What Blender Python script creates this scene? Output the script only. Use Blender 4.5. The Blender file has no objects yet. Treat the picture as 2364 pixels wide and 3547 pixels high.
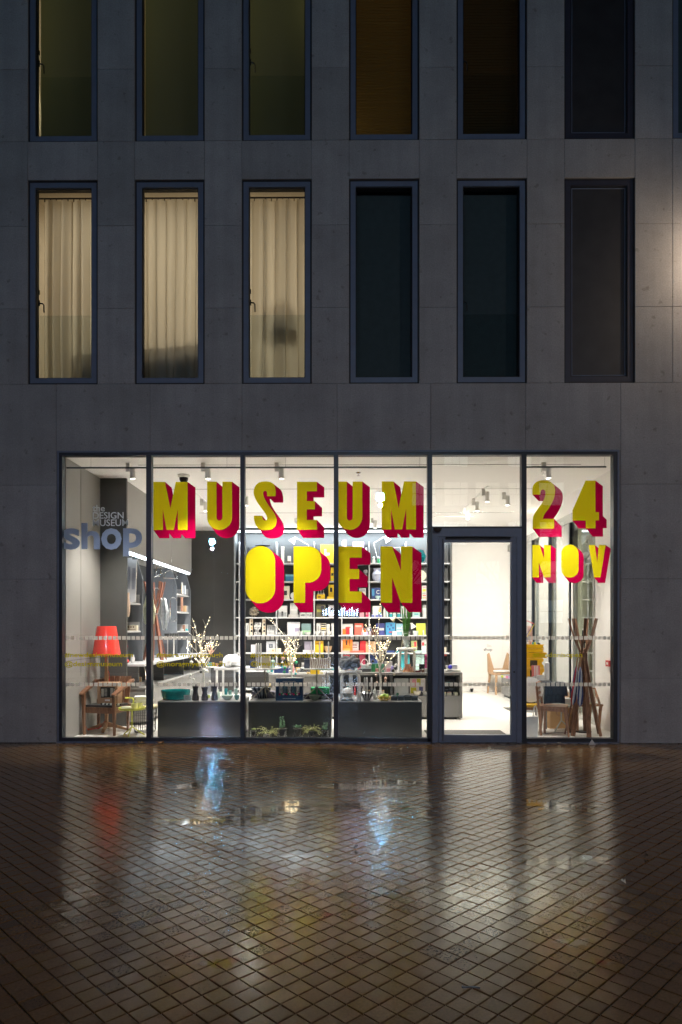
import bpy, bmesh, math, random
from mathutils import Vector, Matrix, Euler
import numpy as np
from mathutils.geometry import delaunay_2d_cdt

random.seed(7)
S = bpy.context.scene
COL = S.collection
R = math.radians

# ------------------------------------------------------------------ camera, world, exposure
D = 9.77            # metres from camera to the facade
EYE = 1.65
FPX = 2364.0        # focal length in photo pixels
YAW = R(0.42)
cam = bpy.data.cameras.new('camera')
cam_o = bpy.data.objects.new('camera', cam)
COL.objects.link(cam_o)
cam_o.location = (0, -D, EYE)
cam_o.rotation_euler = (R(90), 0, YAW)
cam.sensor_fit = 'VERTICAL'
cam.sensor_height = 36.0
cam.lens = 36.0 * FPX / 3547.0
cam.shift_y = (2175 - 1773.5) / 3547.0
cam.clip_start = 0.1
cam.clip_end = 500
S.camera = cam_o

W = bpy.data.worlds.new('World')
S.world = W
W.use_nodes = True
wn = W.node_tree.nodes
wl = W.node_tree.links
bg = wn['Background']
sky = wn.new('ShaderNodeTexSky')
sky.sky_type = 'NISHITA'
sky.sun_disc = False
sky.sun_elevation = R(-4.0)
sky.sun_rotation = R(200)
wl.new(sky.outputs[0], bg.inputs[0])
bg.inputs[1].default_value = 0.06

S.view_settings.view_transform = 'Standard'
S.view_settings.look = 'None'
S.view_settings.exposure = 0.0
S.view_settings.gamma = 1.0
S.view_settings.use_curve_mapping = False
S.render.engine = 'CYCLES'
S.cycles.use_denoising = True
S.cycles.max_bounces = 12
S.cycles.diffuse_bounces = 6
S.cycles.glossy_bounces = 4
S.cycles.transmission_bounces = 6
S.cycles.transparent_max_bounces = 24
S.cycles.sample_clamp_indirect = 250.0
S.cycles.sample_clamp_direct = 0
S.cycles.caustics_reflective = False
S.cycles.blur_glossy = 0.0
S.cycles.caustics_refractive = False


def lamp(name, kind, loc, power, color=(1, 1, 1), aim=None, parent=None, **kw):
    L = bpy.data.lights.new(name, kind)
    L.energy = power
    L.color = color
    for k, v in kw.items():
        setattr(L, k, v)
    o = bpy.data.objects.new(name, L)
    COL.objects.link(o)
    o.location = loc
    if aim is not None:
        d = Vector(aim) - Vector(loc)
        o.rotation_euler = d.to_track_quat('-Z', 'Y').to_euler()
    if parent is not None:
        o.parent = parent
        o.matrix_parent_inverse = Matrix.Translation(parent.location).inverted() if parent.rotation_euler.z == 0 else parent.matrix_basis.inverted()
    return o


# ------------------------------------------------------------------ helpers
cY, sY = math.cos(YAW), math.sin(YAW)


def P(px, py, Y):
    """photo pixel -> world point on the plane y = Y"""
    u = (px - 1182.0) / FPX
    v = (2175.0 - py) / FPX
    dx = -sY + cY * u
    dy = cY + sY * u
    t = (Y + D) / dy
    return Vector((dx * t, Y, EYE + v * t))


def PX(px, Y):
    return P(px, 2175, Y).x


def PZ(py, Y, px=1199):
    return P(px, py, Y).z


class MB:
    """collects simple shapes into one mesh"""

    def __init__(self):
        self.v = []
        self.f = []
        self.m = []
        self.mi = 0

    def add(self, vs, fs):
        b = len(self.v)
        self.v.extend([tuple(x) for x in vs])
        for f in fs:
            self.f.append(tuple(i + b for i in f))
            self.m.append(self.mi)
        return self

    def box(self, x0, x1, y0, y1, z0, z1, rot=None, piv=None):
        vs = [(x, y, z) for z in (z0, z1) for y in (y0, y1) for x in (x0, x1)]
        if rot is not None:
            pv = Vector(piv if piv is not None else ((x0 + x1) / 2, (y0 + y1) / 2, (z0 + z1) / 2))
            M = Euler(rot).to_matrix()
            vs = [tuple(M @ (Vector(v) - pv) + pv) for v in vs]
        return self.add(vs, [(0, 2, 3, 1), (4, 5, 7, 6), (0, 1, 5, 4), (2, 6, 7, 3), (0, 4, 6, 2), (1, 3, 7, 5)])

    def bar(self, p0, p1, w, h=None, up=(0, 0, 1), w1=None, h1=None):
        """rectangular bar from p0 to p1 (tapering to w1, h1)"""
        h = w if h is None else h
        w1 = w if w1 is None else w1
        h1 = h if h1 is None else h1
        p0, p1 = Vector(p0), Vector(p1)
        d = (p1 - p0).normalized()
        u = Vector(up)
        s = d.cross(u)
        if s.length < 1e-4:
            s = d.cross(Vector((1, 0, 0)))
        s.normalize()
        u = s.cross(d)
        vs = []
        for p, a, b in ((p0, w, h), (p1, w1, h1)):
            for i, j in ((-1, -1), (1, -1), (1, 1), (-1, 1)):
                vs.append(p + s * (i * a / 2) + u * (j * b / 2))
        return self.add(vs, [(3, 2, 1, 0), (4, 5, 6, 7), (0, 1, 5, 4), (1, 2, 6, 5), (2, 3, 7, 6), (3, 0, 4, 7)])

    def tube(self, pts, r, n=8, r1=None, caps=True):
        pts = [Vector(p) for p in pts]
        k = len(pts)
        rr = [r + ((r1 if r1 is not None else r) - r) * i / max(1, k - 1) for i in range(k)]
        d0 = (pts[1] - pts[0]).normalized()
        ref = Vector((0, 0, 1)) if abs(d0.z) < 0.9 else Vector((1, 0, 0))
        vs = []
        s = d0.cross(ref).normalized()
        for i, p in enumerate(pts):
            d = (pts[min(i + 1, k - 1)] - pts[max(i - 1, 0)]).normalized()
            s = (s - d * s.dot(d)).normalized()
            u = s.cross(d)
            for j in range(n):
                a = 2 * math.pi * j / n
                vs.append(p + (s * math.cos(a) + u * math.sin(a)) * rr[i])
        fs = []
        for i in range(k - 1):
            for j in range(n):
                a, b = i * n + j, i * n + (j + 1) % n
                fs.append((a, b, b + n, a + n))
        if caps:
            fs.append(tuple(range(n))[::-1])
            fs.append(tuple((k - 1) * n + j for j in range(n)))
        return self.add(vs, fs)

    def lathe(self, prof, c=(0, 0, 0), n=20, sx=1, sy=1):
        """profile [(r, z)...] turned about the vertical through c"""
        c = Vector(c)
        vs, fs = [], []
        for r, z in prof:
            for j in range(n):
                a = 2 * math.pi * j / n
                vs.append((c.x + r * sx * math.cos(a), c.y + r * sy * math.sin(a), c.z + z))
        for i in range(len(prof) - 1):
            for j in range(n):
                a, b = i * n + j, i * n + (j + 1) % n
                fs.append((a, b, b + n, a + n))
        if prof[0][0] > 1e-5:
            fs.append(tuple(range(n))[::-1])
        if prof[-1][0] > 1e-5:
            fs.append(tuple((len(prof) - 1) * n + j for j in range(n)))
        return self.add(vs, fs)

    def ball(self, c, r, n=10, sz=1.0):
        k = max(5, n // 2 + 1)
        prof = [(max(1e-6, r * math.sin(math.pi * i / k)), -r * sz * math.cos(math.pi * i / k)) for i in range(k + 1)]
        return self.lathe(prof, c, n)

    def ico(self, c, r):
        t = (1 + 5 ** .5) / 2
        vs = [Vector(p).normalized() * r + Vector(c) for p in
              [(-1, t, 0), (1, t, 0), (-1, -t, 0), (1, -t, 0), (0, -1, t), (0, 1, t), (0, -1, -t), (0, 1, -t), (t, 0, -1), (t, 0, 1), (-t, 0, -1), (-t, 0, 1)]]
        return self.add(vs, [(0, 11, 5), (0, 5, 1), (0, 1, 7), (0, 7, 10), (0, 10, 11), (1, 5, 9), (5, 11, 4), (11, 10, 2), (10, 7, 6), (7, 1, 8), (3, 9, 4), (3, 4, 2), (3, 2, 6), (3, 6, 8), (3, 8, 9), (4, 9, 5), (2, 4, 11), (6, 2, 10), (8, 6, 7), (9, 8, 1)])

    def poly(self, pts2, y0, y1):
        """extrude an outline given in x,z between two depths"""
        n = len(pts2)
        ar = sum(pts2[i][0] * pts2[(i + 1) % n][1] - pts2[(i + 1) % n][0] * pts2[i][1] for i in range(n))
        if ar < 0:
            pts2 = pts2[::-1]
        vs = [(x, y0, z) for x, z in pts2] + [(x, y1, z) for x, z in pts2]
        fs = [tuple(range(n)), tuple(range(n, 2 * n))[::-1]]
        for i in range(n):
            j = (i + 1) % n
            fs.append((j, i, i + n, j + n))
        return self.add(vs, fs)

    def xform(self, M):
        self.v = [tuple(M @ Vector(v)) for v in self.v]
        return self

    def mesh(self, name, mats, smooth=True):
        me = bpy.data.meshes.new(name)
        me.from_pydata(self.v, [], self.f)
        if not isinstance(mats, (list, tuple)):
            mats = [mats]
        for m in mats:
            me.materials.append(m)
        if len(mats) > 1:
            me.polygons.foreach_set('material_index', self.m)
        if smooth:
            me.polygons.foreach_set('use_smooth', [True] * len(me.polygons))
            me.set_sharp_from_angle(angle=R(32))
        me.update()
        return me

    def build(self, name, mats, parent=None, loc=None, rot=None, smooth=True):
        return link(name, self.mesh(name, mats, smooth), parent, loc, rot)


def link(name, data, parent=None, loc=None, rot=None):
    o = bpy.data.objects.new(name, data)
    COL.objects.link(o)
    if loc is not None:
        o.location = loc
    if rot is not None:
        o.rotation_euler = rot
    if parent is not None:
        o.parent = parent
    return o


def tag(o, label=None, cat=None, group=None, kind=None):
    if label:
        o['label'] = label
    if cat:
        o['category'] = cat
    if group:
        o['group'] = group
    if kind:
        o['kind'] = kind
    return o


def empty(name, loc, label, cat, rz=0, group=None):
    o = bpy.data.objects.new(name, None)
    o.empty_display_size = 0.1
    COL.objects.link(o)
    o.location = loc
    o.rotation_euler = (0, 0, rz)
    return tag(o, label, cat, group)


def copy_tree(o, parent=None):
    c = o.copy()
    COL.objects.link(c)
    c.parent = parent
    for ch in list(o.children):
        copy_tree(ch, c)
    return c


def text_mesh(body, bold=0.0, extrude=0.0, mat_=None, spacing=1.0):
    cu = bpy.data.curves.new('lettering', 'FONT')
    cu.body = body
    cu.offset = bold
    cu.extrude = extrude
    cu.space_character = spacing
    cu.resolution_u = 3
    o = bpy.data.objects.new('lettering', cu)
    COL.objects.link(o)
    bpy.context.view_layer.update()
    dg = bpy.context.evaluated_depsgraph_get()
    me = bpy.data.meshes.new_from_object(o.evaluated_get(dg))
    COL.objects.unlink(o)
    bpy.data.objects.remove(o)
    me.name = 'lettering'
    me.materials.clear()
    if mat_:
        me.materials.append(mat_)
    return me


def text_fit(name, body, x0, x1, z0, z1, Y, mat_, bold=0.0, parent=None, keep=False, depth=0.0015, spacing=1.0):
    """lettering facing the street whose outline fills the box x0..x1, z0..z1"""
    me = text_mesh(body, bold, 0.01, mat_, spacing)
    n = len(me.vertices)
    co = np.empty(n * 3)
    me.vertices.foreach_get('co', co)
    co = co.reshape(-1, 3)
    a, b = co.min(0), co.max(0)
    sx = (x1 - x0) / (b[0] - a[0])
    sz = (z1 - z0) / (b[1] - a[1])
    if keep:
        sx = sz
    out = np.empty_like(co)
    out[:, 0] = x0 + (co[:, 0] - a[0]) * sx
    out[:, 1] = Y - co[:, 2] / 0.01 * depth
    out[:, 2] = z0 + (co[:, 1] - a[1]) * sz
    if parent is not None:
        out -= np.array(parent_origin(parent))
    me.vertices.foreach_set('co', out.reshape(-1))
    me.update()
    return link(name, me, parent)


def parent_origin(p):
    v = Vector((0, 0, 0))
    while p is not None:
        v += p.location
        p = p.parent
    return v


# ------------------------------------------------------------------ materials
MATS = {}


def nodes_of(name):
    m = bpy.data.materials.new(name)
    m.use_nodes = True
    return m, m.node_tree.nodes, m.node_tree.links, m.node_tree.nodes['Principled BSDF']


def mat(name, col, rough=0.5, metal=0.0, var=0.12, scale=9.0, bump=0.0, bscale=60.0, stretch=None, emit=0.0, emit_col=None, coat=0.0, spec=0.5):
    if name in MATS:
        return MATS[name]
    m, N, L, b = nodes_of(name)
    b.inputs['Roughness'].default_value = rough
    b.inputs['Metallic'].default_value = metal
    b.inputs['Specular IOR Level'].default_value = spec
    b.inputs['Coat Weight'].default_value = coat
    b.inputs['Coat Roughness'].default_value = 0.08
    tc = N.new('ShaderNodeTexCoord')
    mp = N.new('ShaderNodeMapping')
    L.new(tc.outputs['Object'], mp.inputs['Vector'])
    if stretch:
        mp.inputs['Scale'].default_value = stretch
    nz = N.new('ShaderNodeTexNoise')
    nz.inputs['Scale'].default_value = scale
    nz.inputs['Detail'].default_value = 5
    L.new(mp.outputs[0], nz.inputs['Vector'])
    rp = N.new('ShaderNodeValToRGB')
    rp.color_ramp.elements[0].position = 0.3
    rp.color_ramp.elements[1].position = 0.7
    c = Vector(col[:3])
    rp.color_ramp.elements[0].color = (*(c * (1 - var)), 1)
    rp.color_ramp.elements[1].color = (*[min(1, x) for x in (c * (1 + var))], 1)
    L.new(nz.outputs[0], rp.inputs[0])
    L.new(rp.outputs[0], b.inputs['Base Color'])
    if bump:
        n2 = N.new('ShaderNodeTexNoise')
        n2.inputs['Scale'].default_value = bscale
        n2.inputs['Detail'].default_value = 4
        L.new(mp.outputs[0], n2.inputs['Vector'])
        bp = N.new('ShaderNodeBump')
        bp.inputs['Strength'].default_value = bump
        bp.inputs['Distance'].default_value = 0.01
        L.new(n2.outputs[0], bp.inputs['Height'])
        L.new(bp.outputs[0], b.inputs['Normal'])
    if emit:
        b.inputs['Emission Color'].default_value = (*(emit_col or col), 1)
        b.inputs['Emission Strength'].default_value = emit
    MATS[name] = m
    return m


def thin_mat(name, col, trans=0.7, clear=0.0, var=0.06, scale=30.0, rough=0.6):
    """sheet material: diffuse + translucent (+ a little see-through)"""
    if name in MATS:
        return MATS[name]
    m, N, L, b = nodes_of(name)
    N.remove(b)
    out = N['Material Output']
    tc = N.new('ShaderNodeTexCoord')
    nz = N.new('ShaderNodeTexNoise')
    nz.inputs['Scale'].default_value = scale
    L.new(tc.outputs['Object'], nz.inputs['Vector'])
    rp = N.new('ShaderNodeValToRGB')
    c = Vector(col)
    rp.color_ramp.elements[0].color = (*(c * (1 - var)), 1)
    rp.color_ramp.elements[1].color = (*[min(1, x) for x in (c * (1 + var))], 1)
    L.new(nz.outputs[0], rp.inputs[0])
    df = N.new('ShaderNodeBsdfDiffuse')
    tr = N.new('ShaderNodeBsdfTranslucent')
    L.new(rp.outputs[0], df.inputs[0])
    L.new(rp.outputs[0], tr.inputs[0])
    mx = N.new('ShaderNodeMixShader')
    mx.inputs[0].default_value = trans
    L.new(df.outputs[0], mx.inputs[1])
    L.new(tr.outputs[0], mx.inputs[2])
    last = mx
    if clear:
        tp = N.new('ShaderNodeBsdfTransparent')
        m2 = N.new('ShaderNodeMixShader')
        m2.inputs[0].default_value = clear
        L.new(mx.outputs[0], m2.inputs[1])
        L.new(tp.outputs[0], m2.inputs[2])
        last = m2
    L.new(last.outputs[0], out.inputs[0])
    MATS[name] = m
    return m


def glass_mat(name, tint=(0.97, 0.985, 0.98), base=0.04, refl=(0.8, 0.95, 1.0), rough=0.0, bump=0.0):
    """window glass: see-through with a Schlick reflection on each face"""
    if name in MATS:
        return MATS[name]
    m, N, L, b = nodes_of(name)
    N.remove(b)
    out = N['Material Output']
    lw = N.new('ShaderNodeLayerWeight')
    lw.inputs[0].default_value = 0.5
    pw = N.new('ShaderNodeMath')
    pw.operation = 'POWER'
    pw.inputs[1].default_value = 5.0
    L.new(lw.outputs['Facing'], pw.inputs[0])
    ml = N.new('ShaderNodeMath')
    ml.operation = 'MULTIPLY_ADD'
    ml.inputs[1].default_value = 1 - base
    ml.inputs[2].default_value = base
    L.new(pw.outputs[0], ml.inputs[0])
    tp = N.new('ShaderNodeBsdfTransparent')
    tp.inputs[0].default_value = (*tint, 1)
    gl = N.new('ShaderNodeBsdfGlossy')
    gl.inputs['Color'].default_value = (*refl, 1)
    gl.inputs['Roughness'].default_value = rough
    if bump:
        nz = N.new('ShaderNodeTexNoise')
        nz.inputs['Scale'].default_value = 1.6
        tc = N.new('ShaderNodeTexCoord')
        L.new(tc.outputs['Object'], nz.inputs['Vector'])
        bp = N.new('ShaderNodeBump')
        bp.inputs['Strength'].default_value = bump
        bp.inputs['Distance'].default_value = 0.004
        L.new(nz.outputs[0], bp.inputs['Height'])
        L.new(bp.outputs[0], gl.inputs['Normal'])
    mx = N.new('ShaderNodeMixShader')
    L.new(ml.outputs[0], mx.inputs[0])
    L.new(tp.outputs[0], mx.inputs[1])
    L.new(gl.outputs[0], mx.inputs[2])
    L.new(mx.outputs[0], out.inputs[0])
    MATS[name] = m
    return m


def stone_mat():
    m, N, L, b = nodes_of('limestone')
    geo = N.new('ShaderNodeNewGeometry')
    oi = N.new('ShaderNodeObjectInfo')
    n1 = N.new('ShaderNodeTexNoise')
    n1.inputs['Scale'].default_value = 1.7
    n1.inputs['Detail'].default_value = 8
    n1.inputs['Roughness'].default_value = 0.65
    L.new(geo.outputs['Position'], n1.inputs['Vector'])
    r1 = N.new('ShaderNodeValToRGB')
    r1.color_ramp.elements[0].position = 0.32
    r1.color_ramp.elements[0].color = (0.262, 0.252, 0.242, 1)
    r1.color_ramp.elements[1].position = 0.62
    r1.color_ramp.elements[1].color = (0.335, 0.325, 0.312, 1)
    L.new(n1.outputs[0], r1.inputs[0])
    # pits and dark spots
    n2 = N.new('ShaderNodeTexNoise')
    n2.inputs['Scale'].default_value = 9.0
    n2.inputs['Detail'].default_value = 6
    L.new(geo.outputs['Position'], n2.inputs['Vector'])
    r2 = N.new('ShaderNodeValToRGB')
    r2.color_ramp.elements[0].position = 0.30
    r2.color_ramp.elements[0].color = (0.70, 0.68, 0.66, 1)
    r2.color_ramp.elements[1].position = 0.37
    r2.color_ramp.elements[1].color = (1, 1, 1, 1)
    L.new(n2.outputs[0], r2.inputs[0])
    mm = N.new('ShaderNodeMixRGB')
    mm.blend_type = 'MULTIPLY'
    mm.inputs[0].default_value = 1.0
    L.new(r1.outputs[0], mm.inputs[1])
    L.new(r2.outputs[0], mm.inputs[2])
    # faint vertical rain streaks
    ms = N.new('ShaderNodeMapping')
    ms.inputs['Scale'].default_value = (7.0, 7.0, 0.35)
    L.new(geo.outputs['Position'], ms.inputs['Vector'])
    n5 = N.new('ShaderNodeTexNoise')
    n5.inputs['Scale'].default_value = 1.0
    n5.inputs['Detail'].default_value = 4
    L.new(ms.outputs[0], n5.inputs['Vector'])
    r5 = N.new('ShaderNodeMapRange')
    r5.inputs[1].default_value = 0.35
    r5.inputs[2].default_value = 0.6
    r5.inputs[3].default_value = 0.93
    r5.inputs[4].default_value = 1.03
    L.new(n5.outputs[0], r5.inputs[0])
    # fine speckle
    n3 = N.new('ShaderNodeTexNoise')
    n3.inputs['Scale'].default_value = 55
    n3.inputs['Detail'].default_value = 3
    L.new(geo.outputs['Position'], n3.inputs['Vector'])
    r3 = N.new('ShaderNodeMapRange')
    r3.inputs[1].default_value = 0.3
    r3.inputs[2].default_value = 0.7
    r3.inputs[3].default_value = 0.86
    r3.inputs[4].default_value = 1.12
    L.new(n3.outputs[0], r3.inputs[0])
    # each panel its own tone
    r4 = N.new('ShaderNodeMapRange')
    r4.inputs[3].default_value = 0.90
    r4.inputs[4].default_value = 1.08
    L.new(oi.outputs['Random'], r4.inputs[0])
    mu = N.new('ShaderNodeMath')
    mu.operation = 'MULTIPLY'
    L.new(r3.outputs[0], mu.inputs[0])
    L.new(r4.outputs[0], mu.inputs[1])
    sc = N.new('ShaderNodeVectorMath')
    sc.operation = 'SCALE'
    L.new(mm.outputs[0], sc.inputs[0])
    m5 = N.new('ShaderNodeMath')
    m5.operation = 'MULTIPLY'
    L.new(mu.outputs[0], m5.inputs[0])
    L.new(r5.outputs[0], m5.inputs[1])
    L.new(m5.outputs[0], sc.inputs['Scale'])
    L.new(sc.outputs[0], b.inputs['Base Color'])
    b.inputs['Roughness'].default_value = 0.8
    bp = N.new('ShaderNodeBump')
    bp.inputs['Strength'].default_value = 0.25
    bp.inputs['Distance'].default_value = 0.004
    L.new(n2.outputs[0], bp.inputs['Height'])
    L.new(bp.outputs[0], b.inputs['Normal'])
    return m


PITCH = 0.102


def paver_mat():
    m, N, L, b = nodes_of('wet_paver')
    geo = N.new('ShaderNodeNewGeometry')
    mp = N.new('ShaderNodeMapping')
    mp.vector_type = 'TEXTURE'
    mp.inputs['Rotation'].default_value = (0, 0, R(45.0))
    mp.inputs['Scale'].default_value = (PITCH, PITCH, PITCH)
    L.new(geo.outputs['Position'], mp.inputs['Vector'])
    fl = N.new('ShaderNodeVectorMath')
    fl.operation = 'FLOOR'
    L.new(mp.outputs[0], fl.inputs[0])
    sx = N.new('ShaderNodeSeparateXYZ')
    L.new(fl.outputs[0], sx.inputs[0])
    cx = N.new('ShaderNodeCombineXYZ')
    L.new(sx.outputs[0], cx.inputs[0])
    L.new(sx.outputs[1], cx.inputs[1])
    wnz = N.new('ShaderNodeTexWhiteNoise')
    wnz.noise_dimensions = '3D'
    L.new(cx.outputs[0], wnz.inputs['Vector'])
    r0 = N.new('ShaderNodeValToRGB')
    e = r0.color_ramp.elements
    e[0].position = 0.0
    e[0].color = (0.098, 0.053, 0.021, 1)
    e[1].position = 1.0
    e[1].color = (0.162, 0.090, 0.035, 1)
    for p, c in ((0.12, (0.116, 0.062, 0.024, 1)), (0.5, (0.140, 0.075, 0.029, 1)), (0.8, (0.152, 0.086, 0.036, 1)), (0.93, (0.135, 0.074, 0.016, 1))):
        q = e.new(p)
        q.color = c
    L.new(wnz.outputs['Value'], r0.inputs[0])
    n1 = N.new('ShaderNodeTexNoise')
    n1.inputs['Scale'].default_value = 70
    n1.inputs['Detail'].default_value = 6
    n1.inputs['Roughness'].default_value = 0.7
    L.new(geo.outputs['Position'], n1.inputs['Vector'])
    mr = N.new('ShaderNodeMapRange')
    mr.inputs[1].default_value = 0.3
    mr.inputs[2].default_value = 0.7
    mr.inputs[3].default_value = 0.74
    mr.inputs[4].default_value = 1.22
    L.new(n1.outputs[0], mr.inputs[0])
    sc = N.new('ShaderNodeVectorMath')
    sc.operation = 'SCALE'
    L.new(r0.outputs[0], sc.inputs[0])
    L.new(mr.outputs[0], sc.inputs['Scale'])
    L.new(sc.outputs[0], b.inputs['Base Color'])
    # standing water: large soft patches and small ones
    n2 = N.new('ShaderNodeTexNoise')
    n2.inputs['Scale'].default_value = 1.15
    n2.inputs['Detail'].default_value = 5
    n2.inputs['Distortion'].default_value = 0.6
    L.new(geo.outputs['Position'], n2.inputs['Vector'])
    wet = N.new('ShaderNodeMapRange')
    wet.interpolation_type = 'SMOOTHSTEP'
    wet.inputs[1].default_value = 0.58
    wet.inputs[2].default_value = 0.70
    L.new(n2.outputs[0], wet.inputs[0])
    # some tiles hold a film of water
    tw = N.new('ShaderNodeMapRange')
    tw.inputs[1].default_value = 0.945
    tw.inputs[2].default_value = 0.99
    L.new(wnz.outputs['Value'], tw.inputs[0])
    n4 = N.new('ShaderNodeTexNoise')
    n4.inputs['Scale'].default_value = 14
    n4.inputs['Detail'].default_value = 4
    L.new(geo.outputs['Position'], n4.inputs['Vector'])
    tw2 = N.new('ShaderNodeMapRange')
    tw2.inputs[1].default_value = 0.5
    tw2.inputs[2].default_value = 0.56
    L.new(n4.outputs[0], tw2.inputs[0])
    tm = N.new('ShaderNodeMath')
    tm.operation = 'MULTIPLY'
    L.new(tw.outputs[0], tm.inputs[0])
    L.new(tw2.outputs[0], tm.inputs[1])
    mxw = N.new('ShaderNodeMath')
    mxw.operation = 'MAXIMUM'
    L.new(wet.outputs[0], mxw.inputs[0])
    mxw.inputs[1].default_value = 0.0
    tf = N.new('ShaderNodeMath')      # a few tiles dry out a little more, a few stay glossier
    tf.operation = 'MULTIPLY_ADD'
    tf.inputs[1].default_value = 0.05
    tf.inputs[2].default_value = -0.025
    L.new(wnz.outputs['Value'], tf.inputs[0])
    rg = N.new('ShaderNodeMapRange')
    rg.inputs[3].default_value = 0.175
    rg.inputs[4].default_value = 0.12
    L.new(mxw.outputs[0], rg.inputs[0])
    ra = N.new('ShaderNodeMath')
    ra.operation = 'MULTIPLY_ADD'
    ra.inputs[1].default_value = 0.06
    L.new(n1.outputs[0], ra.inputs[0])
    L.new(rg.outputs[0], ra.inputs[2])
    rs = N.new('ShaderNodeMath')
    rs.operation = 'SUBTRACT'
    rs.inputs[1].default_value = 0.03
    L.new(ra.outputs[0], rs.inputs[0])
    rt = N.new('ShaderNodeMath')
    rt.operation = 'ADD'
    L.new(rs.outputs[0], rt.inputs[0])
    L.new(tf.outputs[0], rt.inputs[1])
    L.new(rt.outputs[0], b.inputs['Roughness'])
    b.inputs['IOR'].default_value = 1.42
    b.inputs['Coat Weight'].default_value = 0.4
    b.inputs['Coat IOR'].default_value = 1.36
    rc = N.new('ShaderNodeMapRange')
    rc.inputs[3].default_value = 0.15
    rc.inputs[4].default_value = 0.015
    L.new(mxw.outputs[0], rc.inputs[0])
    L.new(rc.outputs[0], b.inputs['Coat Roughness'])
    n3 = N.new('ShaderNodeTexNoise')
    n3.inputs['Scale'].default_value = 150
    n3.inputs['Detail'].default_value = 3
    L.new(geo.outputs['Position'], n3.inputs['Vector'])
    bs = N.new('ShaderNodeMapRange')
    bs.inputs[3].default_value = 0.2
    bs.inputs[4].default_value = 0.02
    L.new(mxw.outputs[0], bs.inputs[0])
    bp = N.new('ShaderNodeBump')
    bp.inputs['Distance'].default_value = 0.002
    L.new(bs.outputs[0], bp.inputs['Strength'])
    L.new(n3.outputs[0], bp.inputs['Height'])
    L.new(bp.outputs[0], b.inputs['Normal'])
    return m


M_STONE = stone_mat()
M_PAVER = paver_mat()
M_GROUT = mat('wet_joint_mortar', (0.007, 0.005, 0.004), 0.3, var=0.4, scale=40, bump=0.3, bscale=90)
M_CORE = mat('grey_backing', (0.17, 0.165, 0.16), 0.9)
M_FRAME = mat('black_blue_frame', (0.012, 0.016, 0.024), 0.38, var=0.1)
M_STEEL = mat('blue_grey_frame', (0.125, 0.155, 0.215), 0.42, var=0.06)
M_GASKET = mat('black_gasket', (0.008, 0.008, 0.009), 0.6)
M_GLASS = glass_mat('shop_glass', base=0.045, bump=0.15)
M_UGLASS = glass_mat('window_glass', tint=(0.93, 0.95, 0.94), base=0.035, refl=(0.75, 0.9, 1.0))
M_CLEAR = glass_mat('clear_glass', tint=(0.94, 0.97, 0.97), base=0.06, refl=(1, 1, 1))
M_WHITE = mat('white_plaster', (0.82, 0.795, 0.765), 0.7, var=0.02)
M_CEIL = mat('ceiling_plaster', (0.86, 0.835, 0.81), 0.8, var=0.01)
M_WPAINT = mat('white_paint', (0.78, 0.77, 0.74), 0.4, var=0.03)
M_GLOSSW = mat('white_ceramic', (0.8, 0.79, 0.77), 0.18, var=0.02)
M_FLOOR = mat('pale_terrazzo', (0.72, 0.69, 0.65), 0.32, var=0.07, scale=70)
M_GREYP = mat('grey_laminate', (0.20, 0.195, 0.185), 0.5, var=0.05, scale=3)
M_GREYW = mat('grey_wall_panel', (0.30, 0.29, 0.275), 0.55, var=0.04, scale=2)
M_DARK = mat('charcoal_laminate', (0.055, 0.055, 0.053), 0.5, var=0.08, scale=3)
M_PLINTH = mat('charcoal_plinth', (0.040, 0.043, 0.040), 0.42, var=0.1, scale=4)
M_BLACK = mat('black_plastic', (0.012, 0.012, 0.013), 0.35)
M_CHROME = mat('chrome', (0.7, 0.7, 0.7), 0.15, metal=1.0, var=0.02)
M_SHELF = mat('pale_shelf_edge', (0.52, 0.52, 0.53), 0.4, var=0.03)
M_WALNUT = mat('walnut_wood', (0.20, 0.098, 0.056), 0.4, var=0.4, scale=6, stretch=(8, 8, 1))
M_OAK = mat('oak_wood', (0.36, 0.20, 0.10), 0.45, var=0.25, scale=6, stretch=(8, 8, 1))
M_BEECH = mat('beech_wood', (0.50, 0.32, 0.19), 0.45, var=0.15, scale=6, stretch=(8, 8, 1))
M_PINK = mat('rose_wood', (0.30, 0.125, 0.082), 0.4, var=0.3, scale=6, stretch=(8, 8, 1))
M_YEL = thin_mat('yellow_vinyl', (0.62, 0.52, 0.009), 0.66, var=0.03, scale=200)
M_RED = thin_mat('crimson_vinyl', (0.42, 0.0015, 0.052), 0.66, var=0.03, scale=200)
M_GREYV = thin_mat('grey_blue_vinyl', (0.50, 0.57, 0.72), 0.5, var=0.03, scale=200)
M_GREYV2 = thin_mat('pale_grey_vinyl', (0.78, 0.82, 0.88), 0.55, var=0.03, scale=200)
M_OLIVE = thin_mat('olive_vinyl', (0.62, 0.56, 0.02), 0.6, clear=0.05)
M_STICK = thin_mat('frosted_vinyl', (0.80, 0.78, 0.75), 0.6, clear=0.08)
M_LEDC = mat('cool_led', (1, 1, 1), 0.5, emit=6, emit_col=(0.86, 0.93, 1.0))
M_LENS = mat('lit_lens', (1, 1, 1), 0.5, emit=18, emit_col=(1, 0.95, 0.88))
M_BULB = mat('fairy_bulb', (1, 0.9, 0.7), 0.5, emit=16, emit_col=(1, 0.74, 0.40))
# ------------------------------------------------------------------ exterior lights
# wall lantern just beyond the right edge of the picture (its glow falls on the wall in view)
WL = Vector((5.50, -0.42, 7.05))
# two cool street lamps mirrored in the glass, and an unseen third lighting the right
SL = [Vector((-7.2, -27.0, 6.4)), Vector((1.45, -19.5, 7.35)), Vector((20.0, -24.0, 7.0))]

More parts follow.
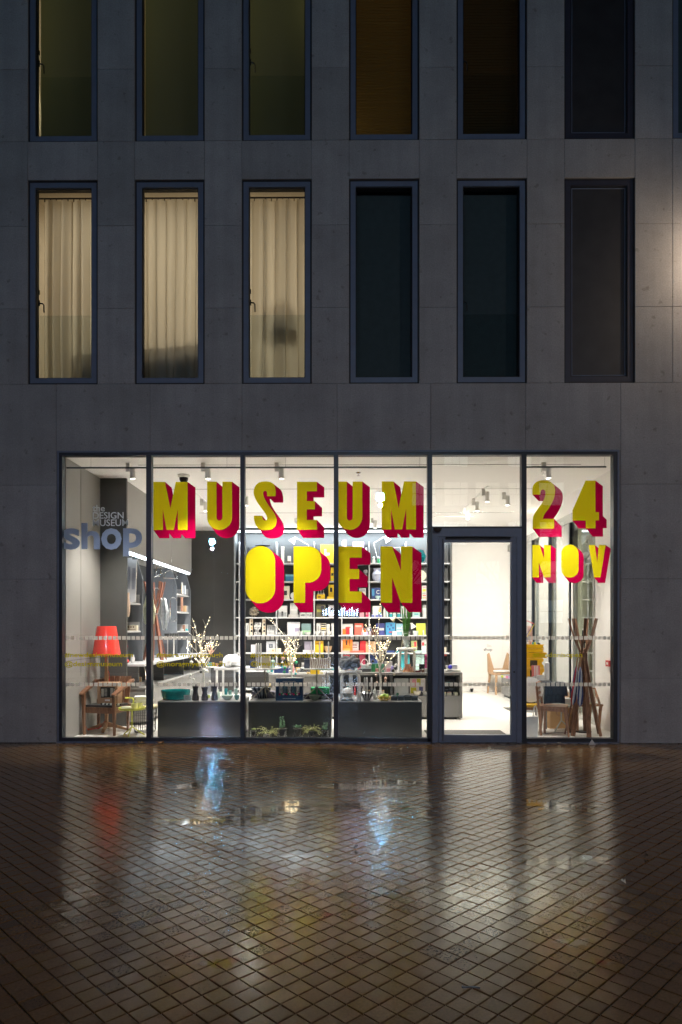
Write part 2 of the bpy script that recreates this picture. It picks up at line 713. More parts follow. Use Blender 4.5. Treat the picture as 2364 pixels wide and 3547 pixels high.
# ------------------------------------------------------------------ ground
def ground():
    pv = MB()
    pv.box(-40, 40, -15.0, 0.0, -0.30, -0.009)
    pave = pv.build('pavement', M_GROUT)
    tag(pave, kind='structure')
    m_road = mat('wet_asphalt', (0.035, 0.035, 0.037), 0.16, var=0.3, scale=30, bump=0.35, bscale=22)
    rd = MB()
    rd.box(-60, 60, -60, -15.16, -0.42, -0.12)
    tag(rd.build('road', m_road), kind='structure')
    kb = MB()
    x = -40.0
    while x < 40:
        kb.box(x, x + 0.99, -15.155, -15.005, -0.30, 0.0)
        x += 1.0
    tag(kb.build('kerb', mat('kerb_granite', (0.16, 0.16, 0.16), 0.35, bump=0.2)), kind='structure')
    # the tiles
    h = PITCH / 2 - 0.0034
    b = 0.0016
    tv = np.array([(-h + b, -h + b, 0), (h - b, -h + b, 0), (h - b, h - b, 0), (-h + b, h - b, 0),
                   (-h, -h, -0.002), (h, -h, -0.002), (h, h, -0.002), (-h, h, -0.002),
                   (-h, -h, -0.013), (h, -h, -0.013), (h, h, -0.013), (-h, h, -0.013)])
    tf = np.array([(0, 1, 2, 3)] + [(i, (i + 1) % 4, (i + 1) % 4 + 4, i + 4)[::-1] for i in range(4)] +
                  [(i + 4, (i + 1) % 4 + 4, (i + 1) % 4 + 8, i + 8)[::-1] for i in range(4)])
    rng = np.random.default_rng(3)
    n = 150
    I, J = np.meshgrid(np.arange(-n, n), np.arange(-n, n))
    I = I.ravel()
    J = J.ravel()
    c, s = math.cos(R(45)), math.sin(R(45))
    lx, ly = (I + 0.5) * PITCH, (J + 0.5) * PITCH
    X = c * lx - s * ly
    Y = s * lx + c * ly
    ok = (X > -9.5) & (X < 9.5) & (Y > -13.0) & (Y < -0.035)
    X, Y = X[ok], Y[ok]
    # which show largest: in frame and nearest
    dep = -sY * X + cY * (Y + D)
    lat = cY * X + sY * (Y + D)
    dep = np.where(dep < 0.3, 999, dep)
    px = 1182 + FPX * lat / dep
    py = 2175 + FPX * EYE / dep
    inn = (px > -40) & (px < 2404) & (py < 3600) & (dep < 900)
    order = np.argsort(np.where(inn, dep, 1e6))
    near = order[:300]
    far = order[300:]
    me = bpy.data.meshes.new('paver')
    me.from_pydata([tuple(v) for v in tv], [], [tuple(f) for f in tf])
    me.materials.append(M_PAVER)
    tilt = rng.normal(0, 0.0017, (len(X), 2))
    hz = rng.normal(0, 0.0009, len(X))
    yaw = rng.normal(0, 0.010, len(X))
    for i in near:
        o = bpy.data.objects.new('paver', me)
        COL.objects.link(o)
        o.parent = pave
        o.location = (X[i], Y[i], hz[i])
        o.rotation_euler = (tilt[i, 0], tilt[i, 1], R(45) + yaw[i])
    k = len(far)
    a = R(45) + yaw[far]
    ca, sa = np.cos(a), np.sin(a)
    vx = tv[:, 0][None, :]
    vy = tv[:, 1][None, :]
    gx = ca[:, None] * vx - sa[:, None] * vy
    gy = sa[:, None] * vx + ca[:, None] * vy
    gz = tv[:, 2][None, :] + hz[far][:, None] + gx * tilt[far, 1][:, None] + gy * tilt[far, 0][:, None]
    V = np.stack([gx + X[far][:, None], gy + Y[far][:, None], gz], -1).reshape(-1, 3)
    F = (tf[None] + (np.arange(k) * 12)[:, None, None]).reshape(-1, 4)
    m2 = bpy.data.meshes.new('paver_field')
    m2.vertices.add(len(V))
    m2.vertices.foreach_set('co', V.ravel())
    m2.loops.add(F.size)
    m2.loops.foreach_set('vertex_index', F.ravel())
    m2.polygons.add(len(F))
    m2.polygons.foreach_set('loop_start', np.arange(0, F.size, 4))
    m2.polygons.foreach_set('loop_total', np.full(len(F), 4))
    m2.polygons.foreach_set('use_smooth', np.zeros(len(F), dtype=bool))
    m2.update(calc_edges=True)
    m2.materials.append(M_PAVER)
    tag(link('paver_field', m2, pave), kind='stuff')


ground()


def puddles():
    mt = glass_mat('standing_water', tint=(0.80, 0.76, 0.70), base=0.03, refl=(1, 1, 1), rough=0.05, bump=0.12)
    rr = random.Random(21)
    for px, py, wx, wy in ((770, 2845, 0.62, 0.30), (930, 2800, 0.55, 0.34), (1130, 2790, 0.75, 0.26), (1290, 2720, 0.8, 0.34),
                           (1930, 2790, 0.55, 0.34), (1960, 2985, 0.42, 0.22), (1990, 3262, 0.13, 0.09), (765, 3338, 0.16, 0.08), (700, 2720, 0.5, 0.3), (2080, 3330, 0.07, 0.06)):
        d = EYE * FPX / (py - 2175)
        Y = d - D
        cx = PX(px, Y)
        n = 72
        ph = [rr.uniform(0, 6.28) for _ in range(6)]
        vs = [(0, 0, 0)]
        for i in range(n):
            a = 2 * math.pi * i / n
            r_ = 1 + 0.30 * math.sin(2 * a + ph[0]) + 0.22 * math.sin(3 * a + ph[1]) + 0.16 * math.sin(5 * a + ph[2]) + 0.12 * math.sin(8 * a + ph[3]) + 0.08 * math.sin(13 * a + ph[4])
            vs.append((r_ * wx * math.cos(a) * 0.6, r_ * wy * math.sin(a) * 0.6, 0))
        m = MB()
        m.add(vs, [(0, 1 + i, 1 + (i + 1) % n) for i in range(n)])
        o = m.build('puddle', mt, None, (cx, Y, 0.0011), smooth=False)
        tag(o, kind='structure')


puddles()

# ------------------------------------------------------------------ stone building
BLD = empty('stone_building', (0, 0, 0), 'dark stone clad building with tall narrow windows above a lit shop', 'building')
XC = [-4.07 + 1.5385 * k for k in range(7)]
WH = 0.5015
R2T, R2B, R1B, R1T = 8.08, 5.15, 8.635, 11.58
OPL, OPR, OPT = -4.145, 3.895, 4.19
core = MB()


def panel(x0, x1, z0, z1):
    g = 0.0018
    m = MB()
    c = 0.003
    vs = [(x0 + g, 0.013, z0 + g), (x1 - g, 0.013, z0 + g), (x1 - g, 0.013, z1 - g), (x0 + g, 0.013, z1 - g)]
    vm = [(x, 0.004, z) for x, _, z in vs]
    vf = [(x0 + g + c, 0, z0 + g + c), (x1 - g - c, 0, z0 + g + c), (x1 - g - c, 0, z1 - g - c), (x0 + g + c, 0, z1 - g - c)]
    fs = [(8, 9, 10, 11)] + [(i, (i + 1) % 4, (i + 1) % 4 + 4, i + 4) for i in range(4)] + [(i + 4, (i + 1) % 4 + 4, (i + 1) % 4 + 8, i + 8) for i in range(4)]
    m.add(vs + vm + vf, fs)
    m.build('stone_panel', M_STONE, BLD, smooth=False)
    core.box(x0, x1, 0.0095, 0.24, z0, z1)


zb = [R2B, 6.235, 7.42, R1B, 9.67, 10.85, 12.1]
edges = [(-6.6, XC[0] - WH)] + [(XC[k] + WH, XC[k + 1] - WH) for k in range(6)]
for k, (a, b_) in enumerate(edges):
    for z0, z1 in zip(zb[:-1], zb[1:]):
        panel(a, b_, z0, z1)
for k in range(7):
    if k < 6:
        panel(XC[k] - WH, XC[k] + WH, R2T, R1B)
    else:
        for z0, z1 in zip(zb[:3], zb[1:4]):
            panel(XC[k] - WH, XC[k] + WH, z0, z1)
    panel(XC[k] - WH, XC[k] + WH, R1T, 12.1)
panel(XC[6] + WH, 7.2, R2B, R1B)
panel(XC[6] + WH, 7.2, R1B, 12.1)
fx = [-6.6, -4.16, -2.81, -1.49, -0.127, 1.21, 2.566, 3.92, 7.2]
for i in range(1, 7):
    panel(fx[i], fx[i + 1], OPT, R2B)
for z0, z1 in ((0, 0.93), (0.93, 2.35), (2.35, 3.70), (3.70, R2B)):
    panel(-6.6, -4.16, z0, z1)
    panel(3.92, 7.2, z0, z1)
core.box(-4.16, OPL, 0.0021, 0.24, 0, OPT)
core.box(OPR, 3.92, 0.0021, 0.24, 0, OPT)
core.build('wall_core', M_CORE, BLD, smooth=False)


def frame_box(m, x0, x1, z0, z1, w, y0, y1, wt=None, wb=None):
    wt = w if wt is None else wt
    wb = w if wb is None else wb
    m.box(x0, x0 + w, y0, y1, z0, z1)
    m.box(x1 - w, x1, y0, y1, z0, z1)
    m.box(x0 + w, x1 - w, y0, y1, z1 - wt, z1)
    m.box(x0 + w, x1 - w, y0, y1, z0, z0 + wb)


def upper_window(k, z0, z1, solid=False, handle=False, guard=False):
    x0, x1 = XC[k] - WH, XC[k] + WH
    m = MB()
    frame_box(m, x0 + 0.022, x1 - 0.022, z0 + 0.024, z1 - 0.022, 0.072, 0.028, 0.12)
    w = m.build('window', M_STEEL if not solid else mat('dark_bronze_frame', (0.030, 0.030, 0.045), 0.45), BLD, smooth=False)
    g = MB()
    frame_box(g, x0 + 0.001, x1 - 0.001, z0 + 0.001, z1 - 0.001, 0.0215, 0.03, 0.10)
    frame_box(g, x0 + 0.0935, x1 - 0.0935, z0 + 0.0965, z1 - 0.0935, 0.012, 0.05, 0.13)
    g.build('gasket', M_GASKET, w, smooth=False)
    if solid:
        p = MB()
        p.box(x0 + 0.106, x1 - 0.106, 0.062, 0.09, z0 + 0.11, z1 - 0.106)
        p.build('louvre_panel', mat('dark_metal_panel', (0.022, 0.021, 0.022), 0.5, var=0.25, scale=4), w, smooth=False)
        q = MB()
        frame_box(q, x0 + 0.118, x1 - 0.118, z0 + 0.122, z1 - 0.118, 0.008, 0.052, 0.0615)
        q.build('trim', M_STEEL, w, smooth=False)
        return
    p = MB()
    p.box(x0 + 0.1, x1 - 0.1, 0.078, 0.09, z0 + 0.103, z1 - 0.1)
    p.build('pane', M_UGLASS, w, smooth=False)
    if handle:
        hz = z0 + 1.22
        hx = x0 + 0.125
        h = MB()
        h.tube([(hx - 0.03, 0.115, hz), (hx + 0.03, 0.135, hz), (hx + 0.045, 0.14, hz - 0.02), (hx + 0.048, 0.14, hz - 0.125)], 0.0105, 6)
        h.box(hx - 0.03, hx - 0.005, 0.1121, 0.128, hz - 0.04, hz + 0.04)
        h.build('handle', M_BLACK, w)
        h = MB()
        h.box(hx - 0.03, hx - 0.008, 0.112, 0.135, hz + 0.13, hz + 0.19)
        h.build('latch', M_BLACK, w)
    if guard:
        q = MB()
        q.box(x0 + 0.1, x1 - 0.1, 0.165, 0.177, z0 + 0.02, z0 + 1.06)
        q.build('guard_pane', M_CLEAR, w, smooth=False)


for k in range(6):
    upper_window(k, R2B, R2T, solid=(k == 5), handle=k in (0, 2, 4), guard=k in (0, 2, 4))
for k in range(7):
    upper_window(k, R1B, R1T, solid=(k == 5), handle=k in (0, 2, 4), guard=k in (0, 2, 4))


# rooms behind the upper windows
def room(x0, x1, z0, z1, m_, depth=3.2):
    b = MB()
    t = 0.06
    y0 = 0.241
    b.box(x0 - t, x0, y0, depth, z0 - t, z1 + t)
    b.box(x1, x1 + t, y0, depth, z0 - t, z1 + t)
    b.box(x0, x1, y0, depth, z0 - t, z0)
    b.box(x0, x1, y0, depth, z1, z1 + t)
    b.box(x0 - t, x1 + t, depth, depth + t, z0 - t, z1 + t)
    tag(b.build('room_wall', m_, smooth=False), kind='structure')


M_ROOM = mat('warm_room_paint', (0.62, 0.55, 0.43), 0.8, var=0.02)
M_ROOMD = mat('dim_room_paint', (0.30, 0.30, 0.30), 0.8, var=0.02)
room(-4.72, -0.42, 5.02, 8.22, M_ROOM)
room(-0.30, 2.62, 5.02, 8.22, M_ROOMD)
room(-4.72, -0.42, 8.40, 11.8, M_ROOM)
room(-0.30, 2.62, 8.40, 11.8, M_ROOM)
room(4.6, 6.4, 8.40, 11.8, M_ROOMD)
lamp('unseen_room_light', 'AREA', (-2.6, 1.9, 8.1), 44, (1.0, 0.85, 0.66), aim=(-2.5, 1.5, 5.0), shape='RECTANGLE', size=3.4, size_y=0.8)
lamp('unseen_room_light', 'AREA', (-0.95, 2.6, 5.85), 13, (1.0, 0.85, 0.66), aim=(-0.95, 0.5, 6.2), shape='SQUARE', size=0.7)  # unseen low lamp, added to throw the drum lamp shadow onto the curtain
lamp('unseen_room_light', 'AREA', (-2.9, 2.6, 6.2), 14, (1.0, 0.85, 0.66), aim=(-2.9, 0.5, 6.3), shape='SQUARE', size=0.5)  # unseen low lamp, added to throw the sofa shadow onto the curtain
lamp('unseen_room_light', 'AREA', (-2.6, 1.5, 11.6), 26, (1.0, 0.87, 0.62), aim=(-2.6, 0.9, 8.5), shape='RECTANGLE', size=3.0, size_y=0.5)
for k, w_ in ((0, 7.0), (1, 4.0), (2, 4.5), (3, 9.0)):  # unseen upright strips, added so the blinds grade brighter towards their sides
    xk = XC[min(k, 2)] + (0.62 if k == 3 else -0.56)
    lamp('unseen_room_light', 'AREA', (xk, 0.80, 10.0), w_, (1.0, 0.86, 0.52), aim=(xk + (-0.5 if k == 3 else 0.5), 0.3, 9.9), shape='RECTANGLE', size=0.12, size_y=2.6)
lamp('unseen_room_light', 'AREA', (0.4, 1.9, 11.6), 2.6, (1.0, 0.68, 0.34), aim=(0.4, 0.6, 8.5), shape='RECTANGLE', size=0.9, size_y=0.5)

M_CURT = thin_mat('linen_curtain', (0.68, 0.63, 0.53), 0.72, var=0.05, scale=60)


def curtain(k, label, x0, x1):
    nx, nz = 150, 14
    z0, z1 = 5.06, 8.12
    rr = random.Random(k + 40)
    ph = [rr.uniform(0, 6.28) for _ in range(8)]
    fr = [rr.uniform(30, 46), rr.uniform(48, 70), rr.uniform(14, 24), rr.uniform(85, 120)]
    vs, fs = [], []
    for j in range(nz + 1):
        t = j / nz
        for i in range(nx + 1):
            x = x0 + (x1 - x0) * i / nx
            drift = 0.03 * math.sin(3 * t + ph[4]) * math.sin(5 * x + ph[5])
            xx = x + drift * (1 - t)
            a = 0.5 + 0.5 * t
            y = 0.55 + 0.034 * math.sin(fr[0] * xx + ph[0] + 1.2 * math.sin(fr[2] * xx + ph[2])) + 0.016 * math.sin(fr[1] * xx + ph[1]) * (1.2 - t) + 0.007 * a * math.sin(fr[3] * xx + ph[3])
            vs.append((x + 0.034 * math.sin(fr[0] * xx + ph[0] + 1.1), y, z0 + (z1 - z0) * t))
    for j in range(nz):
        for i in range(nx):
            a = j * (nx + 1) + i
            fs.append((a, a + 1, a + nx + 2, a + nx + 1))
    m = MB().add(vs, fs)
    t = empty('curtain', ((x0 + x1) / 2, 0.55, 5.06), label, 'curtain', group='linen curtains in the lit upper windows')
    m.xform(Matrix.Translation((-(x0 + x1) / 2, -0.55, -5.06)))
    m.build('cloth', M_CURT, t)
    r = MB()
    r.tube([(x0 - (x0 + x1) / 2 - 0.1, 0, 3.10), (x1 - (x0 + x1) / 2 + 0.03, 0, 3.10)], 0.012, 6)
    for i in range(14):
        xx = (x1 - x0) * (i / 13 - 0.5)
        r.box(xx - 0.006, xx + 0.006, -0.008, 0.008, 3.05, 3.09)
    r.build('curtain_rail', mat('curtain_track', (0.06, 0.055, 0.05), 0.5), t)


curtain(0, 'pale linen curtain with a wide gap at its side, above the shop name lettering', -4.57, -3.42)
curtain(1, 'warm lit linen curtain with a dark sofa shadow across its foot', -3.12, -1.92)
curtain(2, 'warm lit linen curtain with shadows of a drum lamp and a leafy plant', -1.56, -0.44)

# the things whose shadows fall on the curtains
M_SOFA = mat('sofa_fabric', (0.04, 0.036, 0.032), 0.9, bump=0.2)
s_ = empty('sofa', (-3.0, 0.90, 5.02), 'dark low sofa seen as a shadow behind the linen curtains', 'sofa')
b = MB()
b.box(-1.05, 1.05, -0.22, 0.6, 0.12, 0.42)
b.build('seat', M_SOFA, s_)
b = MB()
b.poly([(-1.05, 0.42), (-1.05, 0.78), (-0.5, 0.84), (0.3, 0.88), (1.05, 0.96), (1.05, 0.42)], -0.25, -0.08)
b.build('backrest', M_SOFA, s_)
for sx in (-1.0, 1.0):
    for sy in (-0.2, 0.5):
        b = MB()
        b.tube([(sx, sy, 0), (sx, sy, 0.12)], 0.03, 8)
        b.build('leg', M_BLACK, s_)
l_ = empty('drum_lamp', (-1.0, 0.86, 5.02), 'tall drum shade lamp standing as a shadow behind the curtain', 'lamp')
b = MB()
b.tube([(0, 0, 0.02), (0, 0, 1.0)], 0.035, 8)
b.build('stem', M_BLACK, l_)
b = MB()
b.lathe([(0.17, 0.90), (0.25, 0.97), (0.24, 1.28), (0.09, 1.42)], n=24)
b.build('lamp_shade', thin_mat('grey_shade_cloth', (0.2, 0.18, 0.15), 0.4), l_)
b = MB()
b.box(-0.24, 0.24, -0.12, 0.12, 0, 0.2)
b.build('base', M_BLACK, l_)
p_ = empty('potted_plant', (-1.24, 0.66, 5.10), 'small leafy plant standing as a shadow behind the curtain', 'plant')
b = MB()
b.lathe([(0.05, 0), (0.07, 0.14)], n=12)
b.build('pot', M_BLACK, p_)
b = MB()
for i in range(16):
    a = i * 2.4
    e = Vector((math.cos(a) * 0.13, math.sin(a) * 0.07, 0.16 + 0.17 * ((i * 37) % 10) / 10))
    b.bar((0, 0, 0.13), e, 0.008)
    b.bar(e - Vector((0.03, 0, 0.01)), e + Vector((0.05 * math.cos(a), 0.02, 0.02)), 0.05, 0.006, w1=0.01)
b.tube([(0, 0, 0.15), (-0.04, 0, 0.4), (-0.02, 0, 0.62)], 0.005, 5)
b.tube([(0, 0, 0.15), (0.05, 0, 0.38), (0.09, 0, 0.5)], 0.005, 5)
b.build('leaves', mat('dark_leaf', (0.03, 0.05, 0.02), 0.6), p_)

# blinds
def blind(k, z0, z1, label, m_, x0=None, x1=None, y=0.235, ribs=0):
    x0 = XC[k] - 0.42 if x0 is None else x0
    x1 = XC[k] + 0.42 if x1 is None else x1
    t = empty('roller_blind', ((x0 + x1) / 2, y, z0), label, 'blind', group='blinds in the upper windows')
    h = (x1 - x0) / 2
    b = MB()
    if ribs:
        n = ribs
        vs, fs = [], []
        for i in range(2 * n + 1):
            z = (z1 - z0) * i / (2 * n)
            yy = 0.006 if i % 2 else -0.006
            vs += [(-h, yy, z), (h, yy, z)]
        for i in range(2 * n):
            fs.append((2 * i, 2 * i + 1, 2 * i + 3, 2 * i + 2))
        b.add(vs, fs)
    else:
        b.box(-h, h, -0.001, 0.001, 0.03, z1 - z0)
    b.build('blind_cloth', m_, t, smooth=False)
    b = MB()
    b.box(-h, h, -0.014, 0.014, 0.0, 0.028)
    b.build('bottom_bar', M_BLACK, t)


M_BLG = thin_mat('green_grey_blind', (0.235, 0.24, 0.165), 0.62, scale=80)
M_BLO = thin_mat('ochre_blind', (0.30, 0.19, 0.06), 0.6, scale=80)
M_BLB = thin_mat('brown_blind', (0.15, 0.10, 0.045), 0.6, scale=80)
M_BLT = mat('teal_dark_blind', (0.055, 0.075, 0.078), 0.8, var=0.1)
blind(0, R1B + 0.06, 11.5, 'olive blind with a bright lit gap at its side, in the topmost row', M_BLG, XC[0] - 0.472, XC[0] + 0.40, 0.36)
blind(1, R1B + 0.06, 11.5, 'very dark green blind with a thin bright gap at its side, in the topmost row', M_BLG, XC[1] - 0.452, XC[1] + 0.47, 0.36)
blind(2, R1B + 0.06, 11.5, 'green blind in the topmost row with a soft glow along both sides', M_BLG, XC[2] - 0.46, XC[2] + 0.385, 0.38)
blind(3, R1B + 0.02, 11.5, 'orange brown pleated blind lit from behind in the topmost row', M_BLO, ribs=70)
blind(4, R1B + 0.02, 11.5, 'dark brown pleated blind with a dark block behind its foot, topmost row', M_BLB, ribs=70)
blind(6, R1B + 0.02, 11.5, 'black blind in the topmost window cut by the edge of the photo', M_BLT)
blind(3, R2B + 0.02, 8.0, 'unlit blue black blind beside the lit curtain with the drum lamp shadow', M_BLT)
blind(4, R2B + 0.02, 8.0, 'unlit blue black blind beside the dark metal panel', M_BLT)
b = MB()
b.box(0.0, 0.62, 0, 0.35, 0, 0.42)
tag(b.build('storage_box', M_BLACK, loc=(XC[4] - 0.2, 0.30, R1B - 0.02)), 'dark block shape behind the foot of the brown blind', 'box')

# ------------------------------------------------------------------ shop front
SF = empty('shopfront', (0, 0, 0), 'floor to ceiling black framed shop window with glass door and large lettering', 'shop window')
fr = MB()
fr.box(OPL, OPL + 0.062, 0.012, 0.13, 0.0, OPT)
fr.box(OPR - 0.072, OPR, 0.012, 0.13, 0.0, OPT)
fr.box(OPL + 0.062, OPR - 0.072, 0.012, 0.13, OPT - 0.062, OPT)
fr.box(OPL + 0.062, 1.215, 0.012, 0.13, 0.0, 0.068)
fr.box(2.585, OPR - 0.072, 0.012, 0.13, 0.0, 0.068)
fr.build('frame', M_FRAME, SF, smooth=False)
tr = MB()
tr.box(OPL - 0.004, OPL + 0.018, 0.001, 0.0115, 0, OPT + 0.004)
tr.box(OPR - 0.018, OPR + 0.004, 0.001, 0.0115, 0, OPT + 0.004)
tr.box(OPL + 0.018, OPR - 0.018, 0.001, 0.0115, OPT - 0.018, OPT + 0.004)
tr.box(OPL + 0.018, 1.21, 0.001, 0.0115, 0.0, 0.018)
tr.box(2.59, OPR - 0.018, 0.001, 0.0115, 0.0, 0.018)
tr.build('trim', M_STEEL, SF, smooth=False)
MPX = [(507, 524), (833, 848), (1157, 1173), (1482, 1498), (1808, 1825)]
mull = []
for a, c in MPX:
    xa, xb = PX(a, 0.012), PX(c, 0.012)
    mull.append((xa, xb))
    b = MB()
    b.box(xa, xb, 0.012, 0.13, 0.068 if xa < 1 else 0.0, OPT - 0.062)
    b.build('mullion', M_FRAME, SF, smooth=False)
ZT = PZ(1829, 0.05)      # transom over the door
b = MB()
b.box(mull[3][1], mull[4][0], 0.012, 0.13, ZT - 0.012, ZT + 0.016)
b.build('transom', M_FRAME, SF, smooth=False)
bays = [(OPL + 0.062, mull[0][0]), (mull[0][1], mull[1][0]), (mull[1][1], mull[2][0]), (mull[2][1], mull[3][0]), (mull[3][1], mull[4][0]), (mull[4][1], OPR - 0.072)]
PANES = []
for i, (a, c) in enumerate(bays):
    b = MB()
    z0 = 0.068 if i != 4 else ZT + 0.016
    b.box(a, c, 0.06, 0.075, z0, OPT - 0.062)
    PANES.append(b.build('pane', M_GLASS, SF, smooth=False))
# door
dr = MB()
dx0, dx1 = mull[3][1] + 0.002, mull[4][0] - 0.002
dz = ZT - 0.013
dr.box(dx0, PX(1520, 0), 0.002, 0.10, 0.0, dz)
dr.box(PX(1792, 0), dx1, 0.002, 0.10, 0.0, dz)
dr.box(PX(1520, 0), PX(1792, 0), 0.002, 0.10, PZ(1858, 0), dz)
dr.build('door_frame', M_STEEL, SF, smooth=False)
lf = MB()
lx0, lx1 = PX(1521.5, 0), PX(1790.5, 0)
frame_box(lf, lx0, lx1, 0.012, PZ(1859.5, 0), 0.076, 0.006, 0.085, wt=0.075, wb=0.105)
DOOR = lf.build('door', M_STEEL, SF, smooth=False)
b = MB()
b.box(lx0 + 0.074, lx1 - 0.074, 0.04, 0.054, 0.115, PZ(1859.5, 0) - 0.073)
b.build('door_pane', M_GLASS, DOOR, smooth=False)
b = MB()
b.tube([(PX(1543, 0), -0.014, PZ(1863, 0)), (PX(1768, 0), -0.014, PZ(1863, 0))], 0.014, 8)
b.box(PX(1543, 0), PX(1768, 0), -0.004, 0.0055, PZ(1870, 0), PZ(1861, 0))
b.build('door_closer', M_BLACK, DOOR)
b = MB()
b.box(lx0 + 0.05, lx0 + 0.06, 0.0, 0.0055, 0.03, PZ(1859.5, 0) - 0.03)
b.build('gasket', M_GASKET, DOOR, smooth=False)
b = MB()
b.tube([(lx1 - 0.036, 0.0, 1.02), (lx1 - 0.036, 0.006, 1.02)], 0.014, 10)
b.build('lock', M_BLACK, DOOR)
b = MB()
b.box(mull[3][1], mull[4][0], -0.02, 0.12, 0.0, 0.010)
b.build('threshold', mat('worn_threshold', (0.10, 0.10, 0.11), 0.4, metal=0.6), SF, smooth=False)
b = MB()
b.lathe([(0.062, 0.0), (0.060, -0.02), (0.045, -0.045), (0.02, -0.058), (1e-5, -0.061)], (0, 0, 0), 20)
b.box(-0.03, 0.03, 0.0, 0.035, -0.005, 0.012)
tag(b.build('dome_sensor', mat('dark_bronze_dome', (0.05, 0.045, 0.045), 0.22, coat=0.5), loc=(PX(1516, -0.05), -0.055, PZ(1830, -0.05))), 'small dark half dome sensor over the corner of the door frame', 'sensor')

# ---- vinyl lettering -------------------------------------------------------
YL = 0.081


def arc(cx, cy, rx, ry, a0, a1, n=10):
    return [(cx + rx * math.cos(R(a0 + (a1 - a0) * i / n)), cy + ry * math.sin(R(a0 + (a1 - a0) * i / n))) for i in range(n + 1)]


def catmull(pts, corners, n=5):
    """smooth a closed outline; indices in corners stay sharp"""
    out = []
    k = len(pts)
    for i in range(k):
        p0, p1, p2, p3 = (Vector(pts[(i + j) % k]) for j in (-1, 0, 1, 2))
        c1, c2 = i in corners, (i + 1) % k in corners
        if c1 and c2:
            out.append(tuple(p1))
            continue
        if c1:
            p0 = p1
        if c2:
            p3 = p2
        for s in range(n):
            t = s / n
            q = 0.5 * ((2 * p1) + (p2 - p0) * t + (2 * p0 - 5 * p1 + 4 * p2 - p3) * t * t + (3 * p1 - p0 - 3 * p2 + p3) * t ** 3)
            out.append((q.x, q.y))
    return out


def glyph(parent, pts, ox, oy, sc, off, grow, label):
    """pts in zoomed photo coordinates; off/grow place the far outline of the block letter"""
    xs = [p[0] for p in pts]
    ys = [p[1] for p in pts]
    cx, cy = (min(xs) + max(xs)) / 2, (min(ys) + max(ys)) / 2

    def w(p, y):
        q = P(ox + p[0] / sc, oy + p[1] / sc, YL)
        return Vector((q.x, y, q.z))

    A = pts
    B = [(cx + (x - cx) * grow + off[0], cy + (y - cy) * grow + off[1]) for x, y in pts]
    n = len(A)
    ar = sum(A[i][0] * A[(i + 1) % n][1] - A[(i + 1) % n][0] * A[i][1] for i in range(n))
    sg = 1 if ar > 0 else -1
    V2 = [Vector(p) for p in A]
    F2 = [list(range(n)) if sg > 0 else list(range(n))[::-1]]
    for i in range(n):
        j = (i + 1) % n
        ex, ey = A[j][0] - A[i][0], A[j][1] - A[i][1]
        nx, ny = ey * sg, -ex * sg
        dx = (B[i][0] + B[j][0] - A[i][0] - A[j][0]) / 2
        dy = (B[i][1] + B[j][1] - A[i][1] - A[j][1]) / 2
        if nx * dx + ny * dy > 1e-3:
            q = [Vector(A[i]), Vector(A[j]), Vector(B[j]), Vector(B[i])]
            s2 = sum(q[k].x * q[(k + 1) % 4].y - q[(k + 1) % 4].x * q[k].y for k in range(4))
            if s2 < 0:
                q = q[::-1]
            F2.append(list(range(len(V2), len(V2) + 4)))
            V2 += q
    # one flat film: cut along every outline, keep what lies in the letter or its block side
    E2, k0 = [], 0
    for f in F2:
        E2 += [(f[k], f[(k + 1) % len(f)]) for k in range(len(f))]
    ov, oe, of_, _, _, _ = delaunay_2d_cdt(V2, E2, [], 0, 0.01)

    def inside(pt, poly):
        c = False
        for k in range(len(poly)):
            a_, b_ = poly[k], poly[k - 1]
            if (a_[1] > pt[1]) != (b_[1] > pt[1]) and pt[0] < (b_[0] - a_[0]) * (pt[1] - a_[1]) / (b_[1] - a_[1]) + a_[0]:
                c = not c
        return c

    quads = [[tuple(V2[k]) for k in f] for f in F2[1:]]
    m = MB()
    m.v = [tuple(w((v.x, v.y), YL)) for v in ov]
    for f in of_:
        c = (sum(ov[k].x for k in f) / len(f), sum(ov[k].y for k in f) / len(f))
        if inside(c, A):
            m.f.append(tuple(f))
            m.m.append(0)
        elif any(inside(c, q) for q in quads):
            m.f.append(tuple(f))
            m.m.append(1)
    o = m.build('letter', [M_YEL, M_RED], parent, smooth=False)
    tag(o, label)


def gM(x, y):
    return [(x + a, y + c) for a, c in [(0, 0), (93, 0), (135, 214), (178, 0), (273, 0), (273, 384), (196, 384), (195, 217), (163, 384), (105, 384), (75, 214), (76, 384), (0, 384)]]


def gU(x, y):
    return [(x + a, y + c) for a, c in [(0, 0), (75, 0), (75, 284)] + arc(98.5, 288, 23.5, 23, 180, 0, 8)[1:-1] + [(122, 284), (122, 0), (199, 0), (199, 280)] + arc(99.5, 284, 99.5, 102, 0, 180, 16)[1:-1] + [(0, 280)]]


def gE(x0, x1, x2, x3, y0, y1, y2, y3, y4, y5):
    return [(x0, y0), (x2, y0), (x2, y1), (x1, y1), (x1, y2), (x3, y2), (x3, y3), (x1, y3), (x1, y4), (x2, y4), (x2, y5), (x0, y5)]


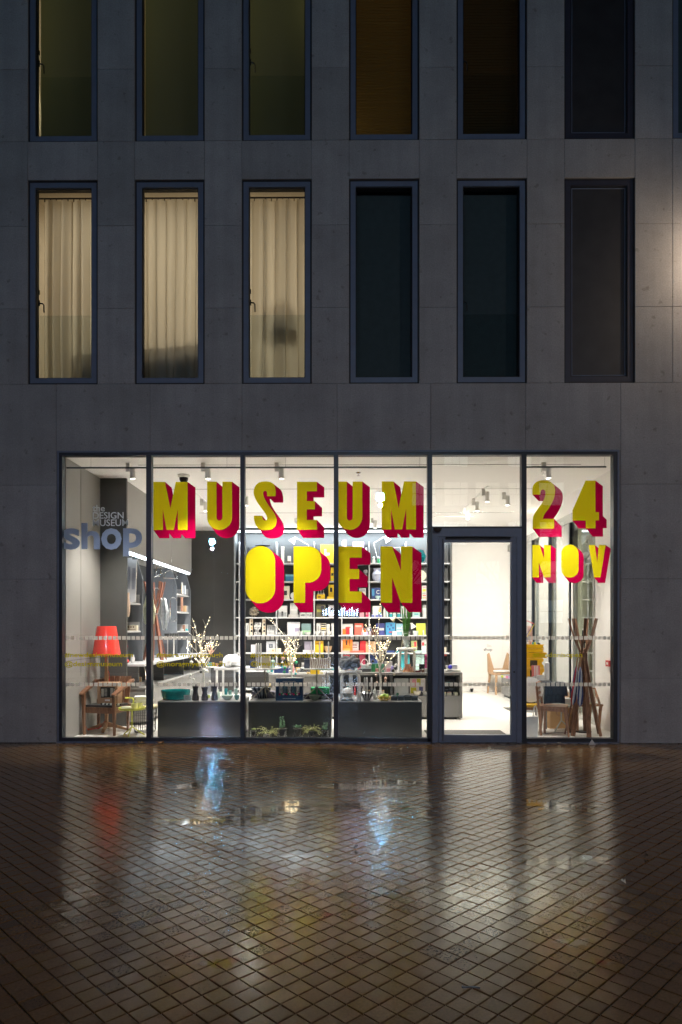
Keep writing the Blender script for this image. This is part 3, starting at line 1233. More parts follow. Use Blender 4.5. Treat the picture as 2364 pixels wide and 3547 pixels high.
A1 = (180, 1540, 2.306)
A3 = (820, 1540, 2.306)
A5 = (1460, 1540, 2.24)
OF, GR = (55, 55.5), 1.055
glyph(PANES[1], gM(812, 298), *A1, OF, GR, 'yellow letter M with crimson block shadow, first of its word')
glyph(PANES[1], gU(1241, 296), *A1, OF, GR, 'yellow letter U with crimson block shadow beside the first mullion')
Sp = [(313, 412), (245, 412), (244, 384), (236, 371), (226, 370), (215, 378), (214, 398), (226, 436), (260, 490), (296, 540), (315, 578), (321, 614), (310, 652), (280, 676), (236, 684), (190, 678), (160, 652), (142, 610), (139, 568), (204, 568), (208, 590), (222, 605), (239, 603), (244, 586), (233, 556), (200, 510), (160, 452), (140, 405), (137, 370), (150, 330), (182, 302), (231, 294), (276, 301), (302, 327), (313, 372)]
glyph(PANES[2], catmull(Sp, {0, 1, 18, 19}, 3), *A3, OF, GR, 'yellow letter S with crimson block shadow')
glyph(PANES[2], gE(483, 561, 642, 626, 297, 373, 452, 517, 602, 680), *A3, OF, GR, 'yellow letter E with crimson block shadow in the upper word')
glyph(PANES[3], gU(806, 295), *A3, OF, GR, 'yellow letter U with crimson block shadow at the edge of its pane')
glyph(PANES[3], gM(1160, 294), *A3, OF, GR, 'yellow letter M with crimson block shadow, last of its word')
OF2, GR2 = (65, 64), 1.055
Op = [(72, 1150), (72, 930)] + arc(190.5, 930, 118.5, 120, 180, 360, 20)[1:-1] + [(309, 930), (309, 1150)] + arc(190.5, 1150, 118.5, 118, 0, 180, 20)[1:-1]
glyph(PANES[2], Op, *A3, OF2, GR2, 'solid yellow letter O with bright red block shadow in the lower word')
Pp = [(456, 814), (580, 814)] + arc(580, 912, 97, 98, -90, 0, 9)[1:] + [(677, 1000)] + arc(570, 1002, 107, 101, 0, 90, 9)[1:] + [(548, 1103), (548, 1263), (456, 1263)]
glyph(PANES[2], Pp, *A3, OF2, GR2, 'solid yellow letter P with crimson block shadow')
glyph(PANES[3], gE(814, 903, 1000, 979, 814, 904, 995, 1074, 1173, 1263), *A3, OF2, GR2, 'yellow letter E with crimson block shadow in the lower word')
glyph(PANES[3], [(1151, 814), (1243, 814), (1314, 1010), (1314, 814), (1405, 814), (1405, 1263), (1312, 1263), (1243, 1062), (1243, 1263), (1151, 1263)], *A3, OF2, GR2, 'large yellow letter N with crimson block shadow in the lower word')
OF3 = (54, 54)
two = [(862, 388), (925, 388), (926, 370), (931, 356), (945, 349), (959, 356), (964, 376), (957, 412), (935, 456), (902, 500), (876, 540), (865, 582), (864, 652), (1031, 652), (1031, 576), (942, 576), (956, 540), (992, 490), (1020, 440), (1036, 392), (1039, 346), (1025, 310), (994, 285), (946, 276), (900, 286), (870, 315), (862, 350)]
glyph(PANES[5], catmull(two, {0, 1, 12, 13, 14, 15}, 3), *A5, OF3, GR, 'yellow number 2 with crimson block shadow')
glyph(PANES[5], [(1275, 279), (1351, 279), (1351, 525), (1379, 525), (1379, 588), (1352, 588), (1352, 650), (1277, 650), (1277, 589), (1173, 589), (1173, 510)], *A5, OF3, GR, 'yellow number 4 with crimson block shadow')
OF4 = (36, 36)
glyph(PANES[5], [(862, 779), (918, 779), (953, 885), (953, 779), (1004, 779), (1004, 1030), (953, 1030), (912, 915), (912, 1030), (862, 1030)], *A5, OF4, GR, 'small yellow letter N with red block shadow under the number')
glyph(PANES[5], [(1086, 968), (1086, 845)] + arc(1153, 845, 67, 69, 180, 360, 16)[1:-1] + [(1220, 845), (1220, 968)] + arc(1153, 968, 67, 64, 0, 180, 16)[1:-1], *A5, OF4, GR, 'small solid yellow letter O with red block shadow')
glyph(PANES[5], [(1299, 779), (1347, 779), (1365, 915), (1378, 779), (1431, 779), (1389, 1030), (1340, 1030)], *A5, OF4, GR, 'small yellow letter V with crimson block shadow')


def pxtext(parent, body, x0, x1, y0, y1, m_, bold, label=None, Y=YL, name='lettering'):
    a, c = P(x0, y1, Y), P(x1, y0, Y)
    o = text_fit(name, body, a.x, c.x, a.z, c.z, Y, m_, bold, parent)
    if label:
        tag(o, label)
    return o


def c1(x, y):
    return 180 + x / 2.306, 1540 + y / 2.306


# shop name
for body, bx, lab in (('the', (326, 424, 482, 534), None), ('DESIGN', (328, 574, 539, 592), None), ('MUSEUM', (328, 611, 597, 651), None)):
    x0, y0 = c1(bx[0], bx[2])
    x1, y1 = c1(bx[1], bx[3])
    pxtext(PANES[0], body, x0, x1, y0, y1, M_GREYV2, 0.008, 'pale grey line of the shop name')
for ch, bx in (('s', (84, 226, 668, 840)), ('h', (237, 385, 625, 836)), ('o', (395, 558, 668, 840)), ('p', (570, 723, 668, 893))):
    x0, y0 = c1(bx[0], bx[2])
    x1, y1 = c1(bx[1], bx[3])
    pxtext(PANES[0], ch, x0, x1, y0, y1, M_GREYV, 0.028, 'large grey blue letter of the word shop')


def c2(x, y):
    return 180 + x / 2.306, 2040 + y / 2.306


def c4(x, y):
    return 820 + x / 2.306, 2040 + y / 2.306


for i, body, cc, bx in ((0, '#newdesignmuseum', c2, (104, 650, 508, 556)), (0, '@designmuseum', c2, (104, 562, 576, 630)),
                        (1, '#moragmyerscough', c2, (836, 1366, 508, 556)), (1, '@moragmyerscough', c2, (836, 1384, 576, 630)),
                        (2, '#swarovskifoundation', c4, (112, 696, 508, 552)), (2, '@swarovski', c4, (112, 425, 574, 624))):
    x0, y0 = cc(bx[0], bx[2])
    x1, y1 = cc(bx[1], bx[3])
    pxtext(PANES[i], body, x0, x1, y0, y1, M_OLIVE, 0.018, 'olive yellow line of small lettering')
pxtext(PANES[5], '#londonisopen', 1460 + 864 / 2.24, 1460 + 1250 / 2.24, 2040 + 494 / 2.24, 2040 + 540 / 2.24, M_OLIVE, 0.018, 'olive yellow line of small lettering')

# rows of frosted squares
sq = MB()
w_ = 12.6 / FPX * (D + YL)
sq.box(0, w_, -0.001, 0.001, 0, w_)
sqm = sq.mesh('frosted_square', M_STICK, smooth=False)
for parent, xs0, n in ((PANES[0], 229.5, 17), (PANES[1], 535.5, 18), (PANES[2], 857, 18), (PANES[3], 1182, 18), (DOOR, 1541.5, 14), (PANES[5], 1829, 18)):
    for yy in (2216, 2377):
        for i in range(n):
            q = P(xs0 + 16.2 * i, yy, YL if parent is not DOOR else 0.058)
            o = link('frosted_square', sqm, parent, q)

# hanging bar and wires behind the glass
hb = empty('hanging_rail', (0, 0.26, 4.02), 'thin dark rail hung on wires across the tops of four shop windows', 'rail')
b = MB()
a0, a1 = PX(232, 0.26), PX(1478, 0.26)
b.box(a0, a1, -0.012, 0.012, -0.022, 0.0)
b.build('bar', mat('grey_green_bar', (0.11, 0.125, 0.115), 0.4), hb, smooth=False)
for px in (316, 787, 990, 1455):
    b = MB()
    b.tube([(PX(px, 0.26), 0, 0), (PX(px, 0.26), 0, 0.14)], 0.0025, 5)
    b.build('wire', M_CHROME, hb)
hb = empty('hanging_rail', (PX(1960, 0.26), 0.26, 4.02), 'short dark rail hung on wires behind the window with the number', 'rail')
b = MB()
h = PX(2100, 0.26) - PX(1960, 0.26)
b.box(-h * .98, h, -0.012, 0.012, -0.022, 0.0)
b.build('bar', MATS['grey_green_bar'], hb, smooth=False)
b = MB()
b.tube([(h - 0.02, 0, 0), (h - 0.02, 0, 0.14)], 0.0025, 5)
b.build('wire', M_CHROME, hb)
# ------------------------------------------------------------------ shop interior shell
XL, XR = -4.12, 4.20
CZ = 4.16
BW = 7.92
b = MB()
b.box(XL - 0.1, XR + 0.6, 0.135, BW, -0.2, 0.004)
tag(b.build('floor', M_FLOOR, smooth=False), kind='structure')
b = MB()
b.box(XL - 0.1, XR + 0.6, 0.241, BW, CZ, CZ + 0.12)
b.box(XL, XR, 0.135, 0.24, OPT + 0.002, OPT + 0.12)
CEIL = tag(b.build('ceiling', M_CEIL, smooth=False), kind='structure')
b = MB()
for yy in (0.72, 2.55, 5.1):
    b.box(-3.2, 3.6, yy - 0.006, yy + 0.006, CZ - 0.004, CZ + 0.01)
b.build('ceiling_joint', mat('shadow_gap', (0.12, 0.11, 0.10), 0.9), CEIL, smooth=False)
b = MB()
b.box(2.0, 2.9, 5.6, 6.4, CZ - 0.012, CZ + 0.01)
b.build('access_panel', M_WHITE, CEIL, smooth=False)
# walls
b = MB()
b.box(XL - 0.1, XL, 0.241, 1.64, 0.0045, CZ - 0.0005)
lw_ = tag(b.build('wall_left', M_GREYW, smooth=False), kind='structure')
b = MB()
b.box(XL + 0.0005, XL + 0.003, 0.80, 0.806, 0.9, CZ - 0.001)
b.box(XL + 0.0005, XL + 0.003, 0.30, 1.63, 1.16, 1.166)
b.build('panel_joint', MATS['shadow_gap'], lw_, smooth=False)
b = MB()
b.box(XL - 0.35, XL - 0.25, 1.642, BW, 0.0045, CZ - 0.0005)
b.box(XL - 0.25, -3.74, 1.70, 6.72, 2.98, CZ - 0.0006)
tag(b.build('wall_left', M_GREYW, smooth=False), kind='structure')
b = MB()
b.box(XL - 0.1, -3.68, 1.642, 1.698, 0.0045, CZ - 0.0007)
tag(b.build('column_wall', mat('dark_column', (0.075, 0.075, 0.070), 0.6, var=0.08, scale=3), smooth=False), kind='structure')
b = MB()
b.box(-4.5, -2.80, BW - 0.1, BW, 0.0045, CZ - 0.0008)
bk = tag(b.build('wall_back', mat('dark_back_wall', (0.085, 0.084, 0.082), 0.55, var=0.06, scale=3), smooth=False), kind='structure')
b = MB()
b.box(-3.15, -2.81, BW - 0.104, BW - 0.1005, 2.60, 2.606)
b.box(-3.4, -3.394, BW - 0.104, BW - 0.1005, 0.1, 2.6)
b.build('panel_joint', MATS['shadow_gap'], bk, smooth=False)
b = MB()
b.box(-2.80, XR + 0.6, BW, BW + 0.1, 0.0045, CZ - 0.0009)
tag(b.build('wall_back', M_WHITE, smooth=False), kind='structure')
# right side: white pier, glazed side front and a pale lit wall beyond it
b = MB()
b.box(XR, XR + 0.3, 0.241, 1.76, 0.0045, CZ - 0.001)
tag(b.build('wall_right', M_WHITE, smooth=False), kind='structure')
b = MB()
b.box(XR + 0.5, XR + 0.6, 1.76, BW, 0.0045, CZ - 0.001)
tag(b.build('wall_right', mat('pale_lobby_stone', (0.66, 0.63, 0.47), 0.6, var=0.04, scale=3), smooth=False), kind='structure')
sg = empty('glazed_screen', (XR, 4.2, 0), 'glazed side screen of grey posts and tall panes with a glass door', 'glass screen')
M_POST = mat('grey_post', (0.40, 0.395, 0.37), 0.5, var=0.04)
for y0, y1 in ((3.10, 3.85), (4.40, 5.10), (5.68, 6.4), (7.0, 7.6)):
    b = MB()
    b.box(0.0, 0.16, y0 - 4.2, y1 - 4.2, 0.005, 3.62)
    b.build('post', M_POST, sg, smooth=False)
    b = MB()
    b.box(-0.012, 0.045, y0 - 4.2 - 0.055, y0 - 4.2 - 0.001, 0.005, 3.62)
    b.build('gasket', M_FRAME, sg, smooth=False)
b = MB()
b.box(-0.02, 0.2, 1.77 - 4.2, BW - 4.2 - 0.001, 3.621, 3.78)
b.build('header', M_POST, sg, smooth=False)
b = MB()
b.box(-0.001, 0.2, 1.77 - 4.2, BW - 4.2 - 0.001, 3.781, CZ - 0.002)
b.build('bulkhead', M_CEIL, sg, smooth=False)
for y0, y1 in ((3.852, 4.293), (5.102, 5.573), (6.402, 6.893)):
    b = MB()
    b.box(0.06, 0.07, y0 - 4.2, y1 - 4.2, 0.005, 3.62)
    b.build('pane', M_CLEAR, sg, smooth=False)
sd = MB()
def yz_frame(m, y0, y1, z0, z1, w, x0, x1):
    m.box(x0, x1, y0, y0 + w, z0, z1)
    m.box(x0, x1, y1 - w, y1, z0, z1)
    m.box(x0, x1, y0 + w, y1 - w, z1 - w, z1)
    m.box(x0, x1, y0 + w, y1 - w, z0, z0 + w)
yz_frame(sd, 1.80 - 4.2, 2.99 - 4.2, 0.01, 2.88, 0.09, 0.0, 0.06)
sdo = sd.build('door', M_POST, sg, smooth=False)
b = MB()
b.box(0.02, 0.03, 1.88 - 4.2, 2.91 - 4.2, 0.09, 2.80)
b.build('door_pane', M_CLEAR, sdo, smooth=False)
b = MB()
for z in (0.35, 1.05, 1.75, 2.5):
    b.tube([(-0.02, 3.03 - 4.2, z), (-0.02, 3.03 - 4.2, z + 0.16)], 0.016, 8)
b.build('hinge', M_CHROME, sdo)
b = MB()
b.box(-0.06, -0.002, 2.2 - 4.2, 2.7 - 4.2, 2.80, 2.87)
b.build('door_closer', M_CHROME, sdo, smooth=False)
b = MB()
b.box(0.0, 0.14, 1.77 - 4.2, 2.995 - 4.2, 2.885, 2.98)
b.build('transom', M_POST, sg, smooth=False)
b = MB()
b.box(0.03, 0.04, 1.78 - 4.2, 2.99 - 4.2, 2.985, 3.615)
b.build('pane', M_CLEAR, sg, smooth=False)


def side_text(body, y0, y1, z0, z1, m_, parent):
    me = text_mesh(body, 0.03, 0.01, m_)
    n = len(me.vertices)
    co = np.empty(n * 3)
    me.vertices.foreach_get('co', co)
    co = co.reshape(-1, 3)
    a, c = co.min(0), co.max(0)
    out = np.empty_like(co)
    out[:, 0] = 0.026 + co[:, 2] * 0.1
    out[:, 1] = y0 + (co[:, 0] - a[0]) / (c[0] - a[0]) * (y1 - y0) - 4.2
    out[:, 2] = z0 + (co[:, 1] - a[1]) / (c[1] - a[1]) * (z1 - z0)
    me.vertices.foreach_set('co', out.reshape(-1))
    me.update()
    link('lettering', me, parent)


side_text('shop', 1.35, 2.32, 2.98, 3.36, mat('screen_vinyl', (0.30, 0.30, 0.24), 0.6), sg)
side_text('MUSEUM', 1.5, 2.22, 3.42, 3.53, MATS['screen_vinyl'], sg)

lamp('lobby_light', 'AREA', (XR + 0.33, 4.8, CZ - 0.03), 150, (1.0, 0.94, 0.76), aim=(XR + 0.36, 4.8, 0), shape='RECTANGLE', size=0.2, size_y=6.0)
# wall lettering seen through the door
q0, q1 = P(1460 + 484 / 2.24, 2040 + 488 / 2.24, BW - 0.004), P(1460 + 551 / 2.24, 2040 + 458 / 2.24, BW - 0.004)
sgn = empty('wall_lettering', (q0.x, BW - 0.003, q0.z), 'small dark word on the far white wall seen through the glass door', 'sign')
text_fit('lettering', 'shop', q0.x, q1.x, q0.z, q1.z, BW - 0.003, M_BLACK, 0.0, sgn)
tl = mat('grey_print', (0.42, 0.40, 0.38), 0.8)
q2 = P(1460 + 510 / 2.24, 2040 + 458 / 2.24, BW - 0.004)
for i, t_ in enumerate(('the', 'DESIGN', 'MUSEUM')):
    text_fit('lettering', t_, q2.x, q2.x + 0.09, q2.z + 0.085 - 0.032 * i, q2.z + 0.107 - 0.032 * i, BW - 0.003, tl, 0, sgn, keep=True)

# ------------------------------------------------------------------ ceiling lights
heads = [(-3.30, 0.62, 'over the window with the shop name', 1), (-2.15, 0.62, 'over the first letter of the upper word', 1), (-1.03, 0.62, 'over the letter S', 1), (3.03, 0.62, 'over the number on the last window', 1),
         (2.5, 2.55, 'nearest on the slanting track seen over the door', 0), (2.5, 3.5, 'midway on the slanting track seen over the door', 0), (2.5, 4.5, 'last on the slanting track seen over the door', 0),
         (-2.78, 3.5, 'between the first two letters of the upper word', 0), (-2.78, 5.2, 'far back behind the first letter U', 0), (-1.12, 5.8, 'far back beside the letter E', 0), (0.62, 5.8, 'far back between the second letters U and M', 0), (0.0, 2.6, 'behind the middle of the upper word', 0)]
hm = MB()
hm.tube([(0.045, 0, -0.06), (0.045, 0, -0.225)], 0.040, 14)
hm.lathe([(0.040, -0.225), (0.040, -0.24), (0.034, -0.24), (0.034, -0.228)], (0.045, 0, 0), n=14)
hbody = hm.mesh('head', M_WPAINT)
hm = MB()
hm.box(-0.055, 0.003, -0.03, 0.03, -0.13, -0.0)
for i in range(5):
    hm.box(0.02 + i * 0.012, 0.025 + i * 0.012, -0.046, -0.0405, -0.13, -0.065)
hmount = hm.mesh('mount', M_WPAINT, smooth=False)
hm = MB()
hm.lathe([(1e-5, -0.236), (0.033, -0.236)], (0.045, 0, 0), n=14)
hlens = hm.mesh('lens', M_LENS)
for i, (x, y, wh, front) in enumerate(heads):
    o = empty('spotlight', (x, y, CZ), 'white cylinder spotlight on the shop ceiling ' + wh, 'spotlight', group='ceiling spotlights')
    link('mount', hmount, o)
    link('head', hbody, o)
    link('lens', hlens, o)
    aim = {0: (-3.6, 1.1, 0.4), 1: (-2.3, 0.75, 0.4), 2: (-0.7, 0.7, 0.5), 3: (3.1, 0.8, 0.2), 4: (3.6, 4.6, 1.2), 5: (3.2, 7.6, 1.6), 6: (2.9, 7.9, 2.2)}.get(i, (x * 0.9, y + 0.3, 0))
    lamp('spot_light', 'SPOT', (x + 0.045, y, CZ - 0.27), (430 if i in (0, 3) else 540) if front else (220 if i in (5, 6) else 480 if i in (9, 10) else 900), (1.0, 0.93, 0.85), aim=aim, parent=o, spot_size=R(88 if front else 102), spot_blend=0.8, shadow_soft_size=0.05)
# two heads turned towards the lettering, their beams fall on the round letters
for x, y, aim, wh in ((-1.9, 2.9, (-1.62, 0.08, 2.75), 'aimed at the large letter O'), (2.95, 2.9, (3.33, 0.08, 2.62), 'aimed at the small letter O')):
    o = empty('spotlight', (x, y, CZ), 'white cylinder spotlight on the shop ceiling ' + wh, 'spotlight', group='ceiling spotlights')
    link('mount', hmount, o)
    link('head', hbody, o)
    link('lens', hlens, o)
    lamp('spot_light', 'SPOT', (x + 0.045, y, CZ - 0.27), 75, (1.0, 0.92, 0.82), aim=aim, parent=o, spot_size=R(26), spot_blend=0.8, shadow_soft_size=0.04)
for x, y0, y1, wh in ((2.5, 2.3, 5.3, 'seen through the pane over the door'), (-2.78, 2.6, 5.6, 'behind the first letter M')):
    b = MB()
    b.box(-0.018, 0.018, 0, y1 - y0, -0.014, -0.001)
    tag(b.build('light_track', M_WPAINT, loc=(x, y0, CZ), smooth=False), 'thin white lighting track on the shop ceiling ' + wh, 'track')
o = empty('security_camera', (-2.66, 1.4, CZ), 'dark dome camera in a white ring on the shop ceiling', 'camera')
b = MB()
b.lathe([(0.10, 0.0), (0.10, -0.03), (0.085, -0.05), (0.07, -0.05)], n=20)
b.build('housing', M_WPAINT, o)
b = MB()
b.lathe([(0.072, -0.045), (0.07, -0.085), (0.05, -0.125), (0.02, -0.143), (1e-5, -0.145)], n=20)
b.build('dome', M_BLACK, o)
for x, y, wh in ((0.20, 1.25, 'above the second letter U'), (3.15, 1.15, 'above the number 2')):
    b = MB()
    b.lathe([(0.04, 0), (0.035, -0.012), (0.012, -0.015), (0.010, -0.05), (0.026, -0.052), (0.026, -0.056), (1e-5, -0.056)], n=12)
    tag(b.build('sprinkler', M_CHROME, loc=(x, y, CZ)), 'small sprinkler head on the white ceiling ' + wh, 'sprinkler')

# soft light returned by the bright shop: cool strips on the two shelf walls
# ------------------------------------------------------------------ back bookcase
BY = 7.25
BK0, BK1 = -2.80, 2.64
bc = empty('bookcase', (-0.08, BY, 0), 'wall wide dark bookcase with pale shelf edges at the back of the shop', 'bookcase')
bx = -0.08


def bl(m, name, mt, parent=None, smooth=False):
    m.xform(Matrix.Translation((-bx, -BY, 0)))
    return m.build(name, mt, parent or bc, smooth=smooth)


m = MB()
m.box(BK0, BK1, BY + 0.38, BY + 0.42, 0.005, 4.12)
bl(m, 'back_panel', M_DARK)
for x in (BK0, BK1 - 0.04):
    m = MB()
    m.box(x, x + 0.04, BY - 0.02, BY + 0.379, 0.005, 4.12)
    bl(m, 'side_panel', M_DARK if x > 0 else mat('grey_end_panel', (0.28, 0.29, 0.30), 0.5))
m = MB()
m.box(BK0 + 0.041, BK1 - 0.041, BY + 0.05, BY + 0.379, 4.05, 4.12)
bl(m, 'top_panel', M_DARK)
m = MB()
m.box(BK0 + 0.05, BK1 - 0.05, BY + 0.0, BY + 0.045, 4.04, 4.085)
bl(m, 'led_strip', M_LEDC)
UPX = [829, 958, 1089, 1185, 1280, 1408, 1537]
UX = [PX(p, BY) for p in UPX]
SZ = [3.27, 2.82, 2.37, 1.92, 1.47, 1.03, 0.58, 0.13]
for x in UX:
    m = MB()
    m.box(x - 0.012, x + 0.012, BY + 0.002, BY + 0.378, 0.006, 3.80)
    bl(m, 'upright', M_SHELF)
xs_ = [BK0 + 0.042] + UX + [BK1 - 0.042]
for z in SZ:
    for a, c in zip(xs_[:-1], xs_[1:]):
        if c - a < 0.06:
            continue
        m = MB()
        m.box(a + 0.0125, c - 0.0125, BY + 0.0, BY + 0.378, z - 0.03, z)
        bl(m, 'shelf', M_SHELF)
lamp('strip_light', 'AREA', (bx, BY + 0.0, 4.02), 230, (0.78, 0.89, 1.0), aim=(bx, BY + 0.38, 3.55), parent=bc, shape='RECTANGLE', size=5.2, size_y=0.3)

# ------------------------------------------------------------------ left wall shelving
ws = empty('wall_shelving', (-3.9, 4.2, 0), 'dark shelving bays with lit pale dividers and low cabinets along the side wall', 'shelving')


def wl_(m, name, mt, smooth=False):
    m.xform(Matrix.Translation((3.9, -4.2, 0)))
    return m.build(name, mt, ws, smooth=smooth)


m = MB()
m.box(XL - 0.249, XL - 0.20, 1.70, 6.7, 0.005, 2.97)
wl_(m, 'back_panel', M_DARK)
M_DIV = mat('pale_blue_divider', (0.17, 0.185, 0.21), 0.5, var=0.03)
for y in (2.77, 5.30, 6.64):
    m = MB()
    vs = [(XL - 0.199, 2.96), (-3.86, 2.96), (-3.745, 2.55), (-3.745, 1.04), (XL - 0.199, 1.04)]
    n = len(vs)
    m.add([(x, y, z) for x, z in vs] + [(x, y + 0.03, z) for x, z in vs], [tuple(range(n)), tuple(range(n, 2 * n))[::-1]] + [((i + 1) % n, i, i + n, (i + 1) % n + n) for i in range(n)])
    wl_(m, 'divider', M_DIV)
for y0, y1 in ((1.72, 2.74), (2.83, 5.27), (5.36, 6.62)):
    m = MB()
    m.box(-3.80, -3.755, y0, y1, 2.93, 2.975)
    wl_(m, 'led_strip', M_LEDC)
for (y0, y1), zs in (((1.72, 2.765), (2.10, 1.60)), ((5.335, 6.635), (2.42, 2.02, 1.58))):
    for z in zs:
        m = MB()
        m.box(XL - 0.199, -3.78, y0, y1, z - 0.03, z)
        wl_(m, 'shelf', M_SHELF)
        m = MB()
        m.box(XL - 0.19, -3.80, y1 - 0.03, y1 - 0.005, z + 0.0005, z + 0.16)
        wl_(m, 'bookend', M_SHELF)
# shelf bench and cabinets
m = MB()
m.box(XL - 0.199, -3.40, 1.72, 7.0, 1.00, 1.035)
wl_(m, 'counter_top', M_SHELF)
for y in (1.72, 3.3, 4.9, 6.5):
    m = MB()
    m.box(XL - 0.1, -3.5, y, y + 0.03, 0.6455, 0.999)
    wl_(m, 'divider', M_DARK)
y = 1.72
while y < 7.3:
    m = MB()
    m.box(XL - 0.2, -3.39, y + 0.003, y + 0.8 - 0.003, 0.06, 0.61)
    wl_(m, 'cabinet_door', M_GREYP)
    y += 0.8
m = MB()
m.box(XL - 0.2, -3.38, 1.71, 7.32, 0.612, 0.645)
wl_(m, 'cabinet_top', M_GREYP)
lamp('strip_light', 'AREA', (-3.80, 4.2, 2.92), 44, (0.80, 0.90, 1.0), aim=(-4.0, 4.2, 1.0), parent=ws, shape='RECTANGLE', size=0.16, size_y=4.8)
lamp('strip_light', 'AREA', (-3.9, 4.4, 0.985), 4, (1.0, 0.93, 0.85), aim=(-3.9, 4.4, 0), parent=ws, shape='RECTANGLE', size=0.1, size_y=4.8)

# ------------------------------------------------------------------ counters and plinths
c_ = empty('shop_counter', (0.87, 2.9, 0), 'long grey counter with an open shelf seen through the glass door', 'counter')
def cbox(p, name, mt, x0, x1, y0, y1, z0, z1):
    m = MB()
    m.box(x0, x1, y0, y1, z0, z1)
    o = p.location
    m.xform(Matrix.Translation((-o.x, -o.y, 0)))
    return m.build(name, mt, p, smooth=False)
cbox(c_, 'top', M_GREYP, -0.35, 2.09, 2.5, 3.3, 0.80, 0.845)
cbox(c_, 'side_panel', M_GREYP, 2.045, 2.089, 2.501, 3.299, 0.03, 0.799)
cbox(c_, 'side_panel', M_GREYP, -0.349, -0.305, 2.501, 3.299, 0.03, 0.799)
cbox(c_, 'shelf', M_GREYP, -0.304, 2.044, 2.502, 3.298, 0.40, 0.43)
cbox(c_, 'back_panel', M_DARK, -0.304, 2.044, 2.95, 2.99, 0.431, 0.799)
cbox(c_, 'divider', M_DARK, 0.80, 0.84, 2.503, 2.949, 0.431, 0.799)
for x0, x1 in ((-0.30, 0.48), (0.484, 1.26), (1.264, 2.04)):
    cbox(c_, 'front_panel', M_GREYP, x0, x1, 2.506, 2.54, 0.05, 0.398)
cbox(c_, 'base', M_BLACK, -0.25, 2.0, 2.56, 3.25, 0.005, 0.049)
c_ = empty('shop_counter', (-0.95, 3.4, 0), 'grey counter block behind the blue gift box', 'counter')
cbox(c_, 'top', M_GREYP, -1.45, -0.40, 3.0, 3.8, 0.735, 0.775)
for x0, x1 in ((-1.449, -0.93), (-0.926, -0.401)):
    cbox(c_, 'front_panel', M_GREYP, x0, x1, 3.02, 3.06, 0.05, 0.734)
cbox(c_, 'carcass', M_GREYP, -1.44, -0.41, 3.061, 3.79, 0.05, 0.733)
cbox(c_, 'base', M_BLACK, -1.4, -0.45, 3.1, 3.75, 0.005, 0.049)
c_ = empty('shop_table', (-2.05, 4.3, 0), 'pale grey table behind the first light tree', 'table')
cbox(c_, 'top', M_SHELF, -2.65, -1.45, 3.9, 4.7, 0.80, 0.845)
for x in (-2.62, -1.52):
    for y in (3.93, 4.63):
        cbox(c_, 'leg', M_WPAINT, x, x + 0.04, y, y + 0.04, 0.005, 0.799)
c_ = empty('shop_table', (3.0, 1.65, 0), 'grey topped table carrying the yellow tower', 'table')
cbox(c_, 'top', M_GREYP, 2.89, 3.31, 1.3, 2.0, 0.755, 0.80)
cbox(c_, 'side_panel', M_GREYP, 3.275, 3.309, 1.301, 1.999, 0.4, 0.754)
for x in (2.90, 3.24):
    for y in (1.35, 1.92):
        cbox(c_, 'leg', M_GREYP, x, x + 0.03, y, y + 0.03, 0.005, 0.754)
c_ = empty('low_cabinet', (3.97, 5.9, 0), 'low grey cabinet against the side screen, at the edge of the door pane', 'cabinet')
cbox(c_, 'carcass', M_GREYP, 3.77, 4.17, 5.0, 6.8, 0.06, 0.50)
cbox(c_, 'top', M_GREYP, 3.76, 4.18, 4.99, 6.81, 0.501, 0.53)
cbox(c_, 'base', M_BLACK, 3.82, 4.15, 5.05, 6.75, 0.005, 0.059)


def plinth(x0, x1, label):
    c = empty('display_plinth', ((x0 + x1) / 2, 0.92, 0), label, 'plinth', group='display plinths in the shop window')
    h = (x1 - x0) / 2
    m = MB()
    m.box(-h, h, -0.4, 0.4, 0.0045, 0.52)
    m.build('body', M_PLINTH, c, smooth=False)
    m = MB()
    m.box(-h - 0.002, h + 0.002, -0.402, 0.402, 0.521, 0.54)
    m.build('top', mat('plinth_top', (0.16, 0.16, 0.155), 0.4), c, smooth=False)


PY = 0.52
plinth(PX(547, PY), PX(838, PY), 'dark display plinth under the teal bowl')
plinth(PX(861, PY), PX(1147, PY), 'dark display plinth under the blue gift box')
plinth(PX(1168, PY), PX(1462, PY), 'dark display plinth under the white stool')

b = MB()
b.box(1.25, 2.47, 0.25, 1.19, 0.0045, 0.013)
tag(b.build('door_mat', mat('grey_mat', (0.13, 0.125, 0.12), 0.95, bump=0.4, bscale=200), smooth=False), 'dark entrance mat inside the glass door', 'mat')
b = MB()
b.poly([(3.24, 3.55), (3.9, 3.55), (3.9, 4.33), (3.24, 4.33)], 0, 0.006)
b.xform(Matrix(((1, 0, 0, 0), (0, 0, 1, 0), (0, -1, 0, 0.0115), (0, 0, 0, 1))))
tag(b.build('floor_mat', MATS['grey_mat'], smooth=False), 'small dark mat on the floor beyond the door near the low cabinet', 'mat')
# ------------------------------------------------------------------ window furniture
def leg4(root, pts, mt, w0=0.045, w1=0.028):
    for (a, c) in pts:
        m = MB()
        m.bar(c, a, w1, w1, up=(0, 1, 0), w1=w0, h1=w0)
        m.build('leg', mt, root)


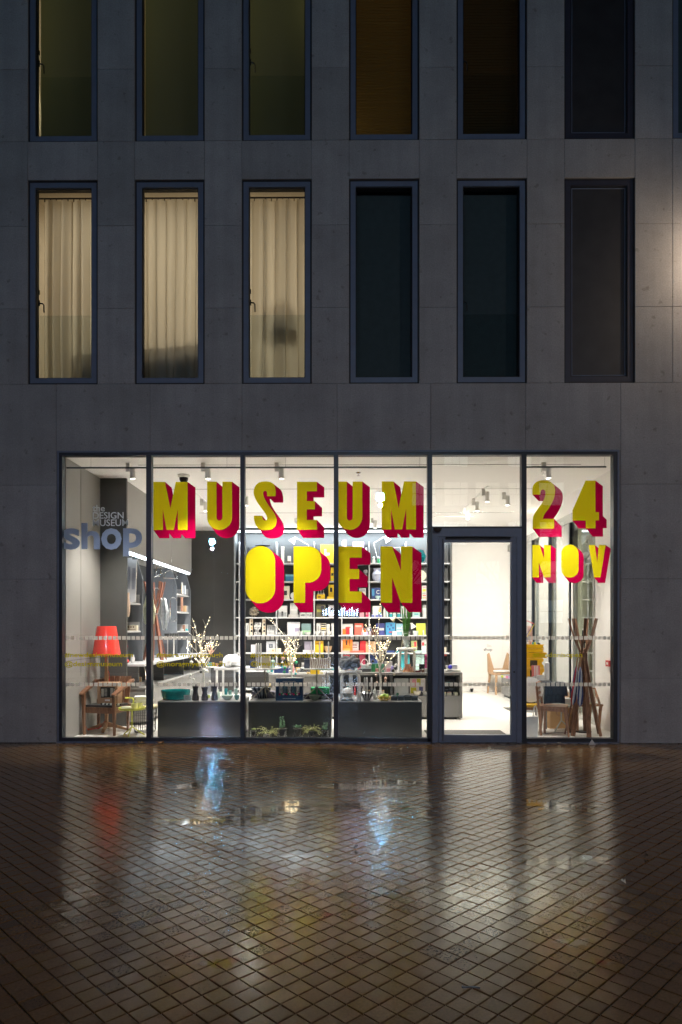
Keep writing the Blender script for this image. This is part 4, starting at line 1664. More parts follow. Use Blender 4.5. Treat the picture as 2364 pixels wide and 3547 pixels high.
# armchair ------------------------------------------------------------------
ac = empty('armchair', (PX(374, 0.95), 0.95, 0.004), 'walnut armchair with sloping arms holding a wooden display box', 'chair', rz=R(-14))
leg4(ac, [((-0.27, -0.24, 0.62), (-0.21, -0.30, 0)), ((0.27, -0.24, 0.58), (0.30, -0.28, 0)), ((-0.29, 0.20, 0.50), (-0.37, 0.30, 0)), ((0.25, 0.2, 0.45), (0.17, 0.30, 0))], M_WALNUT, 0.05, 0.03)
m = MB()
m.box(-0.27, 0.27, -0.25, -0.215, 0.33, 0.42)
m.box(-0.27, 0.27, 0.19, 0.225, 0.33, 0.42)
m.box(-0.27, -0.235, -0.215, 0.19, 0.33, 0.42)
m.box(0.235, 0.27, -0.215, 0.19, 0.33, 0.42)
m.box(-0.235, 0.235, -0.215, 0.19, 0.38, 0.419)
m.build('seat', M_WALNUT, ac)
m = MB()
m.poly([(-0.25, 0.421), (-0.24, 0.455), (0.24, 0.455), (0.25, 0.421)], -0.24, 0.20)
m.build('cushion', mat('black_leather', (0.03, 0.03, 0.033), 0.4, bump=0.1), ac)
for s in (-1, 1):
    m = MB()
    m.bar((s * 0.285, -0.29, 0.615), (s * 0.31, 0.17, 0.80), 0.07, 0.035)
    m.bar((s * 0.31, 0.17, 0.80), (s * 0.27, 0.27, 0.81), 0.07, 0.035)
    m.build('armrest', M_WALNUT, ac)
for i in range(5):
    m = MB()
    x = -0.2 + 0.1 * i
    m.bar((x, 0.205, 0.40), (x, 0.285, 0.87), 0.085, 0.018, up=(0, 1, 0))
    m.build('back_slat', M_WALNUT, ac)
m = MB()
m.bar((-0.28, 0.29, 0.80), (0.28, 0.29, 0.80), 0.03, 0.07)
m.build('back_rail', M_WALNUT, ac)

db = empty('display_box', (PX(378, 0.92), 0.95, 0.461), 'plain wooden box with a black and white picture window, on the armchair', 'box', rz=R(-6))
M_PLY = mat('birch_ply', (0.42, 0.25, 0.145), 0.55, var=0.1)
m = MB()
frame_box(m, -0.165, 0.165, 0.0, 0.335, 0.045, -0.075, 0.10, wt=0.07, wb=0.095)
m.box(-0.12, 0.12, 0.06, 0.09, 0.095, 0.265)
m.build('case', M_PLY, db, smooth=False)
m = MB()
m.box(-0.119, 0.119, -0.052, -0.05, 0.096, 0.264)
m.build('picture', mat('dark_print', (0.03, 0.035, 0.03), 0.4), db, smooth=False)
for i, (x0, x1, z0, z1) in enumerate(((-0.11, -0.07, 0.11, 0.235), (0.04, 0.085, 0.115, 0.245), (0.095, 0.115, 0.11, 0.235))):
    m = MB()
    m.box(x0, x1, -0.055, -0.0525, z0, z1)
    m.build('print_column', mat('pale_print', (0.62, 0.62, 0.55), 0.6), db, smooth=False)
m = MB()
for i in range(6):
    m.box(-0.06, -0.015, -0.055, -0.0525, 0.12 + i * 0.021, 0.13 + i * 0.021)
m.build('print_stripe', MATS['pale_print'], db, smooth=False)
for z0, z1 in ((0.045, 0.07), (0.285, 0.305)):
    m = MB()
    m.box(-0.04, 0.04, -0.0775, -0.0755, z0, z1)
    m.build('paper_label', M_WPAINT, db, smooth=False)
sp = empty('game_pieces', (PX(385, 0.72), 0.745, 0.461), 'row of small black and white striped pieces along the front of the chair seat', 'pieces', rz=R(-14))
for i in range(11):
    m = MB()
    m.box(-0.18 + i * 0.033, -0.153 + i * 0.033, -0.02, 0.02, 0, 0.022)
    m.build('piece', M_WPAINT if i % 2 else M_BLACK, sp, smooth=False)

# red lamp -------------------------------------------------------------------
rl = empty('floor_lamp', (PX(370, 1.15), 1.15, 0.004), 'tall floor lamp with glossy red shade on a wooden post', 'lamp')
M_REDS = mat('red_lacquer', (0.82, 0.06, 0.045), 0.12, coat=0.6, var=0.03)
zs = PZ(2270, 1.15)
zt = PZ(2170, 1.15)
m = MB()
m.lathe([(0.222, zs), (0.152, zt), (0.146, zt), (0.216, zs)], n=40)
m.lathe([(0.222, zs), (0.216, zs)], n=40)
for i in range(3):
    a = i * 2.094
    m.tube([(0, 0, zt - 0.05), (0.15 * math.cos(a), 0.15 * math.sin(a), zt - 0.05)], 0.004, 5)
m.v, m.f, m.m = m.v, [f for f in m.f if len(f) < 20], m.m
m.build('lamp_shade', M_REDS, rl)
m = MB()
m.lathe([(0.012, zs - 0.02), (0.014, zs + 0.09), (0.03, zs + 0.1), (0.033, zs + 0.15), (0.02, zs + 0.2), (1e-5, zs + 0.21)], n=14)
m.build('bulb', mat('clear_bulb', (0.8, 0.6, 0.55), 0.1), rl)
m = MB()
m.bar((0, 0, 0.09), (0, 0, zs + 0.05), 0.045)
m.build('post', M_OAK, rl)
for a in (0.15, 1.72, 3.29, 4.86):
    m = MB()
    m.bar((0, 0, 0.11), (0.31 * math.cos(a), 0.31 * math.sin(a), 0.018), 0.05, 0.07, w1=0.04, h1=0.03)
    m.build('foot', M_OAK, rl)
m = MB()
m.tube([(-0.02, 0.01, 0.16), (-0.1, -0.05, 0.05), (-0.24, -0.15, 0.03), (-0.29, -0.2, 0.14), (-0.33, -0.22, 0.17), (-0.355, -0.25, 0.10), (-0.335, -0.30, 0.02)], 0.006, 6)
m.tube([(0, 0.03, zs - 0.2), (0.03, 0.04, zs - 0.3), (0.026, 0.03, 0.5)], 0.004, 5)
m.build('cord', M_REDS, rl)
m = MB()
m.lathe([(0.03, 0), (0.036, 0.03), (0.03, 0.055), (1e-5, 0.06)], (-0.325, -0.31, 0), 12)
m.build('foot_switch', M_BLACK, rl)

# yellow side table ------------------------------------------------------------
M_YT = mat('pale_yellow_metal', (0.60, 0.60, 0.10), 0.35, var=0.03)
yt = empty('side_table', (PX(458, 0.62), 0.62, 0.004), 'small round pale yellow metal side table with a hooked handle', 'table')
m = MB()
m.lathe([(1e-5, 0.40), (0.19, 0.40), (0.20, 0.42), (0.20, 0.435), (0.193, 0.435), (0.188, 0.412), (1e-5, 0.410)], n=28)
m.build('table_top', M_YT, yt)
m = MB()
m.tube([(0, 0, 0.12), (0, 0, 0.40)], 0.013, 8)
m.build('stem', M_YT, yt)
for i in range(3):
    a = 0.5 + i * 2.094
    m = MB()
    m.tube([(0, 0, 0.14), (0.19 * math.cos(a), 0.19 * math.sin(a), 0.0)], 0.009, 6)
    m.build('leg', M_YT, yt)
m = MB()
m.tube([(0.015, 0.02, 0.41), (0.015, 0.02, 0.545), (0.008, 0.02, 0.565), (-0.01, 0.02, 0.575), (-0.11, 0.02, 0.575)], 0.013, 8)
m.build('handle', M_YT, yt)


def book(cx, cy, z, w, d, h, rz, col, label, name='book'):
    m = MB()
    m.mi = 0
    m.box(-w / 2, w / 2, -d / 2, d / 2, 0, 0.004)
    m.box(-w / 2, w / 2, -d / 2, d / 2, h - 0.004, h)
    m.box(-w / 2, -w / 2 + 0.004, -d / 2, d / 2, 0.004, h - 0.004)
    m.mi = 1
    m.box(-w / 2 + 0.004, w / 2 - 0.004, -d / 2 + 0.004, d / 2 - 0.004, 0.0045, h - 0.0045)
    o = m.build(name, [mat('cover_%02x%02x%02x' % tuple(int(255 * c) for c in col), col, 0.45, var=0.04), mat('page_edges', (0.72, 0.69, 0.62), 0.9, stretch=(1, 1, 30))], None, (cx, cy, z), (0, 0, rz), smooth=False)
    return tag(o, label, 'book')


tx, ty, tz = yt.location.x, 0.62, 0.418
book(tx - 0.055, 0.57, tz, 0.18, 0.14, 0.018, 0.1, (0.5, 0.5, 0.42), 'grey green book lowest on the yellow side table')
book(tx - 0.05, 0.575, tz + 0.0185, 0.16, 0.12, 0.016, -0.1, (0.66, 0.66, 0.58), 'pale book on top of the grey green one on the yellow table')
for i, (dx_, r_, h_, wh) in enumerate(((0.08, 0.05, 0.09, 'pale yellow cup at the front of the yellow side table'), (0.13, 0.045, 0.085, 'pale yellow cup at the rim of the yellow side table'))):
    m = MB()
    m.lathe([(r_ * 0.7, 0), (r_, 0.015), (r_, h_), (r_ - 0.006, h_), (r_ - 0.006, 0.02), (1e-5, 0.018)], n=18)
    tag(m.build('cup', mat('pale_lemon_ceramic', (0.72, 0.70, 0.36), 0.25), loc=(tx + dx_ - 0.02, 0.55 + i * 0.1, tz)), wh, 'cup')

# wire basket ------------------------------------------------------------------
wbx = PX(503, 1.0)
wb = empty('wire_basket', (wbx, 1.0, 0.006), 'round black wire basket stool with a pale cushion top', 'stool')
m = MB()
n = 30
for i in range(n):
    a = 2 * math.pi * i / n
    m.tube([(0.15 * math.cos(a), 0.15 * math.sin(a), 0.005), (0.165 * math.cos(a), 0.165 * math.sin(a), 0.03), (0.18 * math.cos(a), 0.18 * math.sin(a), 0.37)], 0.0032, 4)
for z, r_ in ((0.006, 0.15), (0.10, 0.168), (0.19, 0.172), (0.28, 0.176), (0.37, 0.18)):
    m.tube([(r_ * math.cos(2 * math.pi * i / 28), r_ * math.sin(2 * math.pi * i / 28), z) for i in range(29)], 0.0035, 4, caps=False)
m.build('wire_cage', M_BLACK, wb)
m = MB()
m.lathe([(1e-5, 0.372), (0.18, 0.372), (0.20, 0.39), (0.20, 0.41), (0.18, 0.43), (1e-5, 0.435)], n=26)
m.build('cushion', mat('straw_cushion', (0.50, 0.43, 0.26), 0.8, bump=0.2), wb)
zz = 0.444
for i, (w, d, h, c, l) in enumerate(((0.22, 0.2, 0.04, (0.45, 0.45, 0.43), 'grey book at the bottom of the stack on the wire basket stool'), (0.26, 0.2, 0.03, (0.7, 0.7, 0.69), 'white book second from the bottom on the wire basket stool'), (0.22, 0.18, 0.035, (0.6, 0.6, 0.58), 'pale grey book second from the top on the wire basket stool'), (0.25, 0.19, 0.02, (0.75, 0.75, 0.74), 'thin white book on top of the stack on the wire basket stool'))):
    book(wbx - 0.01 * i, 1.0, zz, w, d, h, 0.12 * (i - 1), c, l)
    zz += h + 0.0006


# light trees --------------------------------------------------------------------
def light_tree(loc, H, seed, label, baubles, warm=1.0):
    rr = random.Random(seed)
    t = empty('light_tree', loc, label, 'decorative tree', group='small birch trees with fairy lights')
    tips = []
    tr = MB()
    tr.tube([(0, 0, 0), (0.008, 0, H * 0.2), (-0.006, 0, H * 0.42)], 0.019, 8, 0.014)
    tr.build('trunk', mat('birch_bark', (0.68, 0.66, 0.60), 0.6, var=0.25, scale=7, stretch=(1, 1, 6)), t)
    br = MB()

    def grow(p, d, L, r, k):
        pts = [p]
        q = p
        for i in range(3):
            d = (d + Vector((rr.uniform(-.22, .22), rr.uniform(-.22, .22), 0.10))).normalized()
            q = q + d * L / 3
            pts.append(q)
            tips.append(q + Vector((rr.uniform(-.012, .012), rr.uniform(-.012, .012), 0.006)))
        br.tube(pts, r, 5, r * 0.5, caps=False)
        if k > 0:
            for i in range(rr.randint(2, 3)):
                a = rr.uniform(0, 6.28)
                nd = (d + Vector((math.cos(a), math.sin(a) * 0.8, rr.uniform(0.0, 0.35))) * 0.75).normalized()
                grow(pts[rr.randint(1, 3)], nd, L * rr.uniform(0.45, 0.65), r * 0.6, k - 1)

    for i in range(9):
        a = i * 2.4 + rr.uniform(-.3, .3)
        z = H * (0.36 + 0.028 * i)
        el = rr.uniform(0.9, 2.6)
        grow(Vector((0, 0, z)), Vector((math.cos(a), math.sin(a) * 0.7, el)).normalized(), H * rr.uniform(0.17, 0.30), 0.009, 2)
    grow(Vector((0, 0, H * 0.42)), Vector((0.02, 0, 1)), H * 0.5, 0.011, 2)
    br.build('branch', mat('white_twig', (0.72, 0.69, 0.62), 0.6, var=0.15), t)
    bl_ = MB()
    rr.shuffle(tips)
    for q in tips[:110]:
        bl_.ico(q, 0.0044)
    tag(bl_.build('fairy_light', M_BULB, t), kind='stuff')
    for (x, y, z, r_, c) in baubles:
        b_ = MB()
        b_.ball((x, y, z), r_, 12)
        b_.tube([(x, y, z + r_), (x, y, z + r_ + 0.07)], 0.0018, 4)
        b_.build('bauble', mat('bauble_%d_%d_%d' % tuple(int(100 * q) for q in c), c, 0.18, coat=0.4, var=0.04), t)
    lamp('fairy_glow', 'POINT', (loc[0], loc[1], loc[2] + H * 0.6), 1.6, (1.0, 0.78, 0.5), parent=t, shadow_soft_size=0.12)
    return t


W_, K_, G_, O_, T_ = (0.72, 0.70, 0.66), (0.03, 0.03, 0.03), (0.03, 0.36, 0.16), (0.62, 0.40, 0.30), (0.05, 0.40, 0.42)
ty_ = 1.12
light_tree((PX(706, ty_), ty_, 0.541), 1.10, 11, 'white twig tree with fairy lights and silver baubles behind the black vases',
           [(-0.20, -0.03, 0.36, 0.024, W_), (-0.205, -0.03, 0.31, 0.014, W_), (-0.15, -0.04, 0.29, 0.02, W_), (0.11, -0.05, 0.25, 0.022, W_), (0.09, -0.05, 0.21, 0.015, W_), (-0.19, -0.02, 0.56, 0.03, W_), (-0.23, 0, 0.50, 0.018, K_), (0.06, -0.05, 0.42, 0.028, W_), (-0.03, -0.06, 0.41, 0.024, K_), (0.02, -0.06, 0.44, 0.03, W_), (-0.22, -0.02, 0.62, 0.02, K_), (0.05, 0.1, 0.4, 0.02, W_)])
light_tree((PX(1011, 1.15), 1.15, 0.541), 1.06, 23, 'white twig tree with fairy lights and green baubles behind the blue gift box',
           [(-0.10, -0.06, 0.72, 0.024, O_), (-0.13, -0.06, 0.62, 0.03, O_), (0.08, -0.06, 0.56, 0.028, G_), (-0.10, -0.07, 0.47, 0.026, G_), (-0.11, -0.07, 0.41, 0.024, G_), (0.06, -0.07, 0.30, 0.028, G_), (-0.12, -0.07, 0.28, 0.022, O_), (0.03, -0.07, 0.66, 0.022, T_), (0.12, -0.05, 0.44, 0.026, W_), (-0.02, -0.08, 0.42, 0.024, W_), (0.07, -0.08, 0.38, 0.02, T_), (-0.15, 0, 0.55, 0.018, W_)])
light_tree((PX(1318, 1.12), 1.12, 0.541), 1.14, 37, 'warm lit twig tree with black and wooden baubles behind the gold bowl',
           [(-0.21, -0.04, 0.50, 0.026, W_), (-0.16, -0.04, 0.53, 0.026, W_), (-0.12, -0.05, 0.58, 0.024, K_), (-0.09, -0.05, 0.66, 0.022, K_), (0.0, -0.07, 0.58, 0.026, (0.5, 0.42, 0.3)), (0.13, -0.05, 0.60, 0.026, K_), (0.20, -0.04, 0.43, 0.026, K_), (0.25, -0.03, 0.52, 0.024, W_), (0.22, -0.05, 0.37, 0.022, (0.4, 0.33, 0.22)), (-0.07, -0.07, 0.36, 0.022, (0.4, 0.3, 0.22)), (0.08, -0.07, 0.31, 0.026, O_), (0.08, -0.07, 0.26, 0.020, O_), (0.16, -0.06, 0.25, 0.018, K_), (-0.06, -0.07, 0.24, 0.02, O_), (0.0, 0.03, 0.72, 0.024, K_), (0.07, 0.0, 0.70, 0.022, K_)])
gm = empty('wire_ornament', (PX(732, 1.05), 1.05, PZ(2256, 1.05)), 'small copper wire diamond hanging in the first twig tree', 'ornament')
m = MB()
pts = [(0, 0, 0.05), (0.05, 0, 0), (0, 0, -0.05), (-0.05, 0, 0), (0, 0.05, 0), (0, -0.05, 0)]
for a, c in ((0, 1), (1, 2), (2, 3), (3, 0), (0, 4), (0, 5), (2, 4), (2, 5), (1, 4), (4, 3), (3, 5), (5, 1)):
    m.tube([pts[a], pts[c]], 0.0025, 4)
m.tube([(0, 0, 0.05), (0, 0, 0.1)], 0.001, 4)
m.build('wire', mat('copper_wire', (0.75, 0.30, 0.20), 0.25, metal=0.8), gm)

# ------------------------------------------------------------------ small goods: builder
def colmat(c, rough=0.45, pre='paint'):
    return mat(pre + '_%d_%d_%d_%d' % (int(c[0] * 200), int(c[1] * 200), int(c[2] * 200), int(rough * 100)), c, rough, var=0.05)


WHT = (0.60, 0.59, 0.57)
CRM = (0.70, 0.62, 0.48)
GRY = (0.32, 0.32, 0.32)
BLK = (0.025, 0.025, 0.028)
NAV = (0.03, 0.06, 0.20)
TEA = (0.04, 0.33, 0.36)
YLW = (0.80, 0.52, 0.02)
ORG = (0.80, 0.22, 0.03)
REDC = (0.62, 0.03, 0.04)
CORAL = (0.72, 0.14, 0.10)
PNK = (0.75, 0.30, 0.34)
LIME = (0.52, 0.60, 0.04)
BLU = (0.05, 0.25, 0.45)
WOOD = (0.50, 0.33, 0.18)
BRN = (0.12, 0.05, 0.03)
GRN = (0.04, 0.28, 0.10)
MINT = (0.42, 0.60, 0.56)
SIL = (0.6, 0.6, 0.6)


def item(kind, label, cat, x0, x1, yt_, zb_, Y, col, name=None, depth=None, pic=None, txt=None, col2=None, h=None):
    """one small thing standing on height zb_, its outline taken from its width and top in the photo"""
    a = P(x0, yt_, Y)
    c = P(x1, yt_, Y)
    w = c.x - a.x
    H = h if h else max(0.01, a.z - zb_)
    cx = (a.x + c.x) / 2
    z = zb_ + 0.0006
    mt = colmat(col)
    nm = name or kind
    m = MB()
    o = None
    if kind in ('book', 'box', 'card'):
        d = depth or {'book': 0.03, 'box': min(w, 0.16), 'card': 0.008}[kind]
        lean = {'book': 0.10, 'box': 0, 'card': 0.12}[kind]
        if pic or txt or kind == 'book':
            o = empty(nm, (cx, Y, z), label, cat)
            m.mi = 0
            m.box(-w / 2, w / 2, 0, d, 0, H)
            m.xform(Matrix.Rotation(-lean, 4, 'X'))
            m.build('cover' if kind == 'book' else 'body', mt, o, smooth=False)
            if kind == 'book':
                q = MB()
                q.box(w / 2 - 0.003, w / 2 + 0.0015, 0.004, d - 0.004, 0.004, H - 0.004)
                q.box(-w / 2 + 0.004, w / 2 - 0.003, 0.004, d - 0.004, H - 0.004, H + 0.0015)
                q.xform(Matrix.Rotation(-lean, 4, 'X'))
                q.build('pages', mat('page_edges', (0.72, 0.69, 0.62), 0.9), o, smooth=False)
            for (px0, px1, pz0, pz1, pc) in (pic or []):
                q = MB()
                q.box(-w / 2 + px0 * w, -w / 2 + px1 * w, -0.0015, -0.0002, pz0 * H, pz1 * H)
                q.xform(Matrix.Rotation(-lean, 4, 'X'))
                q.build('print', colmat(pc), o, smooth=False)
            if txt:
                s, fx0, fx1, fz0, fz1, tc = txt
                t = text_fit('lettering', s, -w / 2 + fx0 * w + cx, -w / 2 + fx1 * w + cx, fz0 * H + z, fz1 * H + z, -0.002 + Y, colmat(tc), 0.02, o, depth=0.001)
        else:
            m.box(-w / 2, w / 2, 0, d, 0, H)
            o = m.build(nm, mt, loc=(cx, Y, z), smooth=False)
    else:
        r = w / 2
        if kind == 'bowl':
            m.lathe([(r * 0.45, 0), (r * 0.5, H * 0.08), (r * 0.85, H * 0.5), (r, H), (r * 0.95, H), (r * 0.78, H * 0.5), (1e-5, H * 0.18)], n=20)
        elif kind == 'cup':
            m.lathe([(r * 0.8, 0), (r * 0.95, H * 0.15), (r, H), (r * 0.9, H), (r * 0.85, H * 0.2), (1e-5, H * 0.18)], n=16)
        elif kind == 'jar':
            m.lathe([(r * 0.95, 0), (r, H * 0.05), (r, H * 0.72), (r * 0.9, H * 0.76)], n=16)
            m.mi = 1
            m.lathe([(r * 0.93, H * 0.765), (r * 0.93, H), (1e-5, H)], n=16)
        elif kind == 'bottle':
            m.lathe([(r, 0), (r, H * 0.55), (r * 0.9, H * 0.65), (r * 0.35, H * 0.76), (r * 0.35, H * 0.9), (r * 0.42, H * 0.9), (r * 0.42, H), (1e-5, H)], n=14)
        elif kind == 'candle':
            m.lathe([(r, 0), (r, H * 0.93), (r * 0.5, H * 0.985), (1e-5, H)], n=10)
        elif kind == 'disc':
            m.lathe([(1e-5, 0), (r * 0.96, 0), (r, 0.012), (r * 0.96, 0.02), (1e-5, 0.014)], n=28)
            m.xform(Matrix.Translation((0, 0.02, r)) @ Matrix.Rotation(R(82), 4, 'X'))
        elif kind == 'ball':
            m.ball((0, 0, r), r, 16)
        elif kind == 'vase':
            m.lathe([(r * 0.55, 0), (r * 0.9, H * 0.25), (r, H * 0.55), (r * 0.62, H * 0.82), (r * 0.7, H), (r * 0.62, H), (r * 0.5, H * 0.82), (1e-5, H * 0.3)], n=20)
        elif kind == 'doll':
            m.mi = 0
            m.lathe([(r * 0.9, 0), (r, H * 0.2), (r * 0.75, H * 0.55), (r * 0.35, H * 0.64)], n=14)
            m.mi = 1
            m.ball((0, 0, H * 0.8), H * 0.2, 12)
        if m.m and max(m.m) == 1:
            o = empty(nm, (cx, Y, z), label, cat)
            k0 = [f for f, i in zip(m.f, m.m) if i == 0]
            k1 = [f for f, i in zip(m.f, m.m) if i == 1]
            for fs, nn, mm_ in ((k0, 'body', mt), (k1, 'lid' if kind == 'jar' else 'head', colmat(col2 or WOOD))):
                q = MB()
                q.v, q.f, q.m = list(m.v), fs, [0] * len(fs)
                ob = q.build(nn, mm_, o)
                bm = bmesh.new()
                bm.from_mesh(ob.data)
                bmesh.ops.delete(bm, geom=[v for v in bm.verts if not v.link_faces], context='VERTS')
                bm.to_mesh(ob.data)
                bm.free()
        else:
            o = m.build(nm, mt, loc=(cx, Y, z))
    if o is not None:
        tag(o, label, cat)
    return o


SY = BY + 0.10
TOPN = {0: 'top bookcase shelf', 1: 'second bookcase shelf', 2: 'third bookcase shelf', 3: 'fourth bookcase shelf', 4: 'fifth bookcase shelf', 5: 'sixth bookcase shelf'}


def S_(i, kind, what, cat, x0, x1, yt_, col, **k):
    item(kind, what + ', ' + TOPN[i], cat, x0, x1, yt_, SZ[i], k.pop('Y', SY), col, **k)


# top shelf
S_(0, 'vase', 'small dark owl shaped vase', 'vase', 854, 868, 1897, BLK, name='vase')
S_(0, 'card', 'tall cream wooden paddle', 'paddle', 975, 985, 1893, CRM, name='paddle')
S_(0, 'box', 'pale block with a dark foot', 'block', 997, 1008, 1926, CRM, name='block', pic=[(0, 1, 0, 0.3, BRN)])
S_(0, 'book', 'big yellow print with a pale stroke', 'poster', 1112, 1156, 1885, YLW, name='poster', pic=[(0.3, 0.42, 0.3, 0.75, WHT), (0.42, 0.7, 0.42, 0.56, CRM)])
S_(0, 'vase', 'pink and red toy tower', 'toy', 1184, 1204, 1872, PNK, name='toy_tower')
S_(0, 'box', 'pink and white wavy topped box', 'box', 1223, 1261, 1877, (0.62, 0.3, 0.6), pic=[(0.05, 0.95, 0.62, 0.95, WHT)])
S_(0, 'box', 'black box with a white star', 'box', 1263, 1276, 1887, BLK, pic=[(0.3, 0.75, 0.62, 0.85, WHT)])
S_(0, 'doll', 'small white and ochre wooden doll', 'figurine', 1290, 1301, 1928, CRM, col2=WHT, name='wooden_doll')
S_(0, 'doll', 'small green and black wooden doll', 'figurine', 1306, 1318, 1927, GRN, col2=WHT, name='wooden_doll')
hx = MB()
p0, p1 = P(1440, 1897, SY), P(1478, 1948, SY)
r_ = (p0.z - SZ[0]) / 2
hx.poly([(r_ * .95 * math.cos(R(a)), r_ + r_ * math.sin(R(a))) for a in (0, 60, 120, 180, 240, 300)], 0, 0.16)
hx.xform(Matrix.Translation((0, 0, -r_ * 0.13)))
tag(hx.build('geometric_vase', glass_mat('teal_glass', tint=(0.15, 0.72, 0.75), base=0.08), loc=((p0.x + p1.x) / 2 - 0.05, SY, SZ[0] + 0.003), smooth=False), 'large faceted teal glass vase at the end of the top bookcase shelf', 'vase')


def desk_lamp(label, base, elbow, head, aim, mt, r=0.06):
    b0 = Vector(base)
    t = empty('desk_lamp', base, label, 'lamp')
    e, h_, a = (Vector(q) - b0 for q in (elbow, head, aim))
    m = MB()
    m.lathe([(r * 1.2, 0), (r * 1.2, 0.015), (r * 0.2, 0.025), (0.008, 0.05)], n=18)
    m.build('base', mt, t)
    m = MB()
    m.tube([(0, 0, 0.03), e], 0.006, 6)
    m.build('lower_arm', mt, t)
    m = MB()
    m.tube([e, h_], 0.006, 6)
    m.build('upper_arm', mt, t)
    m = MB()
    m.lathe([(r * 0.42, 0), (r * 0.45, -0.5 * r), (r * 0.6, -0.9 * r), (r * 1.15, -2.1 * r), (r * 1.1, -2.1 * r), (r * 0.5, -0.9 * r), (1e-5, -0.5 * r)], n=18)
    q = (a - h_).to_track_quat('-Z', 'Y').to_matrix().to_4x4()
    m.xform(Matrix.Translation(h_) @ q)
    m.build('lamp_shade', mt, t)
    return t


WP = M_WPAINT
q = lambda x, y, Y=SY: tuple(P(x, y, Y))
desk_lamp('white desk lamp stretching to the left on the top bookcase shelf', (PX(1075, SY), SY, SZ[0] + .001), q(1070, 1888), q(1025, 1862), q(1008, 1882), WP, 0.075)
desk_lamp('white desk lamp bent to the right over two wooden dolls, top bookcase shelf', (PX(1312, SY + .1), SY + .1, SZ[0] + .001), q(1295, 1881, SY + .1), q(1334, 1858, SY + .1), q(1350, 1880, SY + .1), WP, 0.075)
desk_lamp('white wire desk lamp half hidden by the large letter N, top bookcase shelf', (PX(1395, SY), SY, SZ[0] + .001), q(1387, 1896), q(1362, 1898), q(1358, 1912), WP, 0.06)
dk = empty('metal_dish', (PX(911, SY), SY, SZ[0]), 'dark metal dish on a stem with a bent rod, top bookcase shelf', 'dish')
m = MB()
zq = PZ(1893, SY) - SZ[0]
m.lathe([(0.08, 0), (0.08, 0.01), (0.012, 0.02), (0.012, zq - 0.02), (0.10, zq), (0.195, zq + 0.02), (0.19, zq + 0.03), (1e-5, zq + 0.012)], n=28)
m.build('dish', M_BLACK, dk)
m = MB()
m.tube([(0.0, 0, zq), (0.0, 0, zq + 0.14), (0.015, 0, zq + 0.152), (0.1, 0, zq + 0.155)], 0.008, 6)
m.build('rod', M_BLACK, dk)

# second shelf
S_(1, 'box', 'blue cube beside the letter P', 'box', 990, 1018, 1990, BLU, pic=[(0, 1, 0.72, 1, (0.2, 0.5, 0.6))])
S_(1, 'box', 'yellow box with small pictures', 'box', 1146, 1157, 1966, YLW, pic=[(0.2, 0.9, 0.4, 0.6, BLK), (0.1, 0.9, 0.1, 0.2, LIME)])
S_(1, 'doll', 'small grey figurine', 'figurine', 1261, 1274, 1972, GRY, col2=GRY, name='figurine')
S_(1, 'vase', 'navy vase with white line pattern', 'vase', 1288, 1326, 1969, (0.42, 0.44, 0.55), name='patterned_vase')
S_(1, 'disc', 'round pale wooden plate standing up', 'plate', 1440, 1478, 1967, CRM, name='plate')
# third shelf
S_(2, 'box', 'cream wooden ring block', 'block', 985, 1003, 2030, CRM, pic=[(0.0, 0.55, 0.3, 0.65, BLK)])
S_(2, 'disc', 'white plate half behind the letter P', 'plate', 1006, 1030, 2038, WHT, name='plate')
S_(2, 'box', 'yellow box holding three bottles', 'box', 1098, 1126, 2059, YLW, pic=[(0.12, 0.5, 0.35, 0.6, BRN)])
for i in range(3):
    S_(2, 'bottle', ('left', 'middle', 'right')[i] + ' of three clear bottles behind the yellow box', 'bottle', 1100 + i * 9, 1107 + i * 9, 2044, SIL, Y=SY + 0.2)
S_(2, 'box', 'yellow picture box on two yellow books', 'box', 1139, 1157, 2025, YLW, pic=[(0.25, 0.75, 0.5, 0.8, BLK)], Y=SY + 0.06)
S_(2, 'book', 'thin yellow books lying flat', 'books', 1134, 1158, 2066, YLW, depth=0.05, Y=SY - 0.02)
S_(2, 'box', 'white box with red speckles', 'box', 1246, 1268, 2038, WHT, pic=[(0.1, 0.9, 0.1, 0.6, (0.7, 0.42, 0.32)), (0.1, 0.9, 0.7, 0.95, GRY)])
S_(2, 'book', 'navy picture board with a white letter', 'board', 1288, 1320, 2036, NAV, txt=('C', 0.5, 0.85, 0.45, 0.8, WHT), pic=[(0.05, 0.3, 0.3, 0.9, BLU)])
S_(2, 'bowl', 'pale teal bowl in front of the navy board', 'bowl', 1300, 1319, 2064, MINT, Y=SY - 0.06)
S_(2, 'card', 'print of coloured stacked bowls', 'poster', 1463, 1478, 2028, WHT, pic=[(0.1, 0.9, 0.8, 0.95, PNK), (0.1, 0.9, 0.55, 0.75, YLW), (0.1, 0.9, 0.38, 0.5, GRY), (0.1, 0.9, 0.22, 0.34, CORAL), (0.1, 0.9, 0.03, 0.18, WOOD)])
